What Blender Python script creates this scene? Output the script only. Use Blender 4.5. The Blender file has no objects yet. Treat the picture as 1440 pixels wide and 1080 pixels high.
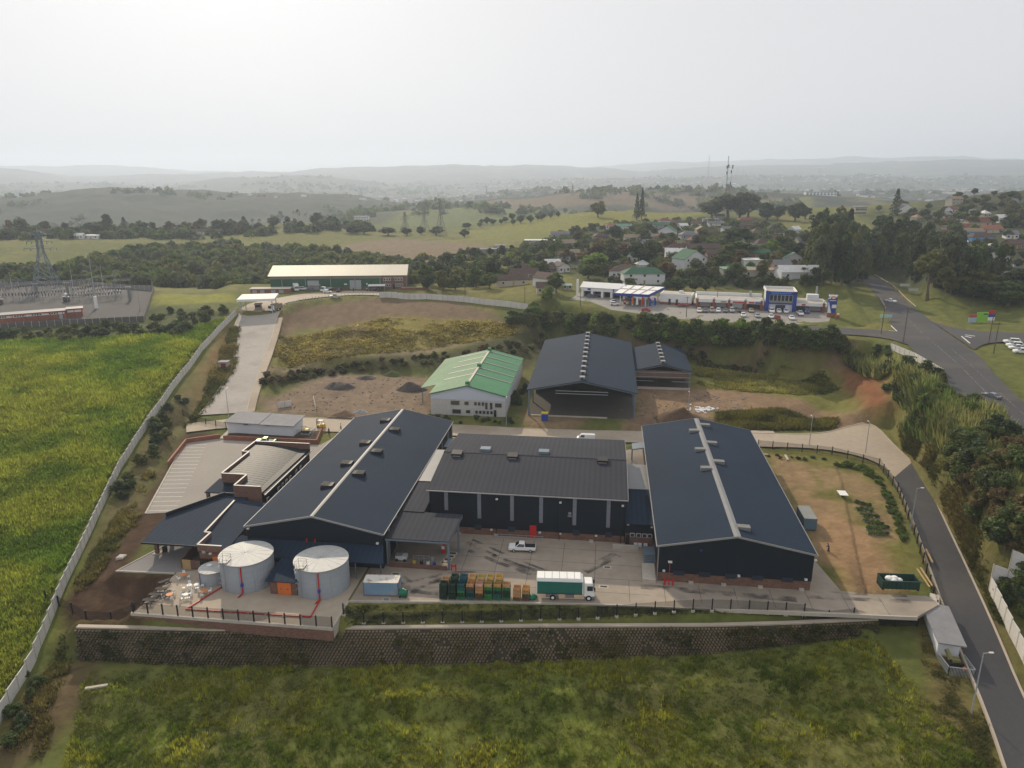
import bpy, math, random
import numpy as np
random.seed(7); rng=np.random.default_rng(7)
S=bpy.context.scene; COL=S.collection
# ---------------------------------------------------------------- camera, sky, sun, exposure
F,HC=1050.,70.; PT,PS=math.radians(16.1),math.radians(7.1)
cd=bpy.data.cameras.new('camera'); cam=bpy.data.objects.new('camera',cd); COL.objects.link(cam)
cam.location=(0,0,HC); cam.rotation_euler=(math.pi/2-PT,0,PS)
cd.sensor_width=36; cd.lens=F/1440*36; cd.clip_start=1; cd.clip_end=60000
S.camera=cam
SUN_AZ,SUN_EL=math.radians(27),math.radians(29)      # azimuth left of +Y
W=bpy.data.worlds.new('World'); S.world=W; W.use_nodes=True
wn=W.node_tree.nodes; wl=W.node_tree.links
bg=wn['Background']; sky=wn.new('ShaderNodeTexSky'); sky.sky_type='NISHITA'; sky.sun_disc=False
sky.sun_elevation=SUN_EL; sky.sun_rotation=-SUN_AZ; sky.air_density=1.0; sky.dust_density=6.0; sky.ozone_density=1.0; sky.altitude=100
hs=wn.new('ShaderNodeHueSaturation'); hs.inputs['Saturation'].default_value=.38
wl.new(sky.outputs[0],hs.inputs['Color'])
wm=wn.new('ShaderNodeMix'); wm.data_type='RGBA'; wm.inputs[0].default_value=.93; wm.inputs[7].default_value=(6.95,6.95,7.15,1)
wl.new(hs.outputs[0],wm.inputs[6]); wl.new(wm.outputs[2],bg.inputs[0]); bg.inputs[1].default_value=.12
sl=bpy.data.lights.new('sun','SUN'); sl.energy=4.0; sl.angle=math.radians(1.0); sl.color=(1,.85,.64)
sun=bpy.data.objects.new('sun',sl); COL.objects.link(sun)
sun.rotation_euler=(math.pi/2-SUN_EL,0,math.pi+SUN_AZ); sun.location=(0,0,400)
S.view_settings.view_transform='Standard'; S.view_settings.look='None'; S.view_settings.exposure=-.13; S.view_settings.gamma=1
S.cycles.use_denoising=True; S.cycles.volume_bounces=1; S.cycles.max_bounces=6; S.cycles.transparent_max_bounces=12
HAZE_D=.00016
S.cycles.use_adaptive_sampling=True; S.cycles.adaptive_threshold=.02
# ---------------------------------------------------------------- photo <-> ground geometry
C0=np.array([0,0,HC]); hd=np.array([-math.sin(PS),math.cos(PS),0])
FW=hd*math.cos(PT)-np.array([0,0,math.sin(PT)]); RT=np.array([math.cos(PS),math.sin(PS),0]); UP=np.cross(RT,FW)
def ray(px,py): return RT*(px-720)/F+UP*(540-py)/F+FW
def at_z(px,py,z):
    d=ray(px,py); q=C0+d*((z-HC)/d[2]); return q
def at_d(px,py,dist):
    d=ray(px,py); return C0+d*(dist/math.hypot(d[0],d[1]))
def ss(t): t=np.clip(t,0,1); return t*t*(3-2*t)
def vnoise(x,y,seed=0):
    xi=np.floor(x).astype(np.int64); yi=np.floor(y).astype(np.int64); fx=x-xi; fy=y-yi
    def h(a,b):
        n=(a*374761393+b*668265263+seed*1442695041)&0xffffffff
        n=((n^(n>>13))*1274126177)&0xffffffff
        return ((n^(n>>16))&0xffff)/65535.
    u=fx*fx*(3-2*fx); v=fy*fy*(3-2*fy)
    return (h(xi,yi)*(1-u)+h(xi+1,yi)*u)*(1-v)+(h(xi,yi+1)*(1-u)+h(xi+1,yi+1)*u)*v
def fbm(x,y,sc,oc=4,seed=0):
    r=0;a=.5;t=0
    for i in range(oc):
        r=r+a*vnoise(x/sc,y/sc,seed+i*7); t+=a; a*=.5; sc*=.5
    return r/t
def inpoly(x,y,P):
    r=np.zeros(np.shape(x),bool); n=len(P)
    for i in range(n):
        x0,y0=P[i][0],P[i][1]; x1,y1=P[i-1][0],P[i-1][1]
        if y0==y1: continue
        c=((y0>y)!=(y1>y))&(x<(x1-x0)*(y-y0)/(y1-y0)+x0); r^=c
    return r
def dline(x,y,L,closed=False):
    """distance to a polyline and the height interpolated along it"""
    best=np.full(np.shape(x),1e9); zz=np.zeros(np.shape(x))
    n=len(L)
    for i in range(n if closed else n-1):
        a,b=L[i],L[(i+1)%n]; dx,dy=b[0]-a[0],b[1]-a[1]; q=dx*dx+dy*dy or 1e-9
        t=np.clip(((x-a[0])*dx+(y-a[1])*dy)/q,0,1); d=np.hypot(x-a[0]-t*dx,y-a[1]-t*dy)
        m=d<best; best=np.where(m,d,best)
        if len(a)>2: zz=np.where(m,a[2]+t*(b[2]-a[2]),zz)
    return best,zz
# control points of the land: (photo x, photo y, height)
CP=[at_z(*c) for c in [
 (0,1075,-8),(360,1075,-8.5),(720,1075,-9),(1080,1075,-8.5),(1290,1075,-6.6),(1430,1060,-5.4),(1520,1000,-4.5),
 (200,960,-7),(500,950,-6.8),(800,950,-6.6),(1100,940,-5.2),(1230,900,-3),(1300,960,-4),(1420,900,-2.4),(1300,1010,-4.9),
 (720,1500,-12),(0,1500,-12),(1440,1500,-9),(-300,1000,-8),
 (40,1000,-6.5),(0,900,-5),(0,800,-3),(100,780,-2.2),(0,700,0),(150,680,.4),(230,600,2.5),(0,600,4),(150,560,6),(0,520,8),(200,500,9),
 (300,450,12),(0,480,9),(-300,700,0),(-300,500,9),(335,437,13),(285,490,9),(240,545,5),(110,780,-2),(50,920,-5),(0,1015,-6.8),
 (180,780,-1),(140,840,-2.5),(120,900,-5),(100,960,-6.6),(265,560,3.5),
 (60,430,10),(200,440,10.5),(100,400,10),(0,410,10),(240,415,12),
 (365,440,13.2),(450,418,14),(560,405,14),(640,420,13),(720,425,13.5),
 (600,432,11.5),(480,440,10.5),(420,455,8.5),(560,470,7),(680,470,6.2),(440,490,5.8),(520,505,4.5),(700,490,4.5),(400,510,4),
 (440,545,1.4),(560,540,1.4),(680,545,1.2),(380,555,1.5),(330,580,.6),
 (720,600,.5),(820,560,1.2),(900,600,.7),(1020,530,1.5),(1120,530,1.6),(1050,590,.6),(1180,560,1.2),(960,500,1.8),
 (760,475,5),(900,470,7),(1000,478,8),(1120,490,8),(1200,500,8),(760,445,11),(900,450,13),(1040,462,13.5),(1160,475,14),
 (830,430,15),(900,432,15.2),(1000,432,15.4),(1120,440,15.4),(1200,450,15.4),(1260,470,15.4),(1330,480,15.5),(1420,490,15.6),(1230,400,15.6),
 (1290,510,14.5),(1340,530,14.8),(1370,570,14.5),(1430,620,14),(1520,700,12),(1440,540,15.2),(1230,540,7),(1280,590,6),(1330,640,6.5),(1400,700,7),
 (1440,760,5),(1440,820,.5),(1270,640,1.2),(1310,700,1),(1340,780,.2),(1370,850,-1),(1230,630,.8),
 (1320,430,15.6),(1400,430,15.8),(1440,410,14)]]
CP+=[at_d(*c) for c in [
 (100,398,480),(300,400,480),(-200,400,500),(0,380,560),(100,360,640),(300,370,560),(430,370,560),(300,345,700),(100,340,720),(430,345,680),(-300,340,720),
 (0,331,820),(150,327,820),(330,323,820),(450,317,820),(540,321,820),(620,322,820),(700,316,820),(780,308,820),(840,300,820),
 (920,303,820),(1000,303,820),(1060,302,820),(1130,298,820),(1200,294,820),(1260,292,820),(1320,287,820),(1380,278,820),(1440,272,820),(1700,262,820),
 (-400,335,820),(520,385,470),(600,372,470),(560,350,580),(680,350,560),(640,390,430),(760,360,480),
 (900,392,388),(950,360,450),(950,332,600),(1080,392,380),(1080,350,470),(1150,392,378),(1150,340,560),(1300,390,390),(1300,330,580),(1440,400,400),(1440,335,590),(1700,400,420),(1380,350,520)]]
CP=np.array(CP)
def lp(x,y):
    r=np.hypot(x,y)+1e-6; return np.arctan2(x,y)*1.6, np.log(np.maximum(r,30.))
_u,_v=lp(CP[:,0],CP[:,1])
def _k(d2): return np.where(d2>1e-12,.5*d2*np.log(d2+1e-12),0)
_n=len(CP); _A=np.zeros((_n+3,_n+3)); _A[:_n,:_n]=_k((_u[:,None]-_u)**2+(_v[:,None]-_v)**2)+np.eye(_n)*1e-4
_P=np.c_[np.ones(_n),_u,_v]; _A[:_n,_n:]=_P; _A[_n:,:_n]=_P.T
_w=np.linalg.solve(_A,np.r_[CP[:,2],0,0,0])
def tps(x,y):
    r=np.hypot(x,y); k=np.minimum(1,900/np.maximum(r,1)); u,v=lp(x*k,y*k); u=np.clip(u,-1.6,1.6)
    o=_w[_n]+_w[_n+1]*u+_w[_n+2]*v
    for i in range(_n): o=o+_w[i]*_k((u-_u[i])**2+(v-_v[i])**2)
    return np.clip(o,-40,60)-np.clip((r-860)*.16,0,75)
# far ridges: distance, skyline in the photograph, front and back widths
RIDGES=[(1350,[(380,340),(450,312),(520,300),(600,293),(680,292),(760,296),(830,300),(900,310),(1010,330)],420,300,3),
 (1750,[(300,330),(420,312),(520,300),(600,287),(700,279),(800,272),(900,268),(1000,266),(1080,270),(1160,275),(1260,280),(1380,290)],420,350,5),
 (2050,[(-500,282),(0,280),(60,273),(110,267),(170,264),(250,266),(330,270),(420,273),(500,275),(560,284),(610,300),(700,330)],620,420,16),
 (3000,[(500,310),(600,288),(660,278),(720,266),(780,265),(850,268),(960,264),(1100,268),(1250,268),(1440,268),(1900,268)],500,400,10),
 (5600,[(-500,262),(0,262),(90,256),(150,258),(230,262),(320,250),(420,247),(520,256),(600,262),(700,258),(800,250),(900,250),(1100,247),(1440,250),(1900,250)],1300,900,38),
 (8800,[(-500,236),(0,236),(100,248),(200,246),(260,243),(330,243),(400,242),(450,237),(520,235),(600,233),(640,232),(700,234),(760,233),(830,235),(900,240),(1000,233),(1100,230),(1200,228),(1300,225),(1440,225),(1900,224)],2400,1300,55),
 (13000,[(-500,232),(0,233),(60,234),(140,232),(200,233),(280,240),(400,245),(600,240),(800,236),(860,232),(1000,226),(1100,222),(1300,220),(1440,223),(1900,223)],2800,1500,75)]
_R=[]
for d,sk,wf,wb,nz in RIDGES:
    az=[];el=[]
    for px,py in sk:
        q=ray(px,py); az.append(math.atan2(q[0],q[1])); el.append(q[2]/math.hypot(q[0],q[1]))
    _R.append((d,np.array(az),np.array(el),wf,wb,nz))
def ridges(x,y):
    r=np.hypot(x,y); a=np.arctan2(x,y); z=np.full(np.shape(r),-70.)
    for i,(d,az,el,wf,wb,nz) in enumerate(_R):
        dd=d*(1+.05*(fbm(a*9+3,a*0+i*5.,1.,3,40+i)-.5)*2)
        c=HC+dd*np.interp(a,az,el)+nz*(fbm(x,y,d*.07,4,i)-.62)*1.0
        t=(r-dd)/np.where(r<dd,wf,wb); z=np.maximum(z,-70+(c+70)*np.exp(-t*t)+nz*.5*(fbm(x,y,d*.12,4,20+i)-.5)*np.exp(-t*t*.5)*np.minimum(1,np.abs(t)*2)+(nz*.55*(fbm(x,y,d*.035,3,60+i)-.5)+nz*.25*(fbm(x,y,d*.012,2,80+i)-.5))*np.exp(-t*t*.4))
    return z
PLATS=[];CARVES=[]
def hfun(x,y):
    x=np.asarray(x,float); y=np.asarray(y,float)
    r=np.hypot(x,y)
    z=tps(x,y)
    z=z+(fbm(x,y,14,3,3)-.5)*.9*np.clip((r-60)/100,0,1)
    far=r>880
    if np.any(far): z=np.where(far,np.maximum(z,np.where(far,ridges(x,y),-99)),z)
    for P,zp,bl,bb in PLATS:
        m=(x>bb[0])&(x<bb[1])&(y>bb[2])&(y<bb[3])
        if not np.any(m): continue
        xm,ym=x[m],y[m]; d,zl=dline(xm,ym,P,True); ins=inpoly(xm,ym,P)
        w=np.where(ins,1,1-ss(d/bl)); z[m]=z[m]*(1-w)+zp*w
    for L,hw,bl,drop,bb in CARVES:
        m=(x>bb[0])&(x<bb[1])&(y>bb[2])&(y<bb[3])
        if not np.any(m): continue
        d,zl=dline(x[m],y[m],L); w=1-ss((d-hw)/bl); z[m]=z[m]*(1-w)+(zl-drop*(d<hw+.5))*w
    return z
def plat(P,z,bl):
    a=np.array(P)[:,:2]; PLATS.append((P,z,bl,(a[:,0].min()-bl,a[:,0].max()+bl,a[:,1].min()-bl,a[:,1].max()+bl)))
def carve(L,hw,bl,drop=.3):
    a=np.array(L); b=bl+hw+1; CARVES.append((L,hw,bl,drop,(a[:,0].min()-b,a[:,0].max()+b,a[:,1].min()-b,a[:,1].max()+b)))
def Hz(x,y): return float(hfun(np.array([x]),np.array([y]))[0])
_T=np.geomspace(45,14500,950)
def G(px,py):
    d=ray(px,py); k=1/math.hypot(d[0],d[1]); X=d[0]*k*_T; Y=d[1]*k*_T; Z=HC+d[2]*k*_T
    e=Z-hfun(X,Y); i=np.argmax(e<0)
    if e[i]>=0: i=len(_T)-1
    t0,t1=_T[i-1],_T[i]; tt=np.linspace(t0,t1,12); e=HC+d[2]*k*tt-hfun(d[0]*k*tt,d[1]*k*tt); j=max(1,np.argmax(e<0))
    f=e[j-1]/(e[j-1]-e[j]) if e[j-1]!=e[j] else 0; t=tt[j-1]+(tt[j]-tt[j-1])*f
    return (d[0]*k*t,d[1]*k*t,HC+d[2]*k*t)
def Gs(pts): return [G(*p) for p in pts]
def ppm(p):                                   # photo pixels per metre at a point
    return F/float((np.array(p)-C0)@FW)
def resamp(L,step):
    out=[];L=[tuple(map(float,p)) for p in L]
    for a,b in zip(L,L[1:]):
        n=max(1,int(math.dist(a[:2],b[:2])/step)); out+=[tuple(a[k]+(b[k]-a[k])*i/n for k in range(len(a))) for i in range(n)]
    return out+[L[-1]]
def smooth(L,it=2):
    L=[tuple(map(float,p)) for p in L]
    for _ in range(it):
        o=[L[0]]
        for a,b in zip(L,L[1:]): o+=[tuple(.75*p+.25*q for p,q in zip(a,b)),tuple(.25*p+.75*q for p,q in zip(a,b))]
        L=o+[L[-1]]
    return L
# level ground of the compound, the shelf below it, and the neighbouring levels
PLANT=[(-75,98.6),(-75.2,110),(-86,110.6),(-95,133),(-112,177),(-101,183),(-86,188),(-60,196),(-20,199),(41,199),(62,194),(71,182),(68,165),(61,131),(57.5,117),(52.4,113),(36,112.2),(0,110.6),(-26,108),(-41,106),(-41,98.6)]
plat([tuple(at_z(*p)[:2]) for p in [(108,872,-1.9),(300,870,-1.9),(480,872,-1.9),(760,868,-1.9),(1000,866,-1.9),(1090,866,-1.9),(1090,882,-1.9),(1000,885,-1.9),(760,886,-1.9),(480,889,-1.9),(300,890,-1.9),(108,890,-1.9)]],-1.9,2.2)
plat([tuple(at_z(*p)[:2]) for p in [(1120,866,-.9),(1300,868,-.9),(1300,874,-.9),(1120,876,-.9)]],-.9,4)
plat(PLANT,-.14,3.0)
plat([tuple(at_z(*p)[:2]) for p in [(742,612,1),(740,596,1),(780,470,1.4),(960,490,1.6),(1150,545,1.4),(1100,575,1),(900,612,.7)]],.85,12)
plat([tuple(at_z(*p)[:2]) for p in [(380,580,1),(400,540,1.3),(470,520,1.3),(600,530,1.3),(740,505,1.3),(738,598,.8),(600,600,.8)]],.8,7)
plat([tuple(at_z(*p)[:2]) for p in [(-80,462,10),(200,456,10),(212,410,10),(-80,396,10)]],10,8)
plat([tuple(at_z(*p)[:2]) for p in [(790,425,15),(960,455,15),(1170,455,15),(1176,425,15),(1000,400,15),(820,395,15)]],15.2,10)
plat([tuple(at_z(*p)[:2]) for p in [(330,412,14),(600,410,14),(598,398,14),(330,400,14)]],14,14)
_ft=[at_z(*p) for p in [(112,926,-6.3),(300,936,-6.4),(480,936,-6.4),(760,930,-6.1),(1000,918,-5.3),(1180,897,-3.6)]]
carve([(p[0]+.2,p[1]-3.4,p[2]) for p in _ft],3.4,4.2,.15)
# road edge lines (photo x, y, height), left then right
RD={}
def roadline(n,Lp,Rp,bl=4):
    L=smooth([at_z(*p) for p in Lp]); R=smooth([at_z(*p) for p in Rp]); RD[n]=(L,R)
    Cn=[tuple((a+b)/2 for a,b in zip(p,q)) for p,q in zip(L,R)]
    hw=max(math.dist(p[:2],q[:2]) for p,q in zip(L,R))/2
    carve(Cn,hw*.97,bl)
roadline('ramp',[(280,584,.6),(303,556,2.1),(325,522,4.6),(331,500,6.4),(326,470,9.4),(336,443,12.6),(342,432,13.4)],
                [(346,580,.6),(352,556,2.1),(364,522,4.6),(373,500,6.4),(383,470,9.4),(390,443,12.6),(396,434,13.4)])
roadline('gate_road',[(342,432,13.4),(352,426,13.8),(380,421,14),(430,412,14),(500,408,14),(540,411,13.9)],[(396,434,13.4),(398,427,13.8),(415,423,14),(450,418,14),(505,414,14),(540,416,13.9)],5)
roadline('inner_road',[(262,596,.35),(360,585,.35),(450,588,.3),(640,598,.1),(800,606,.1),(1000,608,.1),(1090,610,.1)],[(262,608,.35),(330,600,.3),(420,606,.2),(640,612,.1),(800,621,.1),(1000,624,.1),(1090,629,.1)],3)
roadline('loop_road',[(1060,609,.1),(1150,612,.1),(1195,600,.1),(1225,592,.15),(1262,632,.15),(1296,662,.15),(1322,720,.1),(1360,800,-.6),(1400,888,-2.2),(1440,985,-4.2),(1500,1100,-6)],
                     [(1060,628,.1),(1150,630,.1),(1205,640,.1),(1232,650,.1),(1248,660,.1),(1262,680,.1),(1284,730,.1),(1312,810,-.6),(1345,900,-2.2),(1388,1000,-4.2),(1425,1110,-6)],3)
roadline('main_road',[(1205,392,15.6),(1222,403,15.6),(1240,425,15.6),(1250,452,15.5),(1270,478,15.5),(1310,520,15.4),(1360,565,15.2),(1430,635,14.8),(1520,730,14)],
                     [(1228,388,15.6),(1255,403,15.6),(1275,425,15.6),(1305,448,15.5),(1340,475,15.5),(1378,500,15.4),(1405,535,15.2),(1490,610,14.8),(1600,700,14)],5)
roadline('side_road',[(1260,466,15.48),(1200,462,15.45),(1120,458,15.4)],[(1285,487,15.48),(1235,472,15.45),(1120,468,15.4)],4)
roadline('cross_road',[(1310,452,15.5),(1350,464,15.5),(1440,469,15.6),(1560,474,15.6)],[(1370,492,15.5),(1385,482,15.5),(1440,480,15.6),(1560,488,15.6)],4)
# ---------------------------------------------------------------- mesh and material helpers
class MB:
    def __init__(s): s.v=[];s.f=[];s.mi=[];s.m=0
    def add(s,vs,fs):
        o=len(s.v); s.v+=[tuple(map(float,v)) for v in vs]; s.f+=[tuple(i+o for i in f) for f in fs]; s.mi+=[s.m]*len(fs); return s
    def box(s,x0,y0,z0,x1,y1,z1):
        return s.add([(x0,y0,z0),(x1,y0,z0),(x1,y1,z0),(x0,y1,z0),(x0,y0,z1),(x1,y0,z1),(x1,y1,z1),(x0,y1,z1)],[(3,2,1,0),(4,5,6,7),(0,1,5,4),(1,2,6,5),(2,3,7,6),(3,0,4,7)])
    def hexa(s,b,t):
        n=len(b); return s.add(list(b)+list(t),[tuple(range(n-1,-1,-1)),tuple(range(n,2*n))]+[(i,(i+1)%n,(i+1)%n+n,i+n) for i in range(n)])
    def prism(s,P,z0,z1): return s.hexa([(p[0],p[1],z0) for p in P],[(p[0],p[1],z1) for p in P])
    def slab(s,q,t):
        q=[np.array(p,float) for p in q]; n=np.cross(q[1]-q[0],q[2]-q[0]); n/=np.linalg.norm(n); n=n if n[2]>=0 else -n
        return s.hexa([p-n*t for p in q],q)
    def cyl(s,x,y,z0,z1,r,n=14,r2=None):
        r2=r if r2 is None else r2; a=[2*math.pi*i/n for i in range(n)]
        return s.hexa([(x+r*math.cos(t),y+r*math.sin(t),z0) for t in a],[(x+r2*math.cos(t),y+r2*math.sin(t),z1) for t in a])
    def bar(s,p,q,w,h=None,r2=None):
        h=h or w; p=np.array(p,float);q=np.array(q,float); d=q-p; d/=np.linalg.norm(d)+1e-9
        a=np.cross(d,(0,0,1)); 
        if np.linalg.norm(a)<1e-3: a=np.array([1.,0,0])
        a/=np.linalg.norm(a); b=np.cross(a,d); c=[(-1,-1),(1,-1),(1,1),(-1,1)]; k=r2 or 1
        return s.hexa([p+a*i*w/2+b*j*h/2 for i,j in c],[q+a*i*w/2*k+b*j*h/2*k for i,j in c])
    def wheelx(s,x0,x1,y,z,r,n=14):
        a=[2*math.pi*i/n for i in range(n)]
        return s.hexa([(x0,y+r*math.cos(t),z+r*math.sin(t)) for t in a],[(x1,y+r*math.cos(t),z+r*math.sin(t)) for t in a])
    def ball(s,x,y,z,r,rz=None,n=10,m=6):
        rz=rz or r; vs=[(x,y,z-rz)]
        for j in range(1,m):
            p=-math.pi/2+math.pi*j/m
            vs+=[(x+r*math.cos(p)*math.cos(2*math.pi*i/n),y+r*math.cos(p)*math.sin(2*math.pi*i/n),z+rz*math.sin(p)) for i in range(n)]
        vs.append((x,y,z+rz)); fs=[(0,1+(i+1)%n,1+i) for i in range(n)]
        for j in range(m-2): fs+=[(1+j*n+i,1+j*n+(i+1)%n,1+(j+1)*n+(i+1)%n,1+(j+1)*n+i) for i in range(n)]
        k=1+(m-2)*n; fs+=[(k+i,k+(i+1)%n,len(vs)-1) for i in range(n)]; return s.add(vs,fs)
    def build(s,name,mats,parent=None,world=False,smooth=False):
        me=bpy.data.meshes.new(name); v=s.v
        if world and parent is not None:
            l=parent.location; p=parent
            while p.parent: p=p.parent; l=l+p.location
            v=[(a-l[0],b-l[1],c-l[2]) for a,b,c in v]
        me.from_pydata(v,[],s.f)
        mats=mats if isinstance(mats,(list,tuple)) else [mats]
        for m in mats: me.materials.append(m)
        if len(mats)>1: me.polygons.foreach_set('material_index',s.mi)
        if smooth: me.polygons.foreach_set('use_smooth',[True]*len(s.f))
        o=bpy.data.objects.new(name,me); COL.objects.link(o); o.parent=parent; return o
def tag(o,label,cat,group=None):
    o['label']=label; o['category']=cat
    if group: o['group']=group
    return o
def thing(name,label,cat,loc=(0,0,0),rz=0,group=None):
    o=bpy.data.objects.new(name,None); COL.objects.link(o); o.location=loc; o.rotation_euler=(0,0,rz); o.empty_display_size=.3
    return tag(o,label,cat,group)
def struct(o,kind='structure'): o['kind']=kind; return o
KIDS={}
def dup(root,loc,rz=0,label=None,group=None,scale=None,color=None):
    def cp(o,par):
        c=o.copy(); COL.objects.link(c)
        if par is not None: c.parent=par
        if color is not None: c.color=color
        for ch in o.children: cp(ch,c)
        return c
    r=cp(root,None); r.location=loc; r.rotation_euler=(0,0,rz)
    if scale: r.scale=scale
    if label: r['label']=label
    if group: r['group']=group
    return r
def npmesh(name,V,Fq,mat,attrs=None,smooth=False,tri=False):
    me=bpy.data.meshes.new(name); n=len(V); k=Fq.shape[1]; m=len(Fq)
    me.vertices.add(n); me.vertices.foreach_set('co',np.ascontiguousarray(V,dtype=np.float32).ravel())
    me.loops.add(m*k); me.loops.foreach_set('vertex_index',np.ascontiguousarray(Fq,dtype=np.int32).ravel())
    me.polygons.add(m); me.polygons.foreach_set('loop_start',np.arange(0,m*k,k,dtype=np.int32))
    if smooth: me.polygons.foreach_set('use_smooth',np.ones(m,bool))
    me.update(calc_edges=True)
    for an,A in (attrs or {}).items():
        a=me.color_attributes.new(an,'FLOAT_COLOR','POINT'); a.data.foreach_set('color',np.ascontiguousarray(A,dtype=np.float32).ravel())
    me.materials.append(mat); return me
MATS={}
def mat(name,col=(.5,.5,.5),rough=.8,big=(0,0),small=(0,0),bump=0,spec=.3,metal=0,stripe=None,attr=None,objcol=False,trans=0,alpha=None,brick=None,emit=None,stain=None,coords='Object'):
    """procedural material: base colour varied by two noises, optional ribs, bricks, stains"""
    m=bpy.data.materials.new(name); m.use_nodes=True; N=m.node_tree.nodes; L=m.node_tree.links; b=N['Principled BSDF']
    b.inputs['Roughness'].default_value=rough; b.inputs['Specular IOR Level'].default_value=spec; b.inputs['Metallic'].default_value=metal
    if coords=='World': tc=N.new('ShaderNodeNewGeometry').outputs['Position']
    else: tc=N.new('ShaderNodeTexCoord').outputs['Object']
    def noise(sc,det=4):
        n=N.new('ShaderNodeTexNoise'); n.inputs['Scale'].default_value=sc; n.inputs['Detail'].default_value=det; L.new(tc,n.inputs['Vector']); return n.outputs['Fac']
    def mth(op,a,c=None,cl=False):
        n=N.new('ShaderNodeMath'); n.operation=op; n.use_clamp=cl
        for i,q in enumerate((a,c)):
            if q is None: continue
            if isinstance(q,(int,float)): n.inputs[i].default_value=q
            else: L.new(q,n.inputs[i])
        return n.outputs[0]
    if attr:
        a=N.new('ShaderNodeAttribute'); a.attribute_name=attr; cur=a.outputs['Color']
    elif objcol:
        a=N.new('ShaderNodeObjectInfo'); cur=a.outputs['Color']
    else:
        a=N.new('ShaderNodeRGB'); a.outputs[0].default_value=(*col,1); cur=a.outputs[0]
    if objcol and attr:
        oi=N.new('ShaderNodeObjectInfo'); mx=N.new('ShaderNodeMix'); mx.data_type='RGBA'; mx.blend_type='MULTIPLY'; mx.inputs[0].default_value=1
        L.new(cur,mx.inputs[6]); L.new(oi.outputs['Color'],mx.inputs[7]); cur=mx.outputs[2]
    if brick:
        bt=N.new('ShaderNodeTexBrick'); bt.inputs['Scale'].default_value=1; bt.inputs['Brick Width'].default_value=brick[0]; bt.inputs['Row Height'].default_value=brick[1]; bt.inputs['Mortar Size'].default_value=brick[1]*.1
        c=np.array(col); bt.inputs['Color1'].default_value=(*(c*.75),1); bt.inputs['Color2'].default_value=(*(c*1.3),1); bt.inputs['Mortar'].default_value=(*(c*.9+.05),1)
        sx=N.new('ShaderNodeSeparateXYZ'); L.new(tc,sx.inputs[0]); cx=N.new('ShaderNodeCombineXYZ'); L.new(mth('ADD',sx.outputs[0],sx.outputs[1]),cx.inputs[0]); L.new(sx.outputs[2],cx.inputs[1]); L.new(cx.outputs[0],bt.inputs['Vector']); cur=bt.outputs['Color']
    fac=None
    for sc,am in (big,small):
        if am:
            f=mth('ADD',mth('MULTIPLY',mth('SUBTRACT',noise(sc),.5),am*4),1.)
            fac=f if fac is None else mth('MULTIPLY',fac,f)
    hgt=None
    if stripe:                                 # (axis, period, colour depth)
        sx=N.new('ShaderNodeSeparateXYZ'); L.new(tc,sx.inputs[0]); s=mth('SINE',mth('MULTIPLY',sx.outputs[stripe[0]],2*math.pi/stripe[1]))
        hgt=s; f=mth('ADD',mth('MULTIPLY',s,stripe[2]),1.); fac=f if fac is None else mth('MULTIPLY',fac,f)
    if fac is not None:
        fac=mth('MAXIMUM',fac,.15)
        mx=N.new('ShaderNodeMix'); mx.data_type='RGBA'; mx.blend_type='MULTIPLY'; mx.inputs[0].default_value=1
        cb=N.new('ShaderNodeCombineColor'); [L.new(fac,cb.inputs[i]) for i in range(3)]
        L.new(cur,mx.inputs[6]); L.new(cb.outputs[0],mx.inputs[7]); cur=mx.outputs[2]
    if stain:                                  # (colour, scale, threshold, amount)
        f=mth('MULTIPLY',mth('MULTIPLY',mth('SUBTRACT',noise(stain[1],6),stain[2]),9,True),stain[3],True)
        mx=N.new('ShaderNodeMix'); mx.data_type='RGBA'; L.new(f,mx.inputs[0]); L.new(cur,mx.inputs[6]); mx.inputs[7].default_value=(*stain[0],1); cur=mx.outputs[2]
    L.new(cur,b.inputs['Base Color'])
    if bump or (stripe and len(stripe)>3):
        bm=N.new('ShaderNodeBump'); bm.inputs['Distance'].default_value=.1
        if stripe and len(stripe)>3: L.new(hgt,bm.inputs['Height']); bm.inputs['Strength'].default_value=stripe[3]
        else: L.new(noise(bump[0],5),bm.inputs['Height']); bm.inputs['Strength'].default_value=bump[1]; bm.inputs['Distance'].default_value=bump[2] if len(bump)>2 else .1
        L.new(bm.outputs[0],b.inputs['Normal'])
    out=N['Material Output']; sh=b.outputs[0]
    if trans:
        t=N.new('ShaderNodeBsdfTranslucent'); L.new(cur,t.inputs[0]); x=N.new('ShaderNodeMixShader'); x.inputs[0].default_value=trans; L.new(sh,x.inputs[1]); L.new(t.outputs[0],x.inputs[2]); sh=x.outputs[0]
    if alpha is not None:
        t=N.new('ShaderNodeBsdfTransparent'); x=N.new('ShaderNodeMixShader')
        if isinstance(alpha,tuple): L.new(mth('MULTIPLY',mth('MULTIPLY',mth('SUBTRACT',noise(alpha[0],6),alpha[1]),5,True),alpha[2],True),x.inputs[0])
        else: x.inputs[0].default_value=alpha
        L.new(t.outputs[0],x.inputs[1]); L.new(sh,x.inputs[2]); sh=x.outputs[0]
    L.new(sh,out.inputs['Surface']); MATS[name]=m; return m
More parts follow.
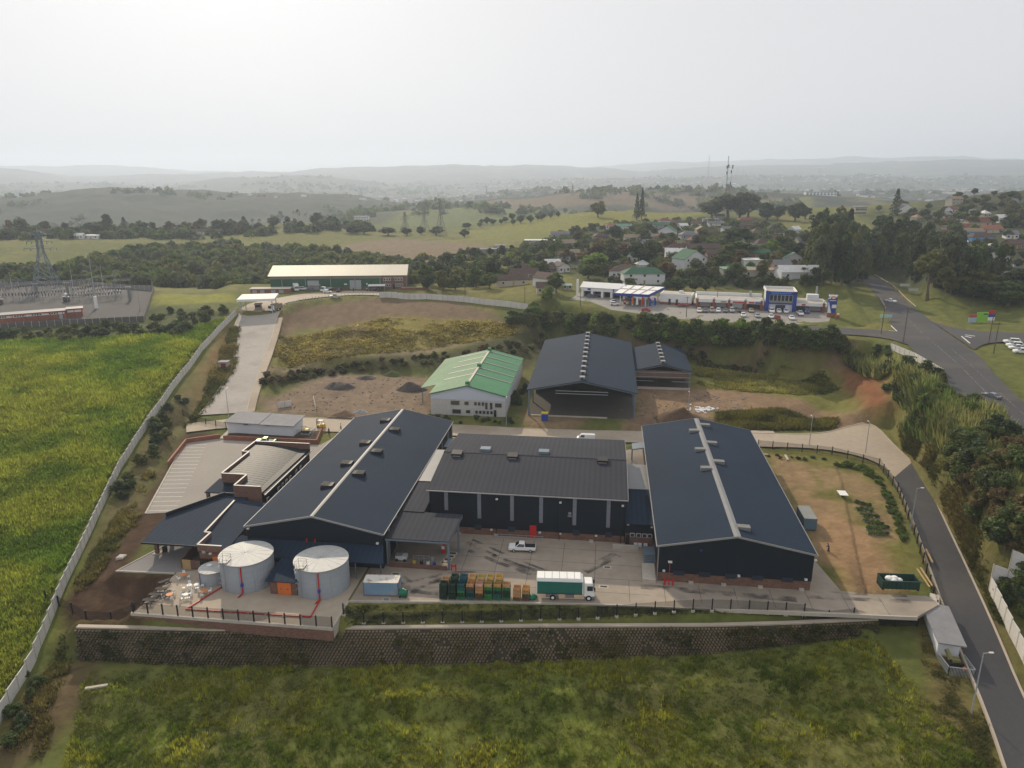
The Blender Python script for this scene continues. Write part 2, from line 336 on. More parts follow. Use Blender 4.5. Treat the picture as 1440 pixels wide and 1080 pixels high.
# ---------------------------------------------------------------- materials
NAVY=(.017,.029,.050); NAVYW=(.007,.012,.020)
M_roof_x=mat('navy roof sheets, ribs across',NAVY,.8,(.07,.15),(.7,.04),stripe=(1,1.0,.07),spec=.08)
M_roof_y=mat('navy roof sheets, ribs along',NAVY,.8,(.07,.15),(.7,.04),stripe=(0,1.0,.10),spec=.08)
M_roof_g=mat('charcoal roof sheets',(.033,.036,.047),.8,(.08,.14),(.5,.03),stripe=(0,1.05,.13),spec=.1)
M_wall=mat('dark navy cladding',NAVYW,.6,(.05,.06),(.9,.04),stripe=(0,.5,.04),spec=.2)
M_trim=mat('pale roof trim',(.23,.23,.225),.5,(.3,.1))
M_cap=mat('grey ridge capping',(.20,.20,.20),.45,(.3,.1))
M_vent=mat('dark louvre',(.012,.013,.016),.6,(2,.1)); M_ventg=mat('grey vent cover',(.17,.17,.165),.5,(1,.06))
M_brick=mat('brown face brick',(.15,.075,.052),.85,(.3,.1),brick=(.5,.18)); M_brickr=mat('red face brick',(.24,.085,.05),.85,(.3,.1),brick=(.5,.18))
M_conc=mat('concrete yard',(.31,.262,.208),.85,(.05,.16),(.6,.10),stain=((.13,.12,.11),.045,.53,.7),coords='World')
M_concw=mat('warm concrete paving',(.36,.30,.23),.85,(.06,.10),(.7,.08),stain=((.25,.19,.13),.05,.55,.6),coords='World')
M_concp=mat('pale concrete',(.42,.38,.32),.85,(.2,.12),(1.5,.1),coords='World')
M_pave=mat('grey block paving',(.20,.19,.185),.85,(.15,.08),(2.,.08),coords='World'); M_park=mat('brown block paving',(.27,.245,.215),.85,(.07,.09),(1.8,.07),coords='World')
M_asph=mat('worn asphalt',(.060,.059,.062),.9,(.05,.14),(1.2,.08),stain=((.10,.085,.07),.06,.55,.5),coords='World')
M_kerb=mat('kerb concrete',(.40,.34,.27),.85,(.3,.12),coords='World'); M_line=mat('white road paint',(.6,.6,.57),.8,(.8,.15),coords='World')
M_dirt=mat('trampled earth',(.28,.19,.12),.95,(.1,.12),(.9,.12),coords='World')
M_tank=mat('galvanised tank sheets',(.30,.33,.36),.5,(.25,.1),(1.4,.04),spec=.4); M_tanktop=mat('pale tank lid',(.44,.44,.42),.6,(.4,.1),(1.5,.05))
M_steel=mat('grey painted steel',(.13,.17,.21),.5); M_galv=mat('galvanised steel',(.32,.34,.36),.45,spec=.5); M_black=mat('black steel',(.012,.012,.014),.6)
M_orange=mat('orange door',(.62,.16,.03),.6,(.8,.08)); M_red=mat('red paint',(.45,.02,.02),.5); M_white=mat('white plaster',(.62,.63,.66),.8,(.2,.06),(1.2,.04)); M_whitew=mat('clean white paint',(.72,.72,.70),.6,(.3,.05))
M_glass=mat('window glass',(.03,.035,.04),.12,spec=.8); M_strip=mat('translucent sheet',(.17,.18,.22),.5,(.7,.08)); M_wood=mat('timber',(.38,.26,.12),.85,(1.,.15)); M_bluew=mat('blue paint',(.02,.06,.35),.5,(.5,.06)); M_blued=mat('blue fascia',(.02,.05,.28),.45)
M_greenr=mat('green roof sheets',(.035,.17,.075),.7,(.1,.14),(1.2,.08),stripe=(1,.76,.06)); M_greenf=mat('faded green roof sheets',(.065,.17,.075),.7,(.12,.2),(.8,.15)); M_greenw=mat('dark green cladding',(.02,.09,.05),.6,(.1,.1),stripe=(0,.6,.06))
M_cream=mat('cream roof sheets',(.45,.42,.33),.55,(.1,.08),stripe=(0,.9,.05)); M_asb=mat('grey roof felt',(.20,.20,.21),.8,(.4,.12),(2,.08)); M_tile=mat('house roof',objcol=True,rough=.85,big=(.3,.1),small=(1.5,.1)); M_hwall=mat('house wall',objcol=True,rough=.85,big=(.3,.07))
M_paint=mat('vehicle paint',objcol=True,rough=.3,spec=.5); M_tyre=mat('tyre rubber',(.012,.012,.012),.9); M_lamp=mat('lamp lens',(.6,.6,.55),.2); M_tail=mat('tail lens',(.35,.01,.01),.3)
M_crate=mat('crate slats',objcol=True,rough=.8,big=(2.,.15)); M_fence=mat('fence mesh',(.02,.022,.024),.7,alpha=.22); M_prec=mat('precast concrete panels',(.56,.54,.50),.85,(.2,.12),(1.4,.08),stripe=(2,.5,.05))
M_leaf=mat('leaves',attr='Col',objcol=True,rough=.65,spec=.25,trans=.4); M_trunk=mat('bark',(.13,.10,.075),.95,(2,.15)); M_grass=mat('grass blades',attr='Col',rough=.7,spec=.15,trans=.5)
M_ground=mat('ground cover',attr='Col',rough=.95,spec=.1,big=(.05,.06),small=(.55,.14),bump=(.9,.55,.5),coords='World')
M_soil=mat('dark soil',(.055,.035,.022),.95,(.4,.15),(1.5,.12),bump=(1.,.8,.4),coords='World'); M_mark=mat('tyre rubber smear with painted shade',(.05,.048,.05),.9,alpha=(.35,.43,.5),coords='World'); M_skin=mat('skin',(.12,.07,.05),.6); M_cloth=mat('clothing',objcol=True,rough=.9)  # tyre smears, opacity raised to stand in for shade before the middle warehouse
M_lich=mat('loffelstein blocks',(.165,.125,.08),.9,(.15,.2),(1.5,.15),coords='World')
M_teal=mat('green curtain side',(.015,.13,.10),.55,(1.,.06),stripe=(0,.35,.08)); M_cont=mat('faded blue container',(.16,.26,.36),.6,(.4,.1),stripe=(0,.3,.10),stain=((.30,.30,.25),.7,.57,.9)); M_cont2=mat('blue grey container',(.10,.17,.23),.6,(.4,.08),stripe=(0,.3,.1)); M_rust=mat('rusty white roof',(.55,.53,.48),.7,(.5,.06),stain=((.22,.09,.04),.9,.56,1.)); M_skip=mat('dark green skip',(.015,.05,.04),.6,(1.,.1)); M_cont2t=mat('grey container roof',(.22,.23,.22),.6,(.5,.08))
# ---------------------------------------------------------------- ground: one sheet from below the camera to the far hills
PAINT=[]
def paint(pts,col,feather=3.,noise=.0,amt=1.,z=None):
    P=[(p[0],p[1]) for p in (Gs(pts) if z is None else [at_z(a,b,z) for a,b in pts])]; PAINT.append((P,col,feather,noise,amt))
def ground():
    th=np.concatenate([np.linspace(-1.35,-.78,36)[:-1],np.linspace(-.78,.62,880),np.linspace(.62,1.25,40)[1:]])
    r=np.geomspace(28,15000,690); T,R=np.meshgrid(th,r); X=np.sin(T)*R; Y=np.cos(T)*R
    Z=hfun(X.ravel(),Y.ravel()).reshape(X.shape); x,y,z=X.ravel(),Y.ravel(),Z.ravel()
    rr=np.hypot(x,y)
    n1=fbm(x,y,40,4,11); n2=fbm(x,y,7,4,12); n3=fbm(x,y,2.,3,13)
    A=np.array([.09,.105,.027]); B=np.array([.15,.14,.042]); c=A+(B-A)*ss((n1*.6+n2*.4-.35)/.3)[:,None]
    far=ss((rr-700)/900)[:,None]; nf=fbm(x,y,130,5,14); nf2=fbm(x,y,35,4,15)
    ridge=np.exp(-((rr-1950)/520)**2)*ss((.10-np.arctan2(x,y))/.1); nf=nf-.3*ridge
    cf=np.array([.030,.040,.026])+(np.array([.12,.115,.05])-np.array([.030,.040,.026]))*ss((nf*.6+nf2*.4-.52)/.2)[:,None]
    c=c*(1-far)+cf*far
    for P,col,fe,no,am in PAINT:
        a=np.array(P); m=(x>a[:,0].min()-fe)&(x<a[:,0].max()+fe)&(y>a[:,1].min()-fe)&(y<a[:,1].max()+fe)
        if not m.any(): continue
        xm,ym=x[m],y[m]; d,_=dline(xm,ym,P,True); sd=np.where(inpoly(xm,ym,P),d,-d)+(n2[m]-.5)*fe*1.6
        w=ss(sd/fe*.5+.5)*am
        if no: w=w*ss((fbm(xm,ym,no,4,len(P)+int(fe*10))-.40)/.16)
        c[m]=c[m]*(1-w[:,None])+np.array(col)*w[:,None]
    c*= (.72+.56*n3)[:,None]
    z=z+(n3-.5)*.22*np.clip((rr-50)/40,0,1)*(c[:,1]>c[:,0]*.9)
    nR,nT=X.shape; i=np.arange(nR*nT).reshape(nR,nT)
    Fq=np.stack([i[:-1,:-1],i[:-1,1:],i[1:,1:],i[1:,:-1]],-1).reshape(-1,4)
    me=npmesh('ground',np.c_[x,y,z],Fq,M_ground,{'Col':np.c_[c,np.ones(len(x))]},smooth=True)
    o=bpy.data.objects.new('ground',me); COL.objects.link(o); struct(o)
GRN=(.11,.165,.018); YEL=(.19,.19,.03); OLV=(.085,.085,.025); BRN=(.15,.105,.06); DRT=(.21,.14,.085); DSOIL=(.062,.036,.021); RED=(.19,.085,.042)
LAWN=(.105,.115,.03); DRY=(.17,.145,.05); SHR=(.04,.05,.018)
# cane field on the left, meadow in front
paint([(0,485),(120,478),(250,470),(325,447),(283,485),(222,560),(120,740),(20,970),(-20,1040),(-200,1000),(-250,480)],GRN,4)
paint([(-200,560),(120,560),(230,540),(150,660),(60,840),(-200,900)],YEL,8,22,.55)
paint([(0,440),(230,430),(330,440),(240,480),(0,478)],(.06,.075,.02),4)
paint([(210,415),(330,413),(335,425),(215,432)],YEL,3)
paint([(110,930),(1230,900),(1340,1000),(1380,1080),(1420,1300),(100,1300),(90,1080)],(.12,.135,.030),4)
paint([(180,940),(1200,920),(1300,1080),(1350,1300),(150,1300)],(.15,.175,.032),6,9,.7)
paint([(180,940),(1200,920),(1300,1080),(1350,1300),(150,1300)],(.14,.115,.05),5,16,.5)
paint([(0,1030),(60,940),(130,900),(130,960),(60,1060),(0,1090),(-100,1300)],(.11,.08,.04),3)
# earth strip inside the boundary wall, dark dug soil
paint([(262,600),(300,610),(262,640),(205,725),(185,805),(190,870),(110,880),(95,850),(150,770),(215,680)],DSOIL,2.5)
paint([(320,500),(300,560),(250,590),(225,590),(280,520),(325,450)],(.17,.13,.055),3)
paint([(310,470),(290,520),(330,470)],RED,3,6,.6)
paint([(165,803),(262,806),(195,868),(100,880),(93,850),(150,768),(188,718),(240,721),(232,735),(205,760)],DSOIL,1.5)
paint([(150,790),(200,800),(180,850),(120,860)],(.10,.062,.036),2,4,.8)
paint([(262,548),(215,600),(165,690),(120,775),(150,775),(190,715),(232,640),(275,575)],(.12,.10,.045),3)
# stepped banks and fields behind the plant
paint([(385,450),(420,430),(520,418),(640,424),(720,455),(660,470),(560,452),(420,462),(375,520)],(.15,.105,.065),3)
paint([(390,470),(540,445),(690,450),(740,470),(600,490),(440,505),(385,520)],(.19,.16,.04),5)
paint([(395,475),(520,455),(580,470),(470,500),(390,510)],(.19,.135,.085),6,16,.9)
paint([(375,515),(500,503),(640,485),(760,466),(765,472),(600,496),(480,515),(375,524)],(.20,.155,.10),2)
paint([(370,530),(480,513),(620,498),(770,472),(790,490),(740,520),(600,520),(480,528),(380,545)],(.055,.055,.02),3)
paint([(370,560),(470,525),(600,530),(620,590),(450,590),(370,582)],(.185,.135,.092),3)
paint([(430,540),(480,530),(520,545),(470,560)],(.16,.12,.085),4,8,.9)
paint([(740,610),(740,575),(1000,575),(1010,600),(900,612)],DRT,3,10,.8)
paint([(970,510),(1160,520),(1190,560),(1110,580),(985,560)],(.15,.15,.04),4)
paint([(890,540),(990,545),(1120,560),(1190,580),(1225,595),(1180,605),(1120,583),(1000,580),(900,612)],DRT,2.5)
paint([(1010,585),(1100,578),(1178,590),(1165,603),(1010,604)],(.12,.115,.028),1.5)
paint([(1185,500),(1240,520),(1255,570),(1225,575),(1180,530)],RED,3)
paint([(960,495),(1180,505),(1215,490),(1100,480),(900,470),(760,470),(800,490)],(.055,.06,.022),4)
paint([(860,474),(1000,484),(1120,493),(1212,492),(1185,520),(1050,511),(930,499)],(.135,.095,.055),2)
# yard beside the right hand warehouse
paint([(1078,632),(1180,640),(1245,665),(1262,720),(1300,830),(1180,835),(1140,740)],(.135,.125,.035),2,None,1)
paint([(1085,640),(1150,660),(1210,740),(1260,830),(1180,832),(1150,760),(1100,690)],(.25,.165,.09),4,9,.95)
paint([(1085,650),(1240,670),(1270,760),(1180,760)],(.25,.17,.095),3,6,.8)
paint([(1170,720),(1230,760),(1270,832),(1200,834),(1160,775)],(.27,.17,.09),3)
paint([(1240,640),(1300,690),(1335,780),(1400,940),(1440,1010),(1440,830),(1380,720),(1300,610)],(.12,.105,.04),3)
paint([(1290,880),(1335,900),(1390,1030),(1410,1090),(1330,1090),(1300,990)],(.13,.105,.04),2.5)
# verges of the main road
paint([(1215,395),(1260,395),(1300,415),(1265,400)],LAWN,2)
paint([(1130,455),(1160,425),(1200,405),(1222,405),(1250,455),(1160,462)],LAWN,2); paint([(1265,400),(1300,440),(1350,462),(1440,468),(1500,470),(1500,430),(1350,405)],LAWN,2)
paint([(1190,470),(1260,480),(1330,520),(1320,530),(1240,500)],LAWN,2); paint([(1380,485),(1440,484),(1560,490),(1600,680),(1410,530)],LAWN,2)
SUB=(.05,.058,.028)
paint([(715,402),(800,382),(880,402),(1000,404),(1135,398),(1150,330),(1060,312),(960,310),(880,313),(780,330),(735,357)],SUB,6); paint([(1225,392),(1330,412),(1440,430),(1700,470),(1700,255),(1440,264),(1390,271),(1300,289),(1225,294)],SUB,6); paint([(1138,402),(1222,402),(1212,340),(1140,330)],SUB,4); paint([(1190,300),(1260,292),(1330,285),(1330,300),(1230,312)],(.13,.14,.035),6,30,.6)
# cane, ploughed land and bush further off
paint([(0,400),(0,375),(130,368),(240,355),(330,345),(520,360),(540,380),(500,410),(300,405)],(.085,.10,.04),6)
paint([(0,372),(60,345),(200,340),(330,340),(300,352),(160,362),(60,372)],(.10,.11,.03),8)
paint([(330,335),(420,322),(520,328),(560,345),(480,355),(380,350)],(.115,.12,.03),8); paint([(480,345),(560,335),(680,345),(660,365),(560,378),(500,370)],(.16,.12,.075),8)
paint([(640,325),(760,316),(830,325),(700,340)],(.14,.145,.03),6); paint([(690,322),(780,300),(900,292),(1000,300),(900,310),(800,326)],(.15,.15,.03),6)
paint([(430,325),(560,300),(700,292),(800,296),(760,308),(660,322),(560,322)],(.10,.12,.035),14); paint([(560,298),(700,280),(900,270),(1060,274),(1150,285),(900,292),(700,292)],(.13,.10,.065),20)
paint([(1040,290),(1140,276),(1220,290),(1120,300)],(.12,.13,.03),10)
ground()
# ---------------------------------------------------------------- roads, yards, paving
def strip(name,L,R,m,up=.05,kind='structure'):
    mb=MB(); n=len(L); vs=[(a[0],a[1],a[2]+up) for a in L]+[(b[0],b[1],b[2]+up) for b in R]
    mb.add(vs,[(i,n+i,n+i+1,i+1) for i in range(n-1)]); o=mb.build(name,m)
    if kind: o['kind']=kind
    return o
def cut(n,a,b):
    L,R=RD[n]; k=len(L); i,j=int(a*(k-1)),int(b*(k-1))+1; return L[i:j],R[i:j]
def off(Ln,d):
    o=[]
    for i,p in enumerate(Ln):
        a=Ln[max(0,i-1)]; b=Ln[min(len(Ln)-1,i+1)]; dx,dy=b[0]-a[0],b[1]-a[1]; q=math.hypot(dx,dy) or 1
        o.append((p[0]-dy/q*d,p[1]+dx/q*d,p[2]))
    return o
def ribbon(name,Ln,w,h,m,z0=0,kind='structure',parent=None):
    A=off(Ln,w/2);B=off(Ln,-w/2); mb=MB(); n=len(Ln)
    vs=[(p[0],p[1],p[2]+z0+h) for p in A]+[(p[0],p[1],p[2]+z0+h) for p in B]+[(p[0],p[1],p[2]+z0-.4) for p in A]+[(p[0],p[1],p[2]+z0-.4) for p in B]
    fs=[]
    for i in range(n-1): fs+=[(i,n+i,n+i+1,i+1),(2*n+i,i,i+1,2*n+i+1),(n+i,3*n+i,3*n+i+1,n+i+1)]
    mb.add(vs,fs+[(0,2*n,3*n,n),(n-1,2*n-1,4*n-1,3*n-1)]); o=mb.build(name,m,parent)
    if kind: o['kind']=kind
    return o
M_rampc=mat('grey concrete road',(.33,.30,.265),.85,(.06,.12),(.8,.08),stain=((.20,.18,.16),.07,.56,.5),coords='World')
strip('concrete_road',*RD['ramp'],M_rampc); strip('concrete_road',*RD['gate_road'],M_concw,.045)
strip('road',*RD['inner_road'],M_concw,.05)
strip('concrete_road',*cut('loop_road',0,.47),M_concw,.06); strip('asphalt_road',*cut('loop_road',.45,1),M_asph,.055)
strip('road',*RD['main_road'],M_asph,.06); strip('road',*RD['side_road'],M_asph,.054); strip('road',*RD['cross_road'],M_asph,.056)
lr=RD['loop_road']; ribbon('kerb',off(lr[0],.1),.35,.16,M_kerb); ribbon('kerb',off(lr[1],-.1)[int(len(lr[1])*.42):],.3,.14,M_kerb)
rp=RD['ramp']; ribbon('kerb',off(rp[0],.1),.35,.18,M_kerb); ribbon('kerb',off(rp[1],-.1),.3,.16,M_kerb)
ribbon('pavement',off(rp[1],-1.3)[:-6],2.2,.12,M_concw)
ir=RD['inner_road']; ribbon('kerb',off(ir[0],.1)[8:],.3,.14,M_kerb); ribbon('pavement',off(ir[0],1.2)[22:],1.8,.10,M_concw)
ml=RD['main_road']; n=len(ml[0])
gr=thing('guard_rail','pale low barrier snaking along the right edge of the main road at the wood','guard rail',ml[1][0])
L=[(p[0]+.6,p[1],p[2]) for p in ml[1][:int(n*.34)]]; MBr=MB()
for a,b in zip(L,L[1:]): MBr.bar((a[0],a[1],a[2]+.65),(b[0],b[1],b[2]+.65),.12,.4)
MBr.build('rail',M_kerb,gr,True)
for p in L[::4]: MB().box(p[0]-.08,p[1]-.08,p[2]-.3,p[0]+.08,p[1]+.08,p[2]+.6).build('post',M_concp,gr,True)
gr=thing('guard_rail','row of short black and yellow bollards edging the left bend of the main road','guard rail',ml[0][6])
for p in resamp(off(ml[0],.5)[8:int(n*.36)],1.6): MB().cyl(p[0],p[1],p[2]-.2,p[2]+.75,.16,6).build('bollard',M_concp,gr,True)
def mark(pts,w,z=.075,name='road_marking',m=None):
    P=[(p[0],p[1],p[2]+z) for p in pts]; return strip(name,off(P,w/2),off(P,-w/2),m or M_line,0)
cl=[tuple((a+b)/2 for a,b in zip(p,q)) for p,q in zip(*RD['main_road'])]
M_fade=mat('faded road paint',(.30,.30,.28),.85,alpha=(.8,.38,.7),coords='World')
mark(cl[12:],.14,.072,m=M_fade); mark(off(cl,3.2)[int(n*.55):],.12,.072,m=M_fade)
def gz(px,py,z): return tuple(at_z(px,py,z))
mark([gz(1352,473,15.5),gz(1364,483,15.5)],.45); mark([gz(1253,458,15.5),gz(1261,466,15.5)],.4)
for q in ([(1357,471),(1371,473)],[(1357,473),(1366,475)]): mark([gz(*q[0],15.5),gz(*q[1],15.5)],.7)
mark([gz(1250,465,15.5),gz(1258,466,15.5)],.35)
# compound slabs
def slabp(name,P,z0,z1,m): o=MB().prism(P,z0,z1).build(name,m); o['kind']='structure'; return o
slabp('concrete_yard',[(-40.8,106.5),(-25.8,108.3),(-.3,110.7),(34,112.5),(52.2,113.4),(57.2,117.6),(56.3,120.2),(46,119.6),(42.2,120),(40.6,129.5),(38,134),(38,187.5),(-70,187),(-70,119),(-63.5,118.2),(-40.8,118.2)],-.5,0,M_conc)
slabp('yard_kerb',[(-41.0,106.2),(-25.8,108.0),(-.3,110.4),(34,112.2),(52.2,113.1),(52.2,113.38),(34,112.48),(-.3,110.68),(-25.8,108.28),(-40.8,106.48)],-.5,.12,M_concp)
slabp('terrace',[(-74.8,98.9),(-41.2,98.9),(-41.2,118.1),(-65,118.1),(-72.5,112.4),(-74.8,111.6)],-.5,.004,M_concw)
slabp('paving',[(-85.8,110.9),(-75.2,111.4),(-72.6,112.5),(-65.3,118.2),(-70.2,119.5),(-70.2,137),(-79.5,137),(-80.5,126.5)],-.5,.002,M_pave)
slabp('parking_lot',[(-94.4,133.2),(-89.9,134.4),(-85,138),(-79.7,137.2),(-70.2,137.2),(-70.2,186.8),(-73,177),(-100.8,177.4),(-102.4,179.2),(-104,177.6),(-109.4,174.2)],-.5,.003,M_park)
mb=MB(); a,b=np.array((-94.6,133.6)),np.array((-109.2,174))
for i in range(18):
    p=a+(b-a)*(i+.4)/18; q=p+np.array((5.9,1.0)); mb.slab([(p[0],p[1]-.07,.009),(q[0],q[1]-.07,.009),(q[0],q[1]+.07,.009),(p[0],p[1]+.07,.009)],.004)
for i in range(6): mb.slab([(-86,156.3+i*2.6-.07,.009),(-81.2,156.6+i*2.6-.07,.009),(-81.2,156.6+i*2.6+.07,.009),(-86,156.3+i*2.6+.07,.009)],.004)
struct(mb.build('parking_lines',M_line))
mb=MB(); P=[(-94.5,133),(-109.6,174.2),(-104.2,157.8)]
slabp('parking_kerb',[(-94.7,133.1),(-109.7,174.2),(-109.4,174.25),(-94.4,133.3)],-.5,.12,M_concp)
slabp('paving_kerb',[(-86.1,110.6),(-75,111.05),(-75,111.35),(-85.8,110.88)],-.5,.1,M_concp); slabp('paving_kerb',[(-86.1,110.6),(-85.8,110.9),(-80.4,126.6),(-80.8,126.7)],-.5,.1,M_concp)
mb=MB()
for x in np.arange(-24,52,6.): y0=108.6+(x+26)*.085; mb.box(x-.03,min(y0+.6,113.2),.002,x+.03,131.5 if x<5 else 118.8,.0055)
for y in (114.5,119,124,129): mb.box(-25,y-.03,.002,9.5,y+.03,.0055)
struct(mb.build('slab_joints',M_vent))
# tyre marks, strengthened to paint in yard shade, and oily drains
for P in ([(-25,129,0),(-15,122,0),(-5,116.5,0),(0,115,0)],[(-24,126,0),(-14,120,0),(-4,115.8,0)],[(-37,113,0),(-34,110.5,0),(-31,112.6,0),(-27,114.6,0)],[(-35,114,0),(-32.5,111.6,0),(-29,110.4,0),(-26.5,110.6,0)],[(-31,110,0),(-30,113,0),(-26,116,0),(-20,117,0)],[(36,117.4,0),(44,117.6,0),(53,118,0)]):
    P=smooth(P,3); mark(P,1.1,.006,'tyre_shade_mark',M_mark); mark(off(P,1.7),.7,.009,'tyre_shade_mark',M_mark)
mark([(8,117.2,0),(34,116.2,0)],1.6,.007,'tyre_shade_mark',M_mark); mark([(-2,121,0),(4,128,0)],2.2,.008,'tyre_shade_mark',M_mark)
for i,(x,y,w,h) in enumerate([(9.6,119.2,1.5,.5),(9.6,120.5,1.5,.5),(9.6,121.8,1.5,.5),(9.6,123.1,1.5,.5),(1.6,116.3,1.2,.5),(2.2,123,1,.4),(-27.6,121,1.2,.6),(-27.3,122.2,1.2,.6),(-27,123.4,1.2,.6),(-26.8,124.6,1.2,.6),(-36,114.6,1.2,.4),(-35.5,116,1.2,.4)]):
    t=thing('drain_grate','dark metal drain grate set flush in the concrete yard','drain',(x,y,0),0,'drain grates in the concrete yard')
    MB().box(-w/2-.25,-h/2-.25,.003,w/2+.25,h/2+.25,.012).build('frame',M_concp,t); MB().box(-w/2,-h/2,.006,w/2,h/2,.02).build('grate',M_vent,t)
# ---------------------------------------------------------------- stepped block wall below the plant
top=[at_z(*p) for p in [(106,884,-1.9),(300,888,-1.9),(480,886,-1.9),(760,883,-1.9),(1000,882,-1.85),(1110,879,-1.6),(1235,873,-.95)]]
ft=[at_z(*p) for p in [(112,926,-6.3),(300,936,-6.4),(480,936,-6.4),(760,930,-6.1),(1000,918,-5.3),(1238,888,-2.6)]]
rw=thing('retaining_wall','long brown retaining wall of open planted blocks dropping from the plant to the meadow','retaining wall',top[2])
T_,B_=resamp(top,.55),None; n=len(T_)
def lerpL(L,t):
    s=np.cumsum([0]+[math.dist(a[:2],b[:2]) for a,b in zip(L,L[1:])]); u=t*s[-1]; i=min(len(L)-2,int(np.searchsorted(s,u,'right'))-1); k=(u-s[i])/(s[i+1]-s[i]); return tuple(L[i][j]+(L[i+1][j]-L[i][j])*k for j in range(3))
mb=MB(); N=60
A=[lerpL(top,i/N) for i in range(N+1)]; Bq=[lerpL(ft,i/N) for i in range(N+1)]
mb.add(A+[(b[0],b[1]-.3,b[2]-.8) for b in Bq],[(i,N+1+i,N+2+i,i+1) for i in range(N)]); mb.build('soil_face',mat('earth behind blocks',(.05,.042,.026),.95,(.3,.15),(2,.2),coords='World'),rw,True)
mb=MB(); NW=230
for r in range(13):
    for i in range(NW):
        u=(i+.5*(r%2)+.3)/NW
        if u>.995 or fbm(np.array([u*150./3.]),np.array([r*.35/1.6]),1.,4,5)[0]+random.uniform(-.09,.09)>.66: continue
        a=np.array(lerpL(top,u)); b=np.array(lerpL(ft,u)); h=a[2]-b[2]; s=(r+.5)/13
        if a[2]-s*4.6<b[2]-.2: continue
        k=(s*4.6)/max(h,.5); p=a+(b-a)*min(k,1.1); p[1]-=.12
        j=random.uniform(-.03,.03); mb.box(p[0]-.16+j,p[1]-.22+j,p[2]-.10,p[0]+.15+j,p[1]+.25,p[2]+.06)
mb.build('blocks',M_lich,rw,True)
C=[(p[0],p[1]+.5,p[2]) for p in top]; dc=ribbon('drain_channel',resamp(C[:],4),.8,.22,M_kerb,0,None,rw); dc.location=-rw.location
# brick face and kerb under the picnic terrace
t=thing('terrace_wall','low red brown brick wall holding up the picnic terrace above the grass bank','wall',(-58,98.7,0))
MB().box(-75.1,98.45,-2.2,-40.9,98.88,-.32).build('wall',M_brick,t,True); MB().box(-75.15,98.4,-.32,-40.85,98.86,.16).build('coping',M_concp,t,True); MB().box(-41.15,98.9,-2,-40.88,106.4,.1).build('side_wall',M_concp,t,True)
# ---------------------------------------------------------------- fences
def fence(name,label,Ln,step,h,m,mesh=M_fence,zf=None,base=None,group=None,cat='fence',pw=.09,rails=()):
    P=resamp(Ln,step); 
    P=[(p[0],p[1],Hz(p[0],p[1]) if zf is None else zf) for p in P]
    t=thing(name,label,cat,P[0],0,group); mb=MB()
    for a,b in zip(P,P[1:]):
        if mesh: mb.hexa([(a[0],a[1],a[2]+.05),(b[0],b[1],b[2]+.05),(b[0]+.02,b[1]+.02,b[2]+.05),(a[0]+.02,a[1]+.02,a[2]+.05)],[(a[0],a[1],a[2]+h),(b[0],b[1],b[2]+h),(b[0]+.02,b[1]+.02,b[2]+h),(a[0]+.02,a[1]+.02,a[2]+h)])
    if mesh: mb.build('mesh_panel',mesh,t,True)
    if rails:
        mb=MB()
        for z in rails:
            for a,b in zip(P,P[1:]): mb.bar((a[0],a[1],a[2]+z),(b[0],b[1],b[2]+z),.06)
        mb.build('rail',m,t,True)
    for p in P[:100]:
        o=MB().box(p[0]-pw,p[1]-pw,p[2]-.2,p[0]+pw,p[1]+pw,p[2]+h+.15).build('post',m,t,True)
        if base: MB().box(p[0]-.3,p[1]-.25,p[2]-.2,p[0]+.3,p[1]+.25,p[2]+.18).build('footing',base,o); 
    return t
def fixfoot(t):                               # sub-parts built in world space follow the thing's origin
    for c in t.children:
        for g in c.children: g.location=-t.location
fixfoot(fence('security_fence','black mesh fence with thin posts on concrete footings along the foot of the lawn bank',[at_z(*p)[:2] for p in [(484,877,-1.8),(760,873,-1.8),(1000,870,-1.7),(1130,868,-1.4)]],3.05,2.1,M_black,base=M_concp))
fence('security_fence','black mesh fence at the yard end running up to the white guard house',[at_z(*p)[:2] for p in [(1130,868,-1.2),(1200,868,-.9),(1292,868,-.8)]],3.05,2.1,M_black)
fence('security_fence','black mesh fence on the kerb of the picnic terrace by the water tanks',[(-74.8,98.65),(-41,98.65)],2.45,1.9,M_black,zf=.1)
fence('security_fence','short black mesh fence across the dark dug soil left of the terrace',[at_z(*p)[:2] for p in [(65,845,-3.4),(120,862,-2.2),(190,862,-1.9)]],3.,2.,M_black)
fence('security_fence','curving black mesh fence with a green hedge between the dirt yard and the loop road',[at_z(*p)[:2] for p in [(1066,628,.1),(1170,638,.1),(1236,655,.1),(1262,690,.1),(1290,760,.1),(1318,850,-.6)]],3.3,2.1,M_black)
fence('security_fence','dark fence between the parking bank and the concrete ramp',[at_z(*p)[:2] for p in [(240,575,3),(275,590,1),(318,600,.8)]],3.2,1.9,M_black)
fence('security_fence','dark fence and sliding gate behind the middle warehouse near the inner road',[(-34,184.5),(-12,184.3),(2,184.2)],3.4,2.,M_black,zf=0,rails=(.2,1.,1.9))
fence('palisade_fence','row of thin dark stakes along the curved road by the gate canopy',[at_z(*p)[:2] for p in [(398,431,13.6),(430,422,14),(480,417,14),(535,416,14)]],1.5,1.2,M_galv,mesh=None,rails=(.9,))
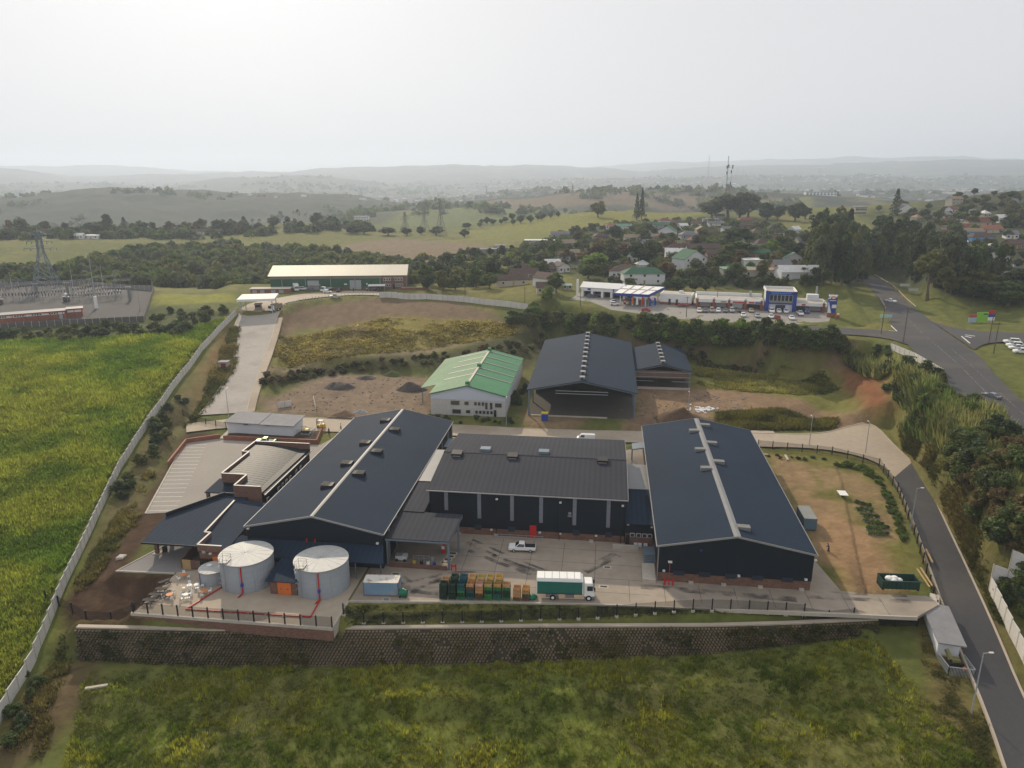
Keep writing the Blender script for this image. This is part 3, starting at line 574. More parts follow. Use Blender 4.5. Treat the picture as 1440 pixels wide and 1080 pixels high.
# precast walls: stepped bays between posts
def precast(label,Ln,h,bay=2.4,group=None,m=M_prec,cut0=None):
    P=resamp(Ln,bay); P=[(p[0],p[1],Hz(p[0],p[1])) for p in P]; t=thing('boundary_wall',label,'wall',P[0],0,group); mb=MB()
    big=len(P)>100; pm=MB()
    for i,(a,b) in enumerate(zip(P,P[1:])):
        z=max(a[2],b[2])-.15+h; z0=min(a[2],b[2])-.5; d=np.array(b[:2])-np.array(a[:2]); d/=np.linalg.norm(d); nn=np.array((-d[1],d[0]))*.06
        mb.hexa([(a[0]-nn[0],a[1]-nn[1],z0),(b[0]-nn[0],b[1]-nn[1],z0),(b[0]+nn[0],b[1]+nn[1],z0),(a[0]+nn[0],a[1]+nn[1],z0)],[(a[0]-nn[0],a[1]-nn[1],z),(b[0]-nn[0],b[1]-nn[1],z),(b[0]+nn[0],b[1]+nn[1],z),(a[0]+nn[0],a[1]+nn[1],z)])
        c=MB().box(a[0]-.1,a[1]-.1,z0,a[0]+.1,a[1]+.1,z+.12)
        if i<100: c.build('post',M_concp,t,True)
    mb.build('panels',m,t,True); return t
precast('long pale precast wall climbing beside the green cane field up to the gate canopy',[at_z(*p)[:2] for p in [(-30,1065,-7.2),(0,1018,-6.8),(50,925,-5),(110,790,-2.2),(170,662,.5),(240,550,5),(285,492,9),(318,455,12),(335,439,13.2)]],2.5,2.6)
precast('pale precast wall across the top of the field behind the terraces below the green warehouse',[at_z(*p)[:2] for p in [(534,418,13.9),(600,418,13.6),(660,423,13.2),(742,433,13)]],2.6,2.6)
precast('grey precast wall between bamboo bank and roadside grass',[at_z(*p)[:2] for p in [(1252,492,15),(1285,507,14.8),(1325,530,14.8)]],2.2,2.3)
precast('cream precast wall at the lower right of the asphalt road',[at_z(*p)[:2] for p in [(1391,829,-.9),(1420,890,-2.0),(1450,950,-3.2),(1500,1040,-5)]],3.0,2.4)
precast('bluish precast wall half hidden in bushes at the right edge',[G(1391,829)[:2],G(1416,816)[:2],G(1450,800)[:2]],2.2,2.2)
# ---------------------------------------------------------------- factory buildings
def gable_y(t,x0,x1,y0,y1,ze,zr,m,cap=M_cap,ov=.35,xr=None,th=.16,name='roof',capw=.45):
    xr=(x0+x1)/2 if xr is None else xr; k0=(zr-ze)/(xr-x0); k1=(zr-ze)/(x1-xr); a,b=y0-ov,y1+ov
    r=MB(); r.slab([(x0-ov,a,ze-k0*ov+.1),(xr,a,zr+.1),(xr,b,zr+.1),(x0-ov,b,ze-k0*ov+.1)],th); r.slab([(xr,a,zr+.1),(x1+ov,a,ze-k1*ov+.1),(x1+ov,b,ze-k1*ov+.1),(xr,b,zr+.1)],th); o=r.build(name,m,t,True)
    if cap:
        c=MB(); c.slab([(xr-capw,a-.02,zr+.16-k0*capw),(xr,a-.02,zr+.16),(xr,b+.02,zr+.16),(xr-capw,b+.02,zr+.16-k0*capw)],.05); c.slab([(xr,a-.02,zr+.16),(xr+capw,a-.02,zr+.16-k1*capw),(xr+capw,b+.02,zr+.16-k1*capw),(xr,b+.02,zr+.16)],.05); q=c.build('ridge_cap',cap,o); q.location=-t.location
        c=MB()
        for yy in (a-.05,b+.05):
            for (xa,za,xb,zb) in ((x0-ov,ze-k0*ov,xr,zr),(xr,zr,x1+ov,ze-k1*ov)): c.bar((xa,yy,za+.02),(xb,yy,zb+.02),.08,.34)
        q=c.build('barge_trim',M_trim,o); q.location=-t.location
    return o
def gable_wall(mb,x0,x1,y0,y1,z0,ze,zr,xr=None):
    xr=(x0+x1)/2 if xr is None else xr
    b=[(x0,y0,z0),(x1,y0,z0),(x1,y1,z0),(x0,y1,z0)]
    vs=[(x0,y0,z0),(x1,y0,z0),(x1,y0,ze),(xr,y0,zr),(x0,y0,ze),(x0,y1,z0),(x1,y1,z0),(x1,y1,ze),(xr,y1,zr),(x0,y1,ze)]
    mb.add(vs,[(0,1,2,3,4),(9,8,7,6,5),(1,6,7,2),(5,0,4,9)]); return mb
def sub(o,name,mb,m): q=mb.build(name,m,o); r=o.parent; q.location=-r.location; return q
def part(t,name,mb,m): return mb.build(name,m,t,True)
def flood(t,x,y,z,dy=-.4): part(t,'floodlight',MB().box(x-.22,y+dy,z-.14,x+.22,y,z+.14),M_lamp)
# right hand warehouse
t=thing('warehouse','navy warehouse at the right with grey vents along its ridge and a brick plinth','warehouse',(24,150,0))
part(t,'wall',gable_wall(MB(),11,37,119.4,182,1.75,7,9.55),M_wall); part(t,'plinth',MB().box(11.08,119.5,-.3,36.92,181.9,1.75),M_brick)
ro=gable_y(t,11,37,119.4,182,7,9.55,M_roof_x,capw=.6)
k=2.55/13
for s,ys in ((-1,(149.5,160.5,173)),(1,(122.8,150+3.5,165,177.5))):
    for y in ys:
        a,b=24+s*.5,24+s*2.7; z=lambda x:9.55-abs(x-24)*k+.1
        mb=MB(); mb.hexa([(a,y-.65,z(a)),(b,y-.65,z(b)),(b,y+.65,z(b)),(a,y+.65,z(a))],[(a,y-.65,z(a)+.38),(b,y-.65,z(a)+.30),(b,y+.65,z(a)+.30),(a,y+.65,z(a)+.38)]); sub(ro,'roof_vent',mb,M_ventg)
part(t,'gutter',MB().box(10.45,119,6.75,10.62,182.4,6.95).box(37.38,119,6.75,37.55,182.4,6.95),M_trim)
for x in (14.6,19,23.5,28,33): part(t,'louvre_flap',MB().box(x-.95,119.22,1.45,x+.95,119.42,2.3),mat('navy flap',(.02,.03,.045),.5) if 'navy flap' not in MATS else MATS['navy flap'])
for x in (16.8,22.4,28.6,35.5): part(t,'pipe_base',MB().box(x-.4,119,-.1,x+.4,119.5,.35),M_concp)
for x,z in ((12,2.2),(24.8,2.1),(36,2.2)): flood(t,x,119.4,z)
flood(t,37.2,119.4,6,-.35); part(t,'sensor',MB().box(18,119.2,6.4,18.3,119.4,6.6),M_bluew)
part(t,'downpipe',MB().bar((10.9,119.3,0),(10.9,119.3,6.9),.14).bar((10.9,140,0),(10.9,140,6.9),.14).bar((10.9,165,0),(10.9,165,6.9),.14),M_trim)
part(t,'door_canopy',MB().slab([(8,172.5,4.4),(11,172.5,4.9),(11,176.5,4.9),(8,176.5,4.4)],.15).bar((8.1,172.6,0),(8.1,172.6,4.3),.15).bar((8.1,176.4,0),(8.1,176.4,4.3),.15),M_steel)
st=part(t,'metal_stair',MB().box(8.9,126.5,.9,10.9,130,1.02),M_steel); mb=MB()
for i in range(6): mb.box(8.9,126.4-.4*(i+1),.78-.15*i,10.9,126.4-.4*i,.86-.15*i)
for x in (8.9,10.85): mb.bar((x,124,1),(x,126.5,2),.06).bar((x,126.5,2),(x,130,2),.06).bar((x,126.5,1),(x,126.5,2),.06).bar((x,124.1,0),(x,124.1,1.1),.06)
sub(st,'handrail',mb,M_steel); part(t,'loading_ramp',MB().hexa([(8.4,118.8,-.2),(10.7,118.8,-.2),(10.7,124,-.2),(8.4,124,-.2)],[(8.4,118.8,.5),(10.7,118.8,.5),(10.7,124,.8),(8.4,124,.8)]),M_concp)
t2=thing('hydrant','red hydrant bollards with a lamp post at the corner of the right warehouse','hydrant',(13,118.2,0))
for x in (12.2,13.6): part(t2,'bollard',MB().cyl(x,118.2,0,1.5,.14,8),M_red)
part(t2,'pipe',MB().bar((12.2,118.2,.9),(13.6,118.2,.9),.16).cyl(12.9,118.2,0,1.1,.09,8),M_red); part(t2,'lamp_post',MB().cyl(12.9,118.5,0,4.4,.05,8),M_red); part(t2,'lamp',MB().box(12.55,118.1,4.35,13.25,118.6,4.55),M_lamp)
# left hand warehouse
t=thing('warehouse','longest navy warehouse, at the left, with black louvred vents beside a pale ridge','warehouse',(-51,150,0))
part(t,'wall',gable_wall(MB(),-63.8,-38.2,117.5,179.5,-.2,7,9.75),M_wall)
ro=gable_y(t,-63.8,-38.2,117.5,179.5,7,9.75,M_roof_x,M_trim,capw=.35); k=2.75/12.8
for s,ys in ((-1,(131,142.5,155,171)),(1,(137.5,150,164.5))):
    for y in ys:
        x=-51+s*2.1; z=9.75-2.1*k; q=[(x-1.25,y-1,z-.3),(x+1.25,y-1,z-.3),(x+1.25,y+1,z-.3),(x-1.25,y+1,z-.3)]
        mb=MB().hexa(q,[(a*.92+x*.08,b*.92+y*.08,z+.62-s*(a-x)*.12) for a,b,c in q]); v=sub(ro,'roof_vent',mb,M_vent)
        mb=MB(); [mb.box(x-1.2,y-.8+i*.4,z+.5,x+1.2,y-.65+i*.4,z+.72) for i in range(5)]; mb.build('slats',M_black,None).parent=v
for c in ro.children:
    for g in c.children: g.location=(0,0,0)
part(t,'gutter',MB().box(-37.85,117.2,6.8,-37.7,180,6.98).box(-64.3,117.2,6.8,-64.15,180,6.98),M_trim)
for i,y in enumerate((121,126,132,139,146,153,160,167,174,179)): part(t,'column',MB().box(-38.15,y-.15,0,-37.85,y+.15,6.8),M_trim if y>119 else M_wall)
part(t,'front_lean_to',MB().slab([(-62,117.4,4.7),(-38,117.4,4.7),(-36.8,113.2,3.4),(-60,113.2,3.4)],.14).slab([(-67.3,115.6,3.2),(-60,113.2,3.38),(-62,117.4,4.68),(-65.6,118.6,4.4)],.14),M_roof_y)
for x in (-58,-50,-42,-37.4): part(t,'lean_to_post',MB().bar((x,113.5,0),(x,113.5,3.4),.16),M_steel)
flood(t,-39,117.4,5.2); flood(t,-63.4,117.5,6.6); part(t,'red_valve',MB().cyl(-52.2,117,4.7,5.4,.12,6).cyl(-50.6,117,4.7,5.4,.12,6),M_red)
part(t,'rear_canopy',MB().slab([(-37.8,168,4.6),(-35,168,4.2),(-35,174,4.2),(-37.8,174,4.6)],.12),M_steel)
part(t,'rear_door',MB().box(-38.17,150.5,0,-38.05,154,4.2),M_galv)
# middle warehouse
t=thing('warehouse','middle charcoal roofed warehouse with tall translucent strips and a red door','warehouse',(-14,146,0))
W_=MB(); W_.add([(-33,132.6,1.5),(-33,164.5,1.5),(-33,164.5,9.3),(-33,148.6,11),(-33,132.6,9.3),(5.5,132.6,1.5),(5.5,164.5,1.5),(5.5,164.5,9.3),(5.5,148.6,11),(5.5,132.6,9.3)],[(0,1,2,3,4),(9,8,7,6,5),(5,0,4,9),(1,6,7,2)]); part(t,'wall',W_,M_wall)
part(t,'plinth',MB().box(-32.92,132.7,-.2,5.42,164.4,1.5),M_brick)
r=MB(); r.slab([(-33.3,132.2,9.36),(5.8,132.2,9.36),(5.8,148.6,11.1),(-33.3,148.6,11.1)],.15); r.slab([(-33.3,148.6,11.1),(5.8,148.6,11.1),(5.8,165,9.36),(-33.3,165,9.36)],.15); ro=part(t,'roof',r,M_roof_g)
sub(ro,'ridge_cap',MB().slab([(-33.35,148.1,11.12),(5.85,148.1,11.12),(5.85,148.6,11.18),(-33.35,148.6,11.18)],.05).slab([(-33.35,148.6,11.18),(5.85,148.6,11.18),(5.85,149.1,11.12),(-33.35,149.1,11.12)],.05),M_roof_g)
sub(ro,'barge_trim',MB().bar((5.85,132.2,9.3),(5.85,148.6,11.05),.08,.3).bar((5.85,148.6,11.05),(5.85,165,9.3),.08,.3),M_trim)
for x in (-30.2,-18.2,.8):
    mb=MB().hexa([(x-1.1,146.4,10.7),(x+1.1,146.4,10.7),(x+1.1,148.2,10.9),(x-1.1,148.2,10.9)],[(x-1.1,146.2,11.5),(x+1.1,146.2,11.5),(x+1.1,148.2,11.75),(x-1.1,148.2,11.75)]); v=sub(ro,'roof_vent',mb,M_vent)
    MB().box(x-.9,146.12,10.95,x+.9,146.24,11.1).build('lip',M_trim,v)
for x in (-24.5,-11.8): sub(ro,'roof_vent',MB().box(x-1.1,149.4,10.8,x+1.1,151.2,11.65),M_steel)
part(t,'gutter',MB().box(-33.4,131.95,9.12,5.9,132.17,9.3),M_trim)
for i,(x,zb) in enumerate(((-29.6,5.0),(-23,3.6),(-16.5,3.5),(-10.8,3.4),(-4.3,3.3),(2.2,3.2))):
    q=part(t,'light_strip',MB().box(x-.36,132.48,zb,x+.36,132.64,9.1),M_strip)
    mb=MB(); [mb.box(x-.37,132.46,z,x+.37,132.5,z+.06) for z in np.arange(zb+1.1,9,1.1)]; sub(q,'joint',mb,M_trim)
for x in (-23.3,-16.6,-3.9,2.4): part(t,'louvre_flap',MB().box(x-.65,132.4,1.2,x+.65,132.62,2.2),MATS['navy flap'])
for x in (-19.6,-7.2,4.7): part(t,'downpipe',MB().bar((x,132.4,0),(x,132.4,9.2),.13),M_black); flood(t,x+.15,132.4,8.1)
part(t,'red_door',MB().box(-13,132.4,.2,-11.7,132.72,2.7),M_red); part(t,'speaker_horn',MB().cyl(-5.2,132.3,5.7,6.0,.32,10).box(-5.6,132.3,5.1,-4.8,132.6,5.35),M_trim)
for x in (-20.6,-11,0,-7): flood(t,x,132.6,1.3,-.25)
mb=MB(); 
for z in (.4,.9): mb.bar((-20,131.6,z),(-10.2,131.6,z),.06)
for x in np.arange(-20,-10,1.6): mb.bar((x,131.6,0),(x,131.6,.95),.06)
part(t,'guard_rail',mb,M_galv)
part(t,'pipe_base',MB().box(-27.6,132,0,-26.8,132.5,.4).box(-1.3,132,0,-.5,132.5,.4).box(-20,132,0,-19.3,132.5,.4),M_concp)
# loading canopy and link roofs
t=thing('loading_canopy','grey ribbed loading canopy on blue grey posts between the left and middle warehouses','canopy',(-32,124,0))
ro=part(t,'roof',MB().slab([(-38,118.3,5.75),(-26.1,118.3,5.75),(-25.5,128.6,6.2),(-37.9,128.6,6.2)],.14),M_roof_g)
part(t,'edge_beam',MB().bar((-37.9,118.35,5.45),(-26.2,118.35,5.45),.2,.3).bar((-26.15,118.4,5.45),(-25.6,128.4,5.85),.2,.3),M_steel)
for x,y,z in ((-26.3,118.6,5.5),(-25.8,125.2,5.7),(-37.6,118.6,5.5)): 
    part(t,'post',MB().box(x-.18,y-.18,0,x+.18,y+.18,z),M_steel)
part(t,'low_wall',MB().box(-37.3,118.2,-.1,-26.6,118.55,.75),M_brick); part(t,'upper_roof',MB().slab([(-37.9,128.4,6.35),(-33.1,128.4,6.35),(-33.1,142,6.6),(-37.9,142,6.6)],.12),M_roof_g); part(t,'rear_roof',MB().slab([(-37.9,142.1,6.75),(-33.1,142.1,6.75),(-33.1,160,6.9),(-37.9,160,6.9)],.12),M_cap)
part(t,'back_wall',MB().box(-37.8,128.7,0,-33.1,128.9,6.2),M_wall)
t=thing('link_building','low navy roofed link building between the middle and right warehouses','building',(8,145,0))
part(t,'wall',MB().box(5.55,131.8,2.6,10.85,160,5.0),M_wall); part(t,'plinth',MB().box(5.6,131.9,-.1,10.8,160,2.6),M_brick)
part(t,'roof',MB().slab([(5.5,131,5.0),(10.9,131,5.0),(10.9,146,5.5),(5.5,146,5.5)],.14),M_roof_y); part(t,'rear_roof',MB().slab([(5.5,146.05,5.62),(10.9,146.05,5.62),(10.9,160.5,5.3),(5.5,160.5,5.3)],.14),M_cap)
for x in (6.9,8.1,9.2,10.2): q=part(t,'window',MB().box(x-.42,131.7,1.9,x+.42,131.95,2.7),M_white); sub(q,'pane',MB().box(x-.34,131.66,1.97,x+.34,131.8,2.63),M_glass)
part(t,'doorway',MB().box(5.7,131.75,0,6.4,131.95,2.2),M_vent); flood(t,6,131.8,4.6); flood(t,10.5,131.8,4.3)
part(t,'ramp_wall',MB().box(3.2,130.2,-.1,8.1,130.4,.9),M_concp); 
for x in (7.6,8.4,9.5): part(t,'air_unit',MB().box(x-.35,131.2,.1,x+.35,131.8,.7),M_white)
# office wing
t=thing('office_block','upper office block with a shiny ribbed curved roof and brick parapets beside the car park','office building',(-75,147,0))
X0,X1=-80.3,-68.6
part(t,'wall',MB().prism([(-80.3,140.2),(-74.6,140.2),(-74.6,134.5),(-68.9,134.5),(-68.7,159.6),(-82,159.6),(-82,153),(-80.3,153)],-.1,5.6),M_wall)
r=MB(); NX=9
def rz(x): u=(x+82)/13.4; return 6.55-1.25*u*u
for (xa,xb,ya,yb) in ((-82,-80.3,153.2,159.5),(-80.3,-74.6,140.3,159.5),(-74.6,-68.2,134.7,159.5)):
    n=5
    for i in range(n):
        a=xa+(xb-xa)*i/n; b=xa+(xb-xa)*(i+1)/n; r.slab([(a,ya,rz(a)),(b,ya,rz(b)),(b,yb,rz(b)),(a,yb,rz(a))],.12)
M_shiny=mat('wet looking ribbed sheet',(.016,.021,.028),.5,(.25,.12),(1.,.1),stripe=(1,1.05,.25,.5),spec=.22)
part(t,'roof',r,M_shiny)
pr=MB(); Q=[(-68.5,159.7),(-82.1,159.7),(-82.1,153),(-80.4,153),(-80.4,140.1),(-74.7,140.1),(-74.7,134.4),(-68.9,134.4)]
for a,b in zip(Q,Q[1:]): pr.bar((a[0],a[1],6.0),(b[0],b[1],6.0),.22,2.0)
part(t,'parapet',pr,M_brick); pc=MB()
for a,b in zip(Q,Q[1:]): pc.bar((a[0],a[1],7.06),(b[0],b[1],7.06),.34,.1)
part(t,'coping',pc,M_trim); part(t,'brick_front',MB().box(-74.8,134.15,0,-68.8,134.45,7.0),M_brick)
for y in (136.5,142,144,146,148,151.5,154): q=part(t,'window',MB().box(-68.75,y-.5,2.4,-68.55,y+.5,3.7),M_whitew); sub(q,'pane',MB().box(-68.7,y-.4,2.5,-68.52,y+.4,3.6),M_glass)
part(t,'long_window',MB().box(-68.75,137.5,2.2,-68.56,140.8,2.9),M_strip)
part(t,'side_gutter',MB().box(-68.3,134.4,5.05,-68.1,159.8,5.25),M_trim)
t=thing('entrance_porch','small flat navy porch roof on brick piers in front of the upper office block','porch',(-80,141,0))
part(t,'roof',MB().slab([(-83,137,3.85),(-76.4,137.1,3.85),(-76.4,143.4,4.3),(-80.4,143.4,4.3),(-82.9,143.4,4.3)],.2),M_roof_y); part(t,'pier',MB().box(-82.8,137.2,0,-82.2,137.8,3.7),M_brick); part(t,'low_wall',MB().box(-82.8,137.9,0,-82.5,141.5,1),M_brick).location.z+=0
part(t,'floor',MB().box(-82.4,137.8,-.1,-76.5,143,.25),M_concw)
t=thing('covered_parking','broad navy mono pitch canopy over grey paving at the left end of the offices','canopy',(-77,124,0))
part(t,'roof',MB().slab([(-83,114.6,3.9),(-68.4,114.6,3.9),(-71.9,134.4,4.6),(-76.6,134.4,4.6),(-84,124.4,4.25),(-84.1,122,4.15)],.18),M_roof_y)
part(t,'parapet',MB().bar((-84.1,124.5,4.6),(-77,134.5,4.9),.2,.9).bar((-77,134.5,4.9),(-73.8,134.5,4.9),.2,.7),M_wall)
part(t,'fascia',MB().bar((-83.1,114.5,3.78),(-68.4,114.5,3.78),.12,.32),M_wall)
for x,y in ((-82.3,117.7),(-82.9,124.2)): q=part(t,'pier',MB().box(x-.3,y-.3,0,x+.3,y+.3,3.9),M_brick); sub(q,'pad',MB().box(x-.7,y-.7,-.1,x+.7,y+.7,.12),M_concp)
part(t,'bin',MB().box(-81.6,118.2,0,-80.9,118.8,1.1),M_black); part(t,'rear_wall',MB().box(-79,134.6,0,-72,134.8,3.9),M_brick)
t=thing('office_wing','navy roofed wing with a stepped brick parapet and a tall orange door','office building',(-69,122,0))
part(t,'wall',MB().prism([(-70.9,113),(-66.3,113),(-67.4,130),(-72.6,130),(-72.2,118),(-70.9,118)],-.1,3.55),M_brick)
part(t,'roof',MB().slab([(-70.9,113.2,4.3),(-66,113.2,3.9),(-66.8,132,4.6),(-73.2,132,5.0),(-72.1,118.2,4.45)],.14),M_roof_x)
pr=MB();pc=MB(); Q=[(-66.4,112.9),(-71,112.9),(-71,117.6),(-72.2,117.6),(-73.3,131.5)]
for a,b in zip(Q,Q[1:]): pr.bar((a[0],a[1],4.45),(b[0],b[1],4.45),.22,1.3); pc.bar((a[0],a[1],5.14),(b[0],b[1],5.14),.36,.1)
part(t,'parapet',pr,M_brick); part(t,'coping',pc,M_trim)
part(t,'orange_door',MB().box(-68.3,112.7,.05,-66.5,112.98,2.9),M_orange); part(t,'sign',MB().box(-67.4,112.62,1.6,-66.8,112.72,1.85),M_whitew); part(t,'window',MB().box(-70.2,112.75,3.5,-69.6,112.95,4.0),M_galv); flood(t,-68.6,112.9,3.6)
mb=MB(); [mb.box(x,112.75,.9,x+.12,112.9,2.4) for x in np.arange(-70.8,-68.4,.34)]
part(t,'air_bricks',mb,M_vent); part(t,'yard_wall',MB().box(-74.6,113,0,-71,113.2,1.7).box(-74.8,113,0,-74.55,120,2.0),M_brick); part(t,'gate',MB().box(-74.4,112.9,0,-72.8,113.1,1.8),M_wood); part(t,'serving_hatch',MB().slab([(-73.5,117.2,3.0),(-71.7,117.2,3.0),(-71.7,117.9,3.2),(-73.5,117.9,3.2)],.1),M_galv)
# tanks and pump house
def tank(label,x,y,r,h,lad=True):
    t=thing('water_tank',label,'water tank',(x,y,0)); n=48
    part(t,'shell',MB().cyl(x,y,0,h,r,n),M_tank); mb=MB()
    for i in range(12):
        a=2*math.pi*(i+.3)/12; mb.bar((x+r*1.002*math.cos(a),y+r*1.002*math.sin(a),.02),(x+r*1.002*math.cos(a),y+r*1.002*math.sin(a),h-.02),.07)
    part(t,'seams',mb,M_galv); mb=MB()
    for z in np.arange(.95,h,1.0):
        P=[(x+(r+.012)*math.cos(a),y+(r+.012)*math.sin(a),z) for a in np.linspace(0,2*math.pi,n+1)]
        for a,b in zip(P,P[1:]): mb.bar(a,b,.03)
    part(t,'hoops',mb,M_galv)
    q=part(t,'lid',MB().cyl(x,y,h,h+.12,r+.06,n).cyl(x,y,h+.12,h+.34,r+.02,n,.12),M_tanktop)
    mb=MB()
    for i in range(16): a=2*math.pi*i/16; mb.bar((x+r*math.cos(a),y+r*math.sin(a),h+.14),(x,y,h+.35),.025)
    sub(q,'lid_ribs',mb,M_tank)
    mb=MB(); P=[(x+(r+.05)*math.cos(a),y+(r+.05)*math.sin(a),h) for a in np.linspace(0,2*math.pi,n+1)]
    for a,b in zip(P,P[1:]): mb.bar(a,b,.1)
    part(t,'rim',mb,M_trim)
    if lad:
        a=math.radians(240); lx,ly=x+(r+.25)*math.cos(a),y+(r+.25)*math.sin(a); mb=MB()
        for d in (-.25,.25): mb.bar((lx+d,ly,0),(lx+d,ly,h+1.2),.05)
        for z in np.arange(.3,h+1,.3): mb.bar((lx-.25,ly,z),(lx+.25,ly,z),.035)
        for z in (2,3,4,5): 
            if z<h: mb.bar((lx-.35,ly-.6,z),(lx+.35,ly-.6,z),.04).bar((lx-.35,ly-.6,z),(lx-.35,ly,z),.04).bar((lx+.35,ly-.6,z),(lx+.35,ly,z),.04)
        part(t,'ladder',mb,M_galv); mb=MB(); ux,uy=math.cos(a),math.sin(a)
        mb.box(lx-.6,ly,h+.25,lx+.9,ly+1.7,h+.32)
        for (p,q) in (((-.6,.1),(-.6,1.7)),((-.6,1.7),(.9,1.7)),((.9,.1),(.9,1.7))):
            for z in (.8,1.3): mb.bar((lx+p[0],ly+p[1],h+z),(lx+q[0],ly+q[1],h+z),.05)
        for p in ((-.6,.1),(-.6,1.7),(.9,1.7),(.9,.1)): mb.bar((lx+p[0],ly+p[1],h+.2),(lx+p[0],ly+p[1],h+1.3),.05)
        part(t,'platform',mb,M_trim)
        mb=MB(); px=x+.25*r; py=y-math.sqrt(r*r-(px-x)**2)-.15
        mb.bar((px,py,.2),(px,py,h-.2),.18).bar((px,py,h-.25),(px,py+.5,h-.25),.18).bar((px,py,.2),(px-.3,py-1.2,.15),.16); part(t,'red_pipe',mb,M_red); part(t,'blue_valve',MB().box(px-.18,py-.18,1.5,px+.18,py+.18,2.1),M_bluew)
    return t
tank('large galvanised water tank nearer the offices, left of the pump house',-60.7,110.7,4.55,5.2); tank('large galvanised water tank nearer the blue container, right of the pump house',-47.0,110.6,4.6,5.2)
t=tank('small squat galvanised tank beside the orange picnic tables',-66.9,109.9,2.25,2.4,False); part(t,'hatch',MB().box(-68,110,2.55,-67.2,110.7,2.75),M_whitew); part(t,'level_gauge',MB().bar((-68.2,107.9,.2),(-68.2,107.9,2.3),.08),M_bluew)
t=thing('pump_house','small brick pump house with orange double doors between the two big tanks','pump house',(-52.5,109,0))
part(t,'wall',MB().box(-55,107,-.05,-50.2,112.2,2.75),M_brick); part(t,'roof',MB().slab([(-55.5,106.4,2.8),(-49.8,106.4,2.8),(-49.8,113,3.5),(-55.5,113,3.5)],.16),M_roof_y)
for x in (-53.6,-52.4): q=part(t,'orange_door',MB().box(x,106.88,.05,x+1.18,107.05,2.35),M_orange); sub(q,'handle',MB().box(x+.5,106.82,1.1,x+.7,106.9,1.2),M_black)
part(t,'lamp',MB().box(-51.4,106.8,2.5,-50.9,107,2.65),M_lamp); part(t,'red_sign',MB().box(-54.4,106.95,1.9,-54.1,107.0,2.15),M_red)
t=thing('fire_pipe','red fire water pipe laid along the edge of the tank slab','pipe',(-55,100.4,0))
mb=MB(); Q=[(-64.2,107.8,.15),(-66.8,100.6,.15),(-45.5,101,.15),(-45.8,106,.15)]
for a,b in zip(Q,Q[1:]): mb.bar(a,b,.17)
part(t,'pipe',mb,M_red); mb=MB(); [mb.box(x-.1,100.5,0,x+.1,100.9,.2) for x in np.arange(-65,-46,3.)]; part(t,'saddle',mb,M_concp)
for x,y,lab in ((-38.9,113.4,'red hydrant pipes beside the lean-to post at the loading canopy'),(-25.4,118.4,'red hydrant at the front right post of the loading canopy')):
    t=thing('hydrant',lab,'hydrant',(x,y,0)); part(t,'riser',MB().cyl(x-.4,y,0,1.3,.12,8).cyl(x+.4,y,0,1.3,.12,8),M_red); part(t,'crossbar',MB().bar((x-.4,y,.9),(x+.4,y,.9),.14),M_red); part(t,'valve_wheel',MB().cyl(x,y,.85,1.0,.25,10),M_red)
# white guard and meter buildings
t=thing('store_building','long low white building with a grey felt roof at the head of the car park','building',(-90,185,.4)); Q=[(-101.2,182),(-82.1,181.2),(-81.9,187.6),(-101,188.4)]
part(t,'wall',MB().prism(Q,-.2,3.6),M_white); part(t,'roof',MB().slab([(-101.7,181.2,3.7),(-91.5,180.8,3.7),(-91.3,188.8,4.2),(-101.5,189.2,4.2)],.2).slab([(-91.4,180.75,3.62),(-81.5,180.4,3.62),(-81.3,188.4,4.12),(-91.2,188.78,4.12)],.2),M_asb)
for x in (-95.5,-89.3,-83.6): part(t,'air_vent',MB().box(x-.6,181.2,3.1,x+.6,181.85,3.35).box(x,181,3.1,x+.1,181.8,3.3),M_ventg)
part(t,'plinth',MB().prism([(-101.3,181.85),(-82,181.05),(-81.8,187.7),(-101.1,188.5)],-.3,.35),M_concp)
t=thing('planter_wall','low red brick wall stepping round the bank behind the white building and the car park','wall',(-90,178,0)); mb=MB()
for a,b in (((-108.8,174.0),(-101.6,178.6)),((-100.2,177.6),(-74.2,177.6)),((-74.2,177.6),(-76.6,188)),((-104.6,158.5),(-108.8,174.2))): mb.bar((a[0],a[1],.45),(b[0],b[1],.45),.3,1.3)
part(t,'brick_wall',mb,M_brickr); mb=MB()
for a,b in (((-108.8,174.0),(-101.6,178.6)),((-100.2,177.6),(-74.2,177.6)),((-104.6,158.5),(-108.8,174.2))): mb.bar((a[0],a[1],1.13),(b[0],b[1],1.13),.4,.08)
part(t,'coping',mb,mat('terracotta coping',(.33,.16,.10),.85,(.5,.1))); slabp('soil_bed',[(-100.1,177.8),(-74.4,177.8),(-76.3,186.5),(-100.4,181.5)],-.3,.45,M_soil)
slabp('path',[(-101.5,177.8),(-100.4,177.7),(-101.2,186),(-102.6,186)],-.3,.3,M_concp)
t=thing('guard_house','white gatehouse with a flat grey felt roof at the fence corner by the asphalt road','guard house',(55.5,112.5,-3)); gz0=-3.2
part(t,'wall',MB().prism([(53.6,108.2),(56.6,107.7),(58.2,117),(55.0,117.6)],-4.5,-.6),M_white)
part(t,'roof',MB().slab([(53.2,107.4,-.55),(57.1,106.8,-.55),(58.8,117.6,-.15),(54.5,118.4,-.15)],.22),M_asb); part(t,'plinth',MB().prism([(53.5,108.1),(56.7,107.6),(58.3,117.1),(54.9,117.7)],-4.6,-3.0),M_concp)
q=part(t,'door',MB().box(57.2,110.5,-2.9,57.6,111.5,-.9),M_galv)
t=thing('generator','yellow and black diesel generator inside the galvanised cage by the gatehouse','generator',(55.3,106,-3.6))
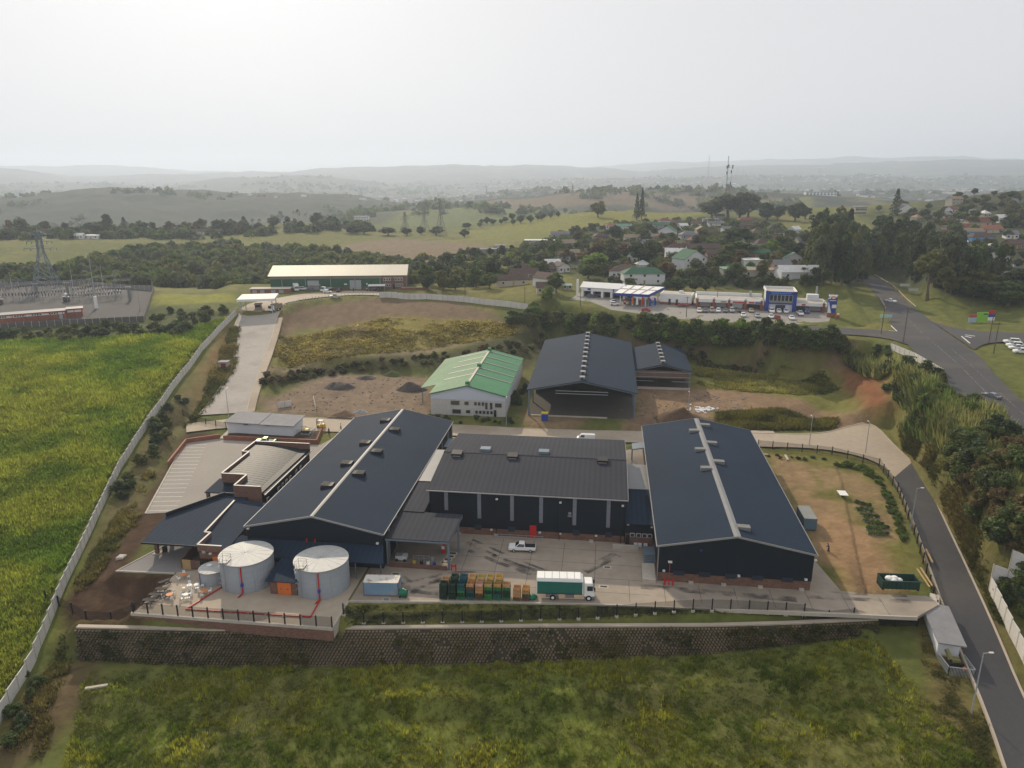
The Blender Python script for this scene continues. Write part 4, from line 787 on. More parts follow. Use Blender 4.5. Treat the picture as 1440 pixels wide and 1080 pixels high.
part(t,'engine',MB().box(54.2,104.9,-3.4,56.2,106.2,-2.4),M_black); part(t,'canopy',MB().box(54.6,105.2,-2.4,55.8,106,-2.0).bar((54.5,105.6,-2.2),(54.2,106.8,-1.2),.5),mat('olive paint',(.16,.15,.05),.6)); part(t,'battery',MB().box(56.0,104.6,-3.2,56.4,105,-2.8),M_orange)
t=thing('steel_cage','galvanised bar cage around the generator at the end of the gatehouse','cage',(55.2,105.6,-4)); Q=[(53.4,107.8),(53.6,103.9),(57.2,103.6),(57.2,107.3)]; mb=MB()
for a,b in zip(Q,Q[1:]):
    n=18
    for i in range(n+1): p=[a[k]+(b[k]-a[k])*i/n for k in (0,1)]; mb.bar((p[0],p[1],-4.4),(p[0],p[1],-2.2),.05)
part(t,'bars',mb,M_galv); mb=MB()
for a,b in zip(Q,Q[1:]):
    for z in (-3.9,-2.3): mb.bar((*a,z),(*b,z),.09)
part(t,'rails',mb,M_galv)
slabp('gate_island',[(57.3,117.6),(58.6,120.8),(57.3,121.4),(56,117.9)],-1.2,-.1,M_concp)
# ---------------------------------------------------------------- vehicles
def car_proto(kind):
    """profile along x (front = +x), width along y"""
    t=bpy.data.objects.new('car',None); COL.objects.link(t)
    if kind=='sedan': L,Wd,prof,gl=4.5,1.76,[(-2.2,.35),(-2.25,.85),(-1.7,.98),(-.95,1.42),(.25,1.44),(1.05,.98),(2.1,.82),(2.25,.55),(2.2,.3)],[(-1.55,.98),(-.95,1.38),(.25,1.40),(.98,.98)]
    elif kind=='hatch': L,Wd,prof,gl=3.9,1.7,[(-1.9,.35),(-1.95,.9),(-1.65,1.42),(.25,1.5),(1.05,1.0),(1.8,.85),(1.95,.55),(1.9,.3)],[(-1.78,1.0),(-1.6,1.4),(.25,1.45),(.98,1.0)]
    elif kind=='suv': L,Wd,prof,gl=4.6,1.85,[(-2.25,.45),(-2.3,1.05),(-2.1,1.72),(.3,1.78),(1.05,1.15),(2.15,1.02),(2.3,.6),(2.25,.4)],[(-2.1,1.12),(-2.02,1.66),(.3,1.72),(1.0,1.15)]
    elif kind=='pickup': L,Wd,prof,gl=5.2,1.85,[(-2.55,.5),(-2.6,1.1),(-.55,1.1),(-.5,1.72),(.55,1.76),(1.25,1.15),(2.45,1.02),(2.6,.65),(2.5,.45)],[(-.52,1.15),(-.48,1.66),(.55,1.70),(1.2,1.15)]
    elif kind=='van': L,Wd,prof,gl=4.9,1.85,[(-2.4,.4),(-2.45,1.9),(-2.2,2.05),(1.2,2.05),(1.9,1.25),(2.4,1.0),(2.45,.4)],[(.3,1.3),(.3,1.85),(1.15,1.9),(1.75,1.3)]
    mb=MB(); n=len(prof); h=Wd/2
    def wy(z): return h if z<1.0 else h-.22*(z-1.0)/.6
    vs=[(x,-wy(z),z) for x,z in prof]+[(x,wy(z),z) for x,z in prof]
    mb.add(vs,[tuple(range(n)),tuple(range(2*n-1,n-1,-1))]+[(i,n+i,n+(i+1)%n,(i+1)%n) for i in range(n)])
    b=mb.build('body',M_paint,t); md=b.modifiers.new('b','BEVEL'); md.width=.07; md.segments=2; md.limit_method='ANGLE'
    g=MB(); m=len(gl); k=(gl[0][0]+gl[-1][0])/2
    for s in (-1,1): g.hexa([(x+(k-x)*.08,s*(wy(z)+.015),z) for x,z in gl],[(x+(k-x)*.08,s*(wy(z)-.05),z) for x,z in gl])
    g.build('side_windows',M_glass,t)
    (xa,za),(xb,zb)=gl[-1],gl[-2]; MB().slab([(xa+.1,-.72,za+.04),(xa+.1,.72,za+.04),(xb+.06,.62,zb+.02),(xb+.06,-.62,zb+.02)],.05).build('windscreen',M_glass,t)
    if kind not in('van',): (xa,za),(xb,zb)=gl[0],gl[1]; MB().slab([(xa-.12,-.68,za+.04),(xa-.12,.68,za+.04),(xb-.07,.6,zb+.02),(xb-.07,-.6,zb+.02)],.05).build('rear_window',M_glass,t)
    for x in (-L*.31,L*.30):
        for s in (-1,1):
            w=MB(); a=[2*math.pi*i/14 for i in range(14)]; y0,y1=s*(h-.2),s*(h+.03); r=.34
            w.hexa([(x+r*math.cos(q),y0,r+r*math.sin(q)) for q in a],[(x+r*math.cos(q),y1,r+r*math.sin(q)) for q in a]); o=w.build('wheel',M_tyre,t)
            w=MB(); w.hexa([(x+.2*math.cos(q),y1-s*.02,r+.2*math.sin(q)) for q in a],[(x+.2*math.cos(q),y1+s*.02,r+.2*math.sin(q)) for q in a]); w.build('rim',M_galv,o)
    zl=.72 if kind in('sedan','hatch') else .88
    for s in (-.6,.6): MB().box(L/2-.12,s-.18,zl-.08,L/2+.0,s+.18,zl+.08).build('headlight',M_lamp,t); MB().box(-L/2+.0,s-.16,zl,-L/2+.1,s+.16,zl+.2).build('tail_light',M_tail,t)
    if kind=='pickup': MB().box(-2.5,-.75,1.06,-.65,.75,1.12).build('load_bed',M_vent,t)
    return t
CARS={}
WHT=(.75,.75,.75,1);SIL=(.35,.36,.37,1);GRY=(.10,.11,.12,1);BLK=(.02,.02,.022,1);REDC=(.38,.02,.02,1);TAN=(.30,.25,.18,1);DBL=(.03,.05,.12,1)
def car(kind,loc,deg,colr,label,cat='car',group=None,name='parked_car'):
    a=math.radians(deg)
    if kind not in CARS: CARS[kind]=t=car_proto(kind); t.location=loc; t.rotation_euler=(0,0,a); [setattr(o,'color',colr) for o in t.children_recursive]
    else: t=dup(CARS[kind],loc,a,color=colr)
    t.name=name; t['category']=cat; t['label']=label
    if group: t['group']=group
    elif 'group' in t: del t['group']
    return t
car('pickup',(-13.9,127.3,0),183,WHT,'white pickup truck parked in the yard in front of the red door','pickup',name='pickup_truck')
t=car('pickup',(-87.5,176.0,0),184,WHT,'white pickup with a lime green bonnet by the brick wall of the car park','pickup',name='pickup_truck')
LIME=mat('lime green wrap',(.16,.55,.06),.4); M_yel=mat('yellow paint',(.6,.38,.02),.5,(1.,.08))
for nm,b,m_ in (('green_bonnet',(1.3,-.9,1.0,2.5,.9,1.13),LIME),('green_roof',(-.5,-.75,1.7,.6,.75,1.8),LIME),('yellow_panel',(-2.3,-.95,.6,-.6,.95,1.05),M_yel),('green_tail',(-2.62,-.8,.6,-2.3,.8,1.2),LIME)): MB().box(*b).build(nm,m_,t)
car('van',(-3.6,188.4,.05),180,WHT,'white panel van passing behind the middle warehouse','van',name='panel_van')
MC=G(1394,560); car('sedan',(MC[0],MC[1],MC[2]+.06),118,(.16,.17,.18,1),'grey sedan driving away on the main road at the right edge','car',name='sedan')
MC=G(1253,425); car('sedan',(MC[0],MC[1],MC[2]+.06),-60,WHT,'white sedan coming down the main road near the wood','car',name='sedan')
for i,(px,py,lab) in enumerate([(1422,483,'farthest of four white vehicles parked on the grass right of the junction'),(1426,488,'second of the white vehicles on the grass, behind a dark load bed'),(1431,492,'third of the white vehicles on the grass right of the junction'),(1436,497,'nearest of four white vehicles parked on the grass right of the junction')]):
    p=G(px,py); car('suv' if i!=2 else 'pickup',p,175,WHT,lab,'car','white vehicles parked on the grass',name='parked_car')
# petrol station and shop cars
CX=[(983,WHT),(992,GRY),(1001,TAN),(1010,WHT),(1020,GRY),(1029,SIL),(1040,BLK),(1056,TAN),(1085,WHT),(1095,WHT),(1105,WHT)]
CN={WHT:'white',GRY:'dark grey',TAN:'beige',SIL:'silver',BLK:'black',REDC:'red',DBL:'blue'}
for i,(px,c) in enumerate(CX):
    p=at_z(px,438.5 if px<1070 else 439.5,15.3); car(('hatch','sedan','suv')[i%3],p,-97+rng.uniform(-4,4),c,f'{CN[c]} car nose out in the shop front row, {["first","second","third","fourth","fifth","sixth","seventh","eighth","ninth","tenth","eleventh"][i]} from the left','car','cars parked along the shop fronts')
for px,py,c,k,dg,lab in [(1045,445,WHT,'hatch',-95,'white car with a red neighbour in the outer row before the shops'),(1065,446,SIL,'hatch',-92,'pale silver car alone in the outer row before the shops'),(1084,447,WHT,'hatch',-96,'white car left of the red one in front of the blue shop block'),(1093,448,REDC,'hatch',88,'red hatchback in the outer row in front of the blue shop block'),(1113,449,WHT,'sedan',-94,'white car at the right end of the outer row'),(1125,443,WHT,'pickup',-92,'white pickup in front of the right hand shop wing'),(1133,440,DBL,'van',-92,'dark van with a white front by the right hand shop wing'),(831,418,GRY,'hatch',15,'dark grey car at the workshop of the petrol station'),(842,418,BLK,'hatch',10,'black car beside the grey one at the workshop'),(864,429,WHT,'hatch',8,'white hatchback nearest the petrol station kerb'),(864,426,SIL,'sedan',12,'silver car behind the white hatchback at the pumps'),(959,427,REDC,'hatch',12,'red car behind another red car at the white annex'),(960,431,REDC,'sedan',10,'red car in front of another red car at the white annex'),(908,438,REDC,'hatch',8,'red car on the road below the petrol station pumps'),(888,422,GRY,'suv',-70,'grey car filling up under the station canopy')]:
    car(k,at_z(px,py,15.3),dg,c,lab,'pickup' if k=='pickup' else 'car','cars at the petrol station and shops')
for px,py,c,k,dg,lab in [(427,408,WHT,'suv',10,'white car at the green warehouse, left of the carport'),(437,409,GRY,'hatch',8,'dark car under the edge of the cream carport'),(477,410,BLK,'suv',-85,'dark car with bright lamps in front of the green warehouse door'),(461,412,WHT,'hatch',5,'white hatchback by the lorry at the green warehouse'),(527,409,BLK,'hatch',10,'dark car under the white carport of the green warehouse')]:
    car(k,at_z(px,py,14.05),dg,c,lab,'car','cars at the green warehouse')
p=G(472,419); car('pickup',(p[0],p[1],p[2]+.1),200,SIL,'silver pickup on the curved road below the green warehouse','pickup',name='pickup_truck')
p=G(755,395); car('hatch',p,-80,WHT,'white car in the driveway of the long brown roofed houses','car')
for px,py,k in ((1148,309,'van'),(1154,306,'van'),(1161,308,'hatch')): car(k,G(px,py),20,WHT,'white vehicle parked far off behind the big tree clump','car','white vehicles far behind the trees')
# lorry with curtain sides
t=thing('curtain_side_truck','white cabbed lorry with green curtain sides parked at the yard edge','truck',(-5.0,112.35,0)); dx=math.atan2(1.2,9.3)*.55; t.rotation_euler=(0,0,dx)
MB().box(-4.7,-1.22,1.15,3.05,1.22,1.3).build('chassis',M_black,t); q=MB().box(-4.65,-1.24,1.3,2.95,1.24,3.55).build('curtain_side',M_teal,t)
mb=MB(); [mb.box(x-.03,-1.27,1.2,x+.03,-1.24,1.5) for x in np.arange(-4.5,2.9,.5)]; mb.build('straps',M_black,q)
mb=MB(); mb.box(-4.75,-1.27,3.5,3.05,1.27,3.62); mb.box(-4.75,-1.27,1.25,-4.63,1.27,3.62).box(2.95,-1.27,1.25,3.07,1.27,3.62); f=mb.build('body_frame',M_whitew,t)
q=MB().hexa([(-4.75,-1.27,3.62),(3.1,-1.27,3.62),(3.1,1.27,3.62),(-4.75,1.27,3.62)],[(-4.65,-1.1,4.1),(2.6,-1.1,4.1),(2.6,1.1,4.1),(-4.65,1.1,4.1)]).build('roof',M_whitew,t)
mb=MB(); [mb.bar((x,-1.12,4.11),(x,1.12,4.11),.05) for x in np.arange(-3.4,2.5,1.25)]; mb.build('roof_seams',M_ventg,q)
c=MB().hexa([(3.25,-1.15,.75),(5.05,-1.15,.75),(5.05,1.15,.75),(3.25,1.15,.75)],[(3.25,-1.1,3.25),(4.65,-1.08,3.25),(4.65,1.08,3.25),(3.25,1.1,3.25)]).build('cab',M_whitew,t); bv=c.modifiers.new('b','BEVEL'); bv.width=.12; bv.segments=2
MB().slab([(5.0,-1.0,1.85),(5.0,1.0,1.85),(4.76,.98,2.95),(4.76,-.98,2.95)],.06).build('windscreen',M_glass,c); MB().box(3.75,-1.19,1.9,4.7,-1.1,2.75).box(3.75,1.1,1.9,4.7,1.19,2.75).build('side_window',M_glass,c)
for s in (-.8,.8): MB().box(5.0,s-.2,.95,5.1,s+.2,1.2).build('headlight',M_lamp,t)
MB().box(3.3,-1.15,.35,5.05,1.15,.8).build('bumper',M_ventg,t); MB().box(-3.2,-1.15,.5,-1.2,-1.0,1.1).box(.1,-1.15,.45,1.6,-.7,1.1).build('fuel_tank',M_ventg,t); MB().box(4.9,-1.45,2,5.1,-1.2,2.6).box(4.9,1.2,2,5.1,1.45,2.6).build('mirror',M_black,t)
for x,ws in ((-2.0,(-1.2,-.8,.8,1.2)),(4.05,(-1.1,1.1))):
    for y in ws:
        a=[2*math.pi*i/18 for i in range(18)]; w=MB().hexa([(x+.5*math.cos(q),y-.14,.5+.5*math.sin(q)) for q in a],[(x+.5*math.cos(q),y+.14,.5+.5*math.sin(q)) for q in a]).build('wheel',M_tyre,t)
        MB().hexa([(x+.26*math.cos(q),y-.16,.5+.26*math.sin(q)) for q in a],[(x+.26*math.cos(q),y+.16,.5+.26*math.sin(q)) for q in a]).build('rim',M_whitew,w)
def lorry(label,loc,deg,bodym,blen=4.5,h=3.2):
    t=thing('box_truck',label,'truck',loc,math.radians(deg))
    MB().box(-blen,-1.1,1,.2,1.1,h).build('load_body',bodym,t); c=MB().hexa([(.3,-1.05,.5),(2.0,-1.05,.5),(2.0,1.05,.5),(.3,1.05,.5)],[(.3,-1,2.5),(1.6,-1,2.5),(1.6,1,2.5),(.3,1,2.5)]).build('cab',M_whitew,t)
    MB().slab([(1.98,-.95,1.4),(1.98,.95,1.4),(1.66,.92,2.35),(1.66,-.92,2.35)],.06).build('windscreen',M_glass,t); MB().box(-blen,-1,.7,.3,1,1).build('chassis',M_black,t)
    for x in (1.1,-blen*.7):
        for y in (-.95,.95): MB().hexa([(x+.45*math.cos(q*.45),y-.14,.45+.45*math.sin(q*.45)) for q in range(14)],[(x+.45*math.cos(q*.45),y+.14,.45+.45*math.sin(q*.45)) for q in range(14)]).build('wheel',M_tyre,t)
    return t
p=G(383,438.5); lorry('white and tan truck waiting in the right lane under the gate canopy',(p[0],p[1]+1,p[2]+.1),-112,mat('tan load',(.25,.2,.14),.8,(1,.1)),4.2,2.9)
p=at_z(417,409,14.1); lorry('white lorry at the left end of the green warehouse',p,-60,M_whitew); p=at_z(457,410,14.1); lorry('white cabbed flatbed lorry beside the middle roller door',p,-110,M_galv,4.5,1.4)
# ---------------------------------------------------------------- people
def person(label,loc,deg,top,leg,hat=None,lean=0.,arms=((.28,.1,.95),(-.28,.1,.95)),stride=.15,s=1.):
    t=thing('person',label,'person',loc,math.radians(deg)); L=lean
    V=[(0,0,.95),(0,L*.3,1.2),(0,L*.7,1.45),(0,L,1.53),(0,L*1.1,1.66),(0,L*1.15,1.76),(.19,L*.7,1.43),(-.19,L*.7,1.43),(.25,L*.6+.02,1.15),(-.25,L*.6+.02,1.15),arms[0],arms[1],(.1,0,.9),(-.1,0,.9),(.11,stride*.6,.5),(-.11,-stride*.3,.5),(.12,stride,.08),(-.12,-stride,.08),(.12,stride+.16,.04),(-.12,-stride+.16,.04)]
    E=[(0,1),(1,2),(2,3),(3,4),(4,5),(2,6),(2,7),(6,8),(7,9),(8,10),(9,11),(0,12),(0,13),(12,14),(13,15),(14,16),(15,17),(16,18),(17,19)]
    R=[.15,.15,.16,.06,.10,.09,.075,.075,.055,.055,.045,.045,.1,.1,.075,.075,.055,.055,.05,.05]
    me=bpy.data.meshes.new('body'); me.from_pydata(V,E,[]); o=bpy.data.objects.new('body',me); COL.objects.link(o); o.parent=t; me.materials.append(M_cloth); o.color=top
    o.modifiers.new('s','SKIN'); sv=me.skin_vertices[0].data
    for i,r in enumerate(R): sv[i].radius=(r,r*.8); sv[i].use_root=(i==0)
    o.modifiers.new('d','SUBSURF').render_levels=1
    h=MB().ball(0,L*1.13,1.69,.105,.125,10,7).build('head',M_skin,t,smooth=True); MB().box(-.012,L*1.13+.09,1.66,.012,L*1.13+.125,1.7).box(-.05,L*1.13+.09,1.71,-.02,L*1.13+.108,1.725).box(.02,L*1.13+.09,1.71,.05,L*1.13+.108,1.725).box(-.03,L*1.13+.09,1.615,.03,L*1.13+.104,1.628).build('face',M_black,h)
    for sx,a in ((1,arms[0]),(-1,arms[1])):
        hb=MB().ball(a[0],a[1],a[2]-.03,.04,.05,6,4)
        for k in range(4): hb.bar((a[0]-.03+k*.02,a[1],a[2]-.06),(a[0]-.03+k*.02,a[1]+.015,a[2]-.14+abs(k-1.5)*.012),.014)
        hb.bar((a[0]-sx*.03,a[1]+.01,a[2]-.04),(a[0]-sx*.05,a[1]+.03,a[2]-.09),.016); hb.build('hand',M_skin,t)
    mb=MB().prism([(.2,-.11),(.2,.12),(-.2,.12),(-.2,-.11)],.86,.98)
    for sx,a,b,c in ((1,V[12],V[14],V[16]),(-1,V[13],V[15],V[17])): mb.bar(a,b,.2).bar(b,c,.17)
    o=mb.build('trousers',M_cloth,t); o.color=leg
    if hat: h=MB().ball(0,L*1.13,1.75,.125,.1,10,6).build('hat',M_cloth,t); h.color=hat
    else: MB().ball(0,L*1.13-.015,1.735,.112,.1,10,6).build('hair',M_black,t)
    return t
p=G(1165,776); t=person('person in a red hat and dark overalls bending to rake the dirt yard',p,70,(.02,.03,.08,1),(.03,.035,.06,1),(.55,.03,.03,1),.25,((.2,.5,.95),(-.15,.42,1.0)))
rk=thing('rake','thin wooden rake held by the person in the dirt yard','rake',p,math.radians(70)); MB().bar((.2,.5,.95),(.1,1.5,.06),.04).build('handle',M_wood,rk); MB().box(-.2,1.45,.02,.4,1.52,.08).build('head',M_galv,rk)
person('person in dark blue overalls walking behind the planter wall by the forklift',(-73.6,185.2,.02),160,(.02,.03,.09,1),(.02,.03,.07,1))
person('person in a pale vest by the dark gate posts behind the left warehouse',(-71.4,188.6,.3),120,(.35,.38,.2,1),(.05,.05,.06,1))
p=G(371.5,440); person('gate guard in a yellow vest beside the booth under the canopy',(p[0],p[1],p[2]+.1),-120,(.6,.42,.03,1),(.05,.05,.07,1))
for px,py,lab in ((497,410,'person in dark clothes crossing the green warehouse forecourt'),(516,409.5,'person in pale clothes near the right carport of the green warehouse')): person(lab,at_z(px,py,14.05),40,(.05,.05,.07,1) if px<500 else (.5,.5,.5,1),(.04,.04,.06,1))
# ---------------------------------------------------------------- yard clutter
def container(label,x0,y0,x1,y1,m,mt,rot=0,nm='shipping_container'):
    cx,cy=(x0+x1)/2,(y0+y1)/2; t=thing(nm,label,'container',(cx,cy,0),rot); w,d=(x1-x0)/2,(y1-y0)/2
    MB().box(-w+.05,-d+.05,.15,w-.05,d-.05,2.5).build('body',m,t); MB().box(-w,-d,2.5,w,d,2.6).build('roof',mt,t); mb=MB()
    for a in (-w,w-.12):
        for b in (-d,d-.12): mb.box(a,b,0,a+.12,b+.12,2.6)
    for b in (-d,d-.1): mb.box(-w,b,.05,w,b+.1,.2)
    mb.build('frame',M_steel if nm!='shipping_container' or mt is not M_rust else mat('rusty frame',(.2,.12,.08),.8,(1,.2)),t)
    q=MB().box(w-.05,-d+.15,.2,w+.02,-.03,2.45).build('door',m,t); MB().bar((w+.06,-.4,.3),(w+.06,-.4,2.4),.05).bar((w+.06,-.8,.3),(w+.06,-.8,2.4),.05).build('lock_bar',M_galv,q); MB().box(w-.05,.03,.2,w+.02,d-.15,2.45).build('door',m,t); return t
container('faded blue container with a rusty white roof at the yard edge',-39.1,108.55,-33.1,111.1,M_cont,M_rust,.08); t=container('blue grey container with doors ajar on the dirt yard by the right warehouse',0,0,6.1,2.5,M_cont2,M_cont2t,math.pi/2); t.location=(42.6,145.6,0)
def small_tank(label,x,y,m,r=.75,l=1.7):
    t=thing('plastic_tank',label,'tank',(x,y,0)); a=[2*math.pi*i/18 for i in range(18)]; mb=MB()
    prev=None
    for k,(u,s) in enumerate(((-l/2,.7),(-l/2+.2,1),(l/2-.2,1),(l/2,.7))):
        c=[(u,r*s*math.cos(q),r+.1+r*s*math.sin(q)) for q in a]
        if prev: mb.hexa(prev,c)
        prev=c
    mb.build('shell',m,t,smooth=False); MB().cyl(0,0,r*2+.05,r*2+.25,.25,12).build('lid',m,t); MB().box(-.6,-.5,0,-.4,.5,.5).box(.4,-.5,0,.6,.5,.5).build('cradle',M_black,t)
M_dgr=mat('dark green plastic',(.01,.13,.075),.45)
small_tank('small dark green tank at the corner of the faded blue container',-32.2,108.9,M_dgr,.65,1.4); t=thing('tarpaulin','crumpled dark green tarpaulin behind the lorry','tarpaulin',(-10.4,111.0,0)); MB().ball(0,0,.3,.75,.55,9,6).ball(.45,.15,.25,.5,.4,8,5).ball(-.35,-.1,.35,.5,.5,8,5).build('sheet',M_dgr,t)
t=thing('manhole','round concrete manhole collar on the grass below the faded blue container','manhole',(-34.8,107.6,-.2)); MB().cyl(0,0,-.6,.25,.75,18).build('collar',M_concp,t); MB().cyl(0,0,.25,.3,.5,16).build('cover',M_ventg,t)
# harvest crates: every crate of every stack
def crate_proto():
    t=bpy.data.objects.new('crate',None); COL.objects.link(t); mb=MB(); w,d,h=.56,.58,.60
    for z in (.14,.30,.46): mb.box(-w,-d,z,w,-d+.04,z+.13).box(-w,d-.04,z,w,d,z+.13).box(-w,-d,z,-w+.04,d,z+.13).box(w-.04,-d,z,w,d,z+.13)
    
    for x in (-w,0,w): 
        for y in (-d,d): mb.box(x-.05,y-.03,0,x+.05,y+.03,h)
    mb.build('slats',M_crate,t); mb=MB(); [mb.box(x-.12,-d,.08,x+.12,d,.12) for x in (-.42,-.14,.14,.42)]; mb.box(-w,-d+.05,.12,w,d-.05,.14); mb.build('base_boards',M_crate,t)
    return t
CPROTO=crate_proto(); first=True; CCOL={'dark green':(.012,.035,.022,1),'green':(.02,.16,.05,1),'blue green':(.015,.09,.10,1),'wooden':(.42,.27,.10,1),'dark brown':(.10,.065,.03,1),'pale':(.45,.36,.22,1)}
def stack(label,x,y,n,cols):
    global first
    for k in range(n):
        c=CCOL[cols[min(k,len(cols)-1)]]; c=tuple(v*random.uniform(.8,1.2) for v in c[:3])+(1,)
        if first: o=CPROTO; o.location=(x,y,0); [setattr(q,'color',c) for q in o.children]; first=False
        else: o=dup(CPROTO,(x+random.uniform(-.03,.03),y+random.uniform(-.03,.03),k*.60),random.uniform(-.03,.03),color=c)
        o['category']='crate'; o['group']='harvest crates stacked at the yard edge'; o['label']=label if k<n-1 else label.replace('crate in','topmost crate of')
SX=['first','second','third','fourth','fifth','sixth','seventh','eighth','ninth','tenth']
for i,(n,cols,nb,cb) in enumerate([(5,['dark green'],5,['dark green','dark green','dark green','dark green','wooden']),(5,['dark green'],6,['dark green']),(5,['green','dark green','green','blue green','blue green'],6,['blue green']),(5,['blue green','dark green','blue green','dark brown','wooden'],6,['wooden']),(5,['dark brown','dark brown','wooden','wooden','pale'],6,['wooden']),(5,['green','green','dark green','green','wooden'],6,['wooden']),(5,['green','blue green','dark green','green','wooden'],6,['wooden']),(5,['green','dark green','dark green','green','wooden'],0,[]),(4,['dark brown','wooden','wooden','wooden'],0,[]),(4,['dark brown','dark brown','wooden','wooden'],0,[])]):
    x=-25.2+i*1.52-(.1 if i<8 else -.1); y=109.35+(x+25.8)*.095
    stack(f'{cols[0]} based harvest crate in the {SX[i]} front stack from the blue container',x,y,n,cols)
    if nb: stack(f'{cb[0]} harvest crate in the rear stack behind the {SX[i]} front stack',x+.12,y+1.35,nb,cb)
# loading bay contents
t=thing('forklift','white and grey machine parked in the shade of the loading canopy','machine',(-35.8,121,0)); MB().box(-1,-.7,.3,1.1,.7,1.1).build('body',M_white,t); MB().box(-.9,-.6,1.1,.2,.6,1.7).build('hood',M_ventg,t); [MB().hexa([(x+.3*math.cos(q*.6),y,.3+.3*math.sin(q*.6)) for q in range(10)],[(x+.3*math.cos(q*.6),y+.15,.3+.3*math.sin(q*.6)) for q in range(10)]).build('wheel',M_tyre,t) for x in (-.7,.8) for y in (-.75,.6)]
for i,(x,y,m_,lab) in enumerate([(-29.2,119.4,M_bluew,'blue drum beside the low brick wall of the loading bay'),(-30.4,119.5,M_whitew,'white drum in the loading bay'),(-31.6,119.5,M_black,'black drum in the loading bay'),(-33,119.6,M_yel,'yellow drum in the loading bay'),(-30,121.3,M_galv,'grey drum deeper in the loading bay')]):
    t=thing('drum',lab,'drum',(x,y,0)); MB().cyl(0,0,0,.95,.3,14).build('barrel',m_,t); MB().cyl(0,0,.3,.34,.32,14).cyl(0,0,.62,.66,.32,14).build('hoops',m_,t); MB().cyl(0,0,.95,.98,.24,12).build('lid',M_ventg,t)
t=thing('rack','galvanised pipe rack in the loading bay','rack',(-32,121,0)); mb=MB(); [mb.bar((x,0,0),(x,0,1.1),.06) for x in (-1.5,-.5,.5,1.5)]; mb.build('uprights',M_galv,t); MB().bar((-1.5,0,1.1),(1.5,0,1.1),.06).bar((-1.5,0,.6),(1.5,0,.6),.06).build('rails',M_galv,t)
t=thing('extinguisher_cabinet','tall red cabinet in the shade of the loading bay','cabinet',(-28.6,124.5,0)); MB().box(-.35,-.2,0,.35,.2,1.7).build('body',M_red,t); MB().box(-.28,-.23,.9,.28,-.2,1.5).build('door',M_white,t)
t=thing('forklift','yellow and black forklift by the planter wall beside the white building','forklift',(-77.6,189.6,.1),2.9)
MB().box(-1.2,-.6,.35,.9,.6,1.0).hexa([(-1.3,-.55,.4),(-.5,-.55,.4),(-.5,.55,.4),(-1.3,.55,.4)],[(-1.2,-.5,1.35),(-.5,-.5,1.35),(-.5,.5,1.35),(-1.2,.5,1.35)]).build('body',M_yel,t)
mb=MB(); [mb.bar((x,y,1.0),(x*.8,y,2.2),.08) for x in (-.9,.8) for y in (-.5,.5)]; mb.build('overhead_guard',M_black,t); MB().box(-.85,-.58,2.2,.75,.58,2.3).build('guard_roof',M_trim,t)
MB().bar((1.05,-.35,.1),(1.05,-.35,2.6),.12).bar((1.05,.35,.1),(1.05,.35,2.6),.12).bar((1.05,-.35,2.5),(1.05,.35,2.5),.1).build('mast',M_black,t)
for y in (-.3,.3): MB().box(1.1,y-.06,.1,2.2,y+.06,.16).build('fork',M_black,t)
for x in (-.8,.6):
    for y in (-.66,.5): MB().hexa([(x+.32*math.cos(q*.6),y,.32+.32*math.sin(q*.6)) for q in range(10)],[(x+.32*math.cos(q*.6),y+.18,.32+.32*math.sin(q*.6)) for q in range(10)]).build('wheel',M_tyre,t)
MB().box(-.5,-.3,1.0,.0,.3,1.15).build('seat',M_black,t)
t=thing('generator','yellow generator set beside the right end of the long white building','generator',(-79.6,183.6,.4)); MB().box(-1,-.6,.3,1,.6,1.1).build('engine',M_black,t); MB().box(-.9,-.5,1.1,.9,.5,1.5).build('cover',M_yel,t); MB().box(-1.2,-.7,0,1.2,.7,.3).build('skid_base',M_galv,t)
t=thing('steel_cage','low galvanised cage around the generator beside the long white building','cage',(-79.4,183.6,.4)); mb=MB(); [mb.bar((x,y,0),(x,y,1.6),.05) for x in np.arange(-2,2.1,.4) for y in (-1.5,1.5)]; [mb.bar((2,y,0),(2,y,1.6),.05) for y in np.arange(-1.5,1.6,.4)]; mb.build('bars',M_galv,t); MB().bar((-2,-1.5,1.6),(2,-1.5,1.6),.07).bar((2,-1.5,1.6),(2,1.5,1.6),.07).bar((2,1.5,1.6),(-2,1.5,1.6),.07).build('rails',M_galv,t)
# skip with white sacks
t=thing('skip','open dark green skip on the dirt by the gate','skip',(52.4,122.6,0),.06); mb=MB(); w,d,h=3.1,1.25,1.75
for q in ([(-w,-d),(w,-d),(w,-d+.08),(-w,-d+.08)],[(-w,d-.08),(w,d-.08),(w,d),(-w,d)],[(-w,-d),(-w+.08,-d),(-w+.08,d),(-w,d)],[(w-.08,-d),(w,-d),(w,d),(w-.08,d)],[(-w,-d),(w,-d),(w,d),(-w,d)]): mb.prism(q,.25,h if q[2]!=(w,d) or q[0][0]!=-w or q[1][1]!=-d else .4)
mb.build('body',M_skip,t); mb=MB(); [mb.box(x-.07,-d-.12,.25,x+.07,-d,h) for x in np.arange(-2.9,3,.72)]; [mb.box(w,y-.07,.25,w+.1,y+.07,h) for y in (-.9,0,.9)]; mb.box(-w-.06,-d-.14,h-.05,w+.12,-d+.06,h+.08).box(-w-.06,d-.08,h-.05,w+.12,d+.1,h+.08); mb.build('ribs',M_skip,t); MB().box(-w,-d,0,-w+.3,d,.25).box(w-.3,-d,0,w,d,.25).build('skids',M_black,t)
for x,y,z,r in ((-1.5,.1,1.45,.75),(-.6,.2,1.5,.7),(.1,-.1,1.4,.55),(-1,-.5,1.4,.6)): tag(MB().ball(52.4+x,122.6+y,z,r,r*.62,9,6).build('sack',M_whitew),'bulging white plastic sack heaped in the dark green skip','sack','white sacks in the skip')
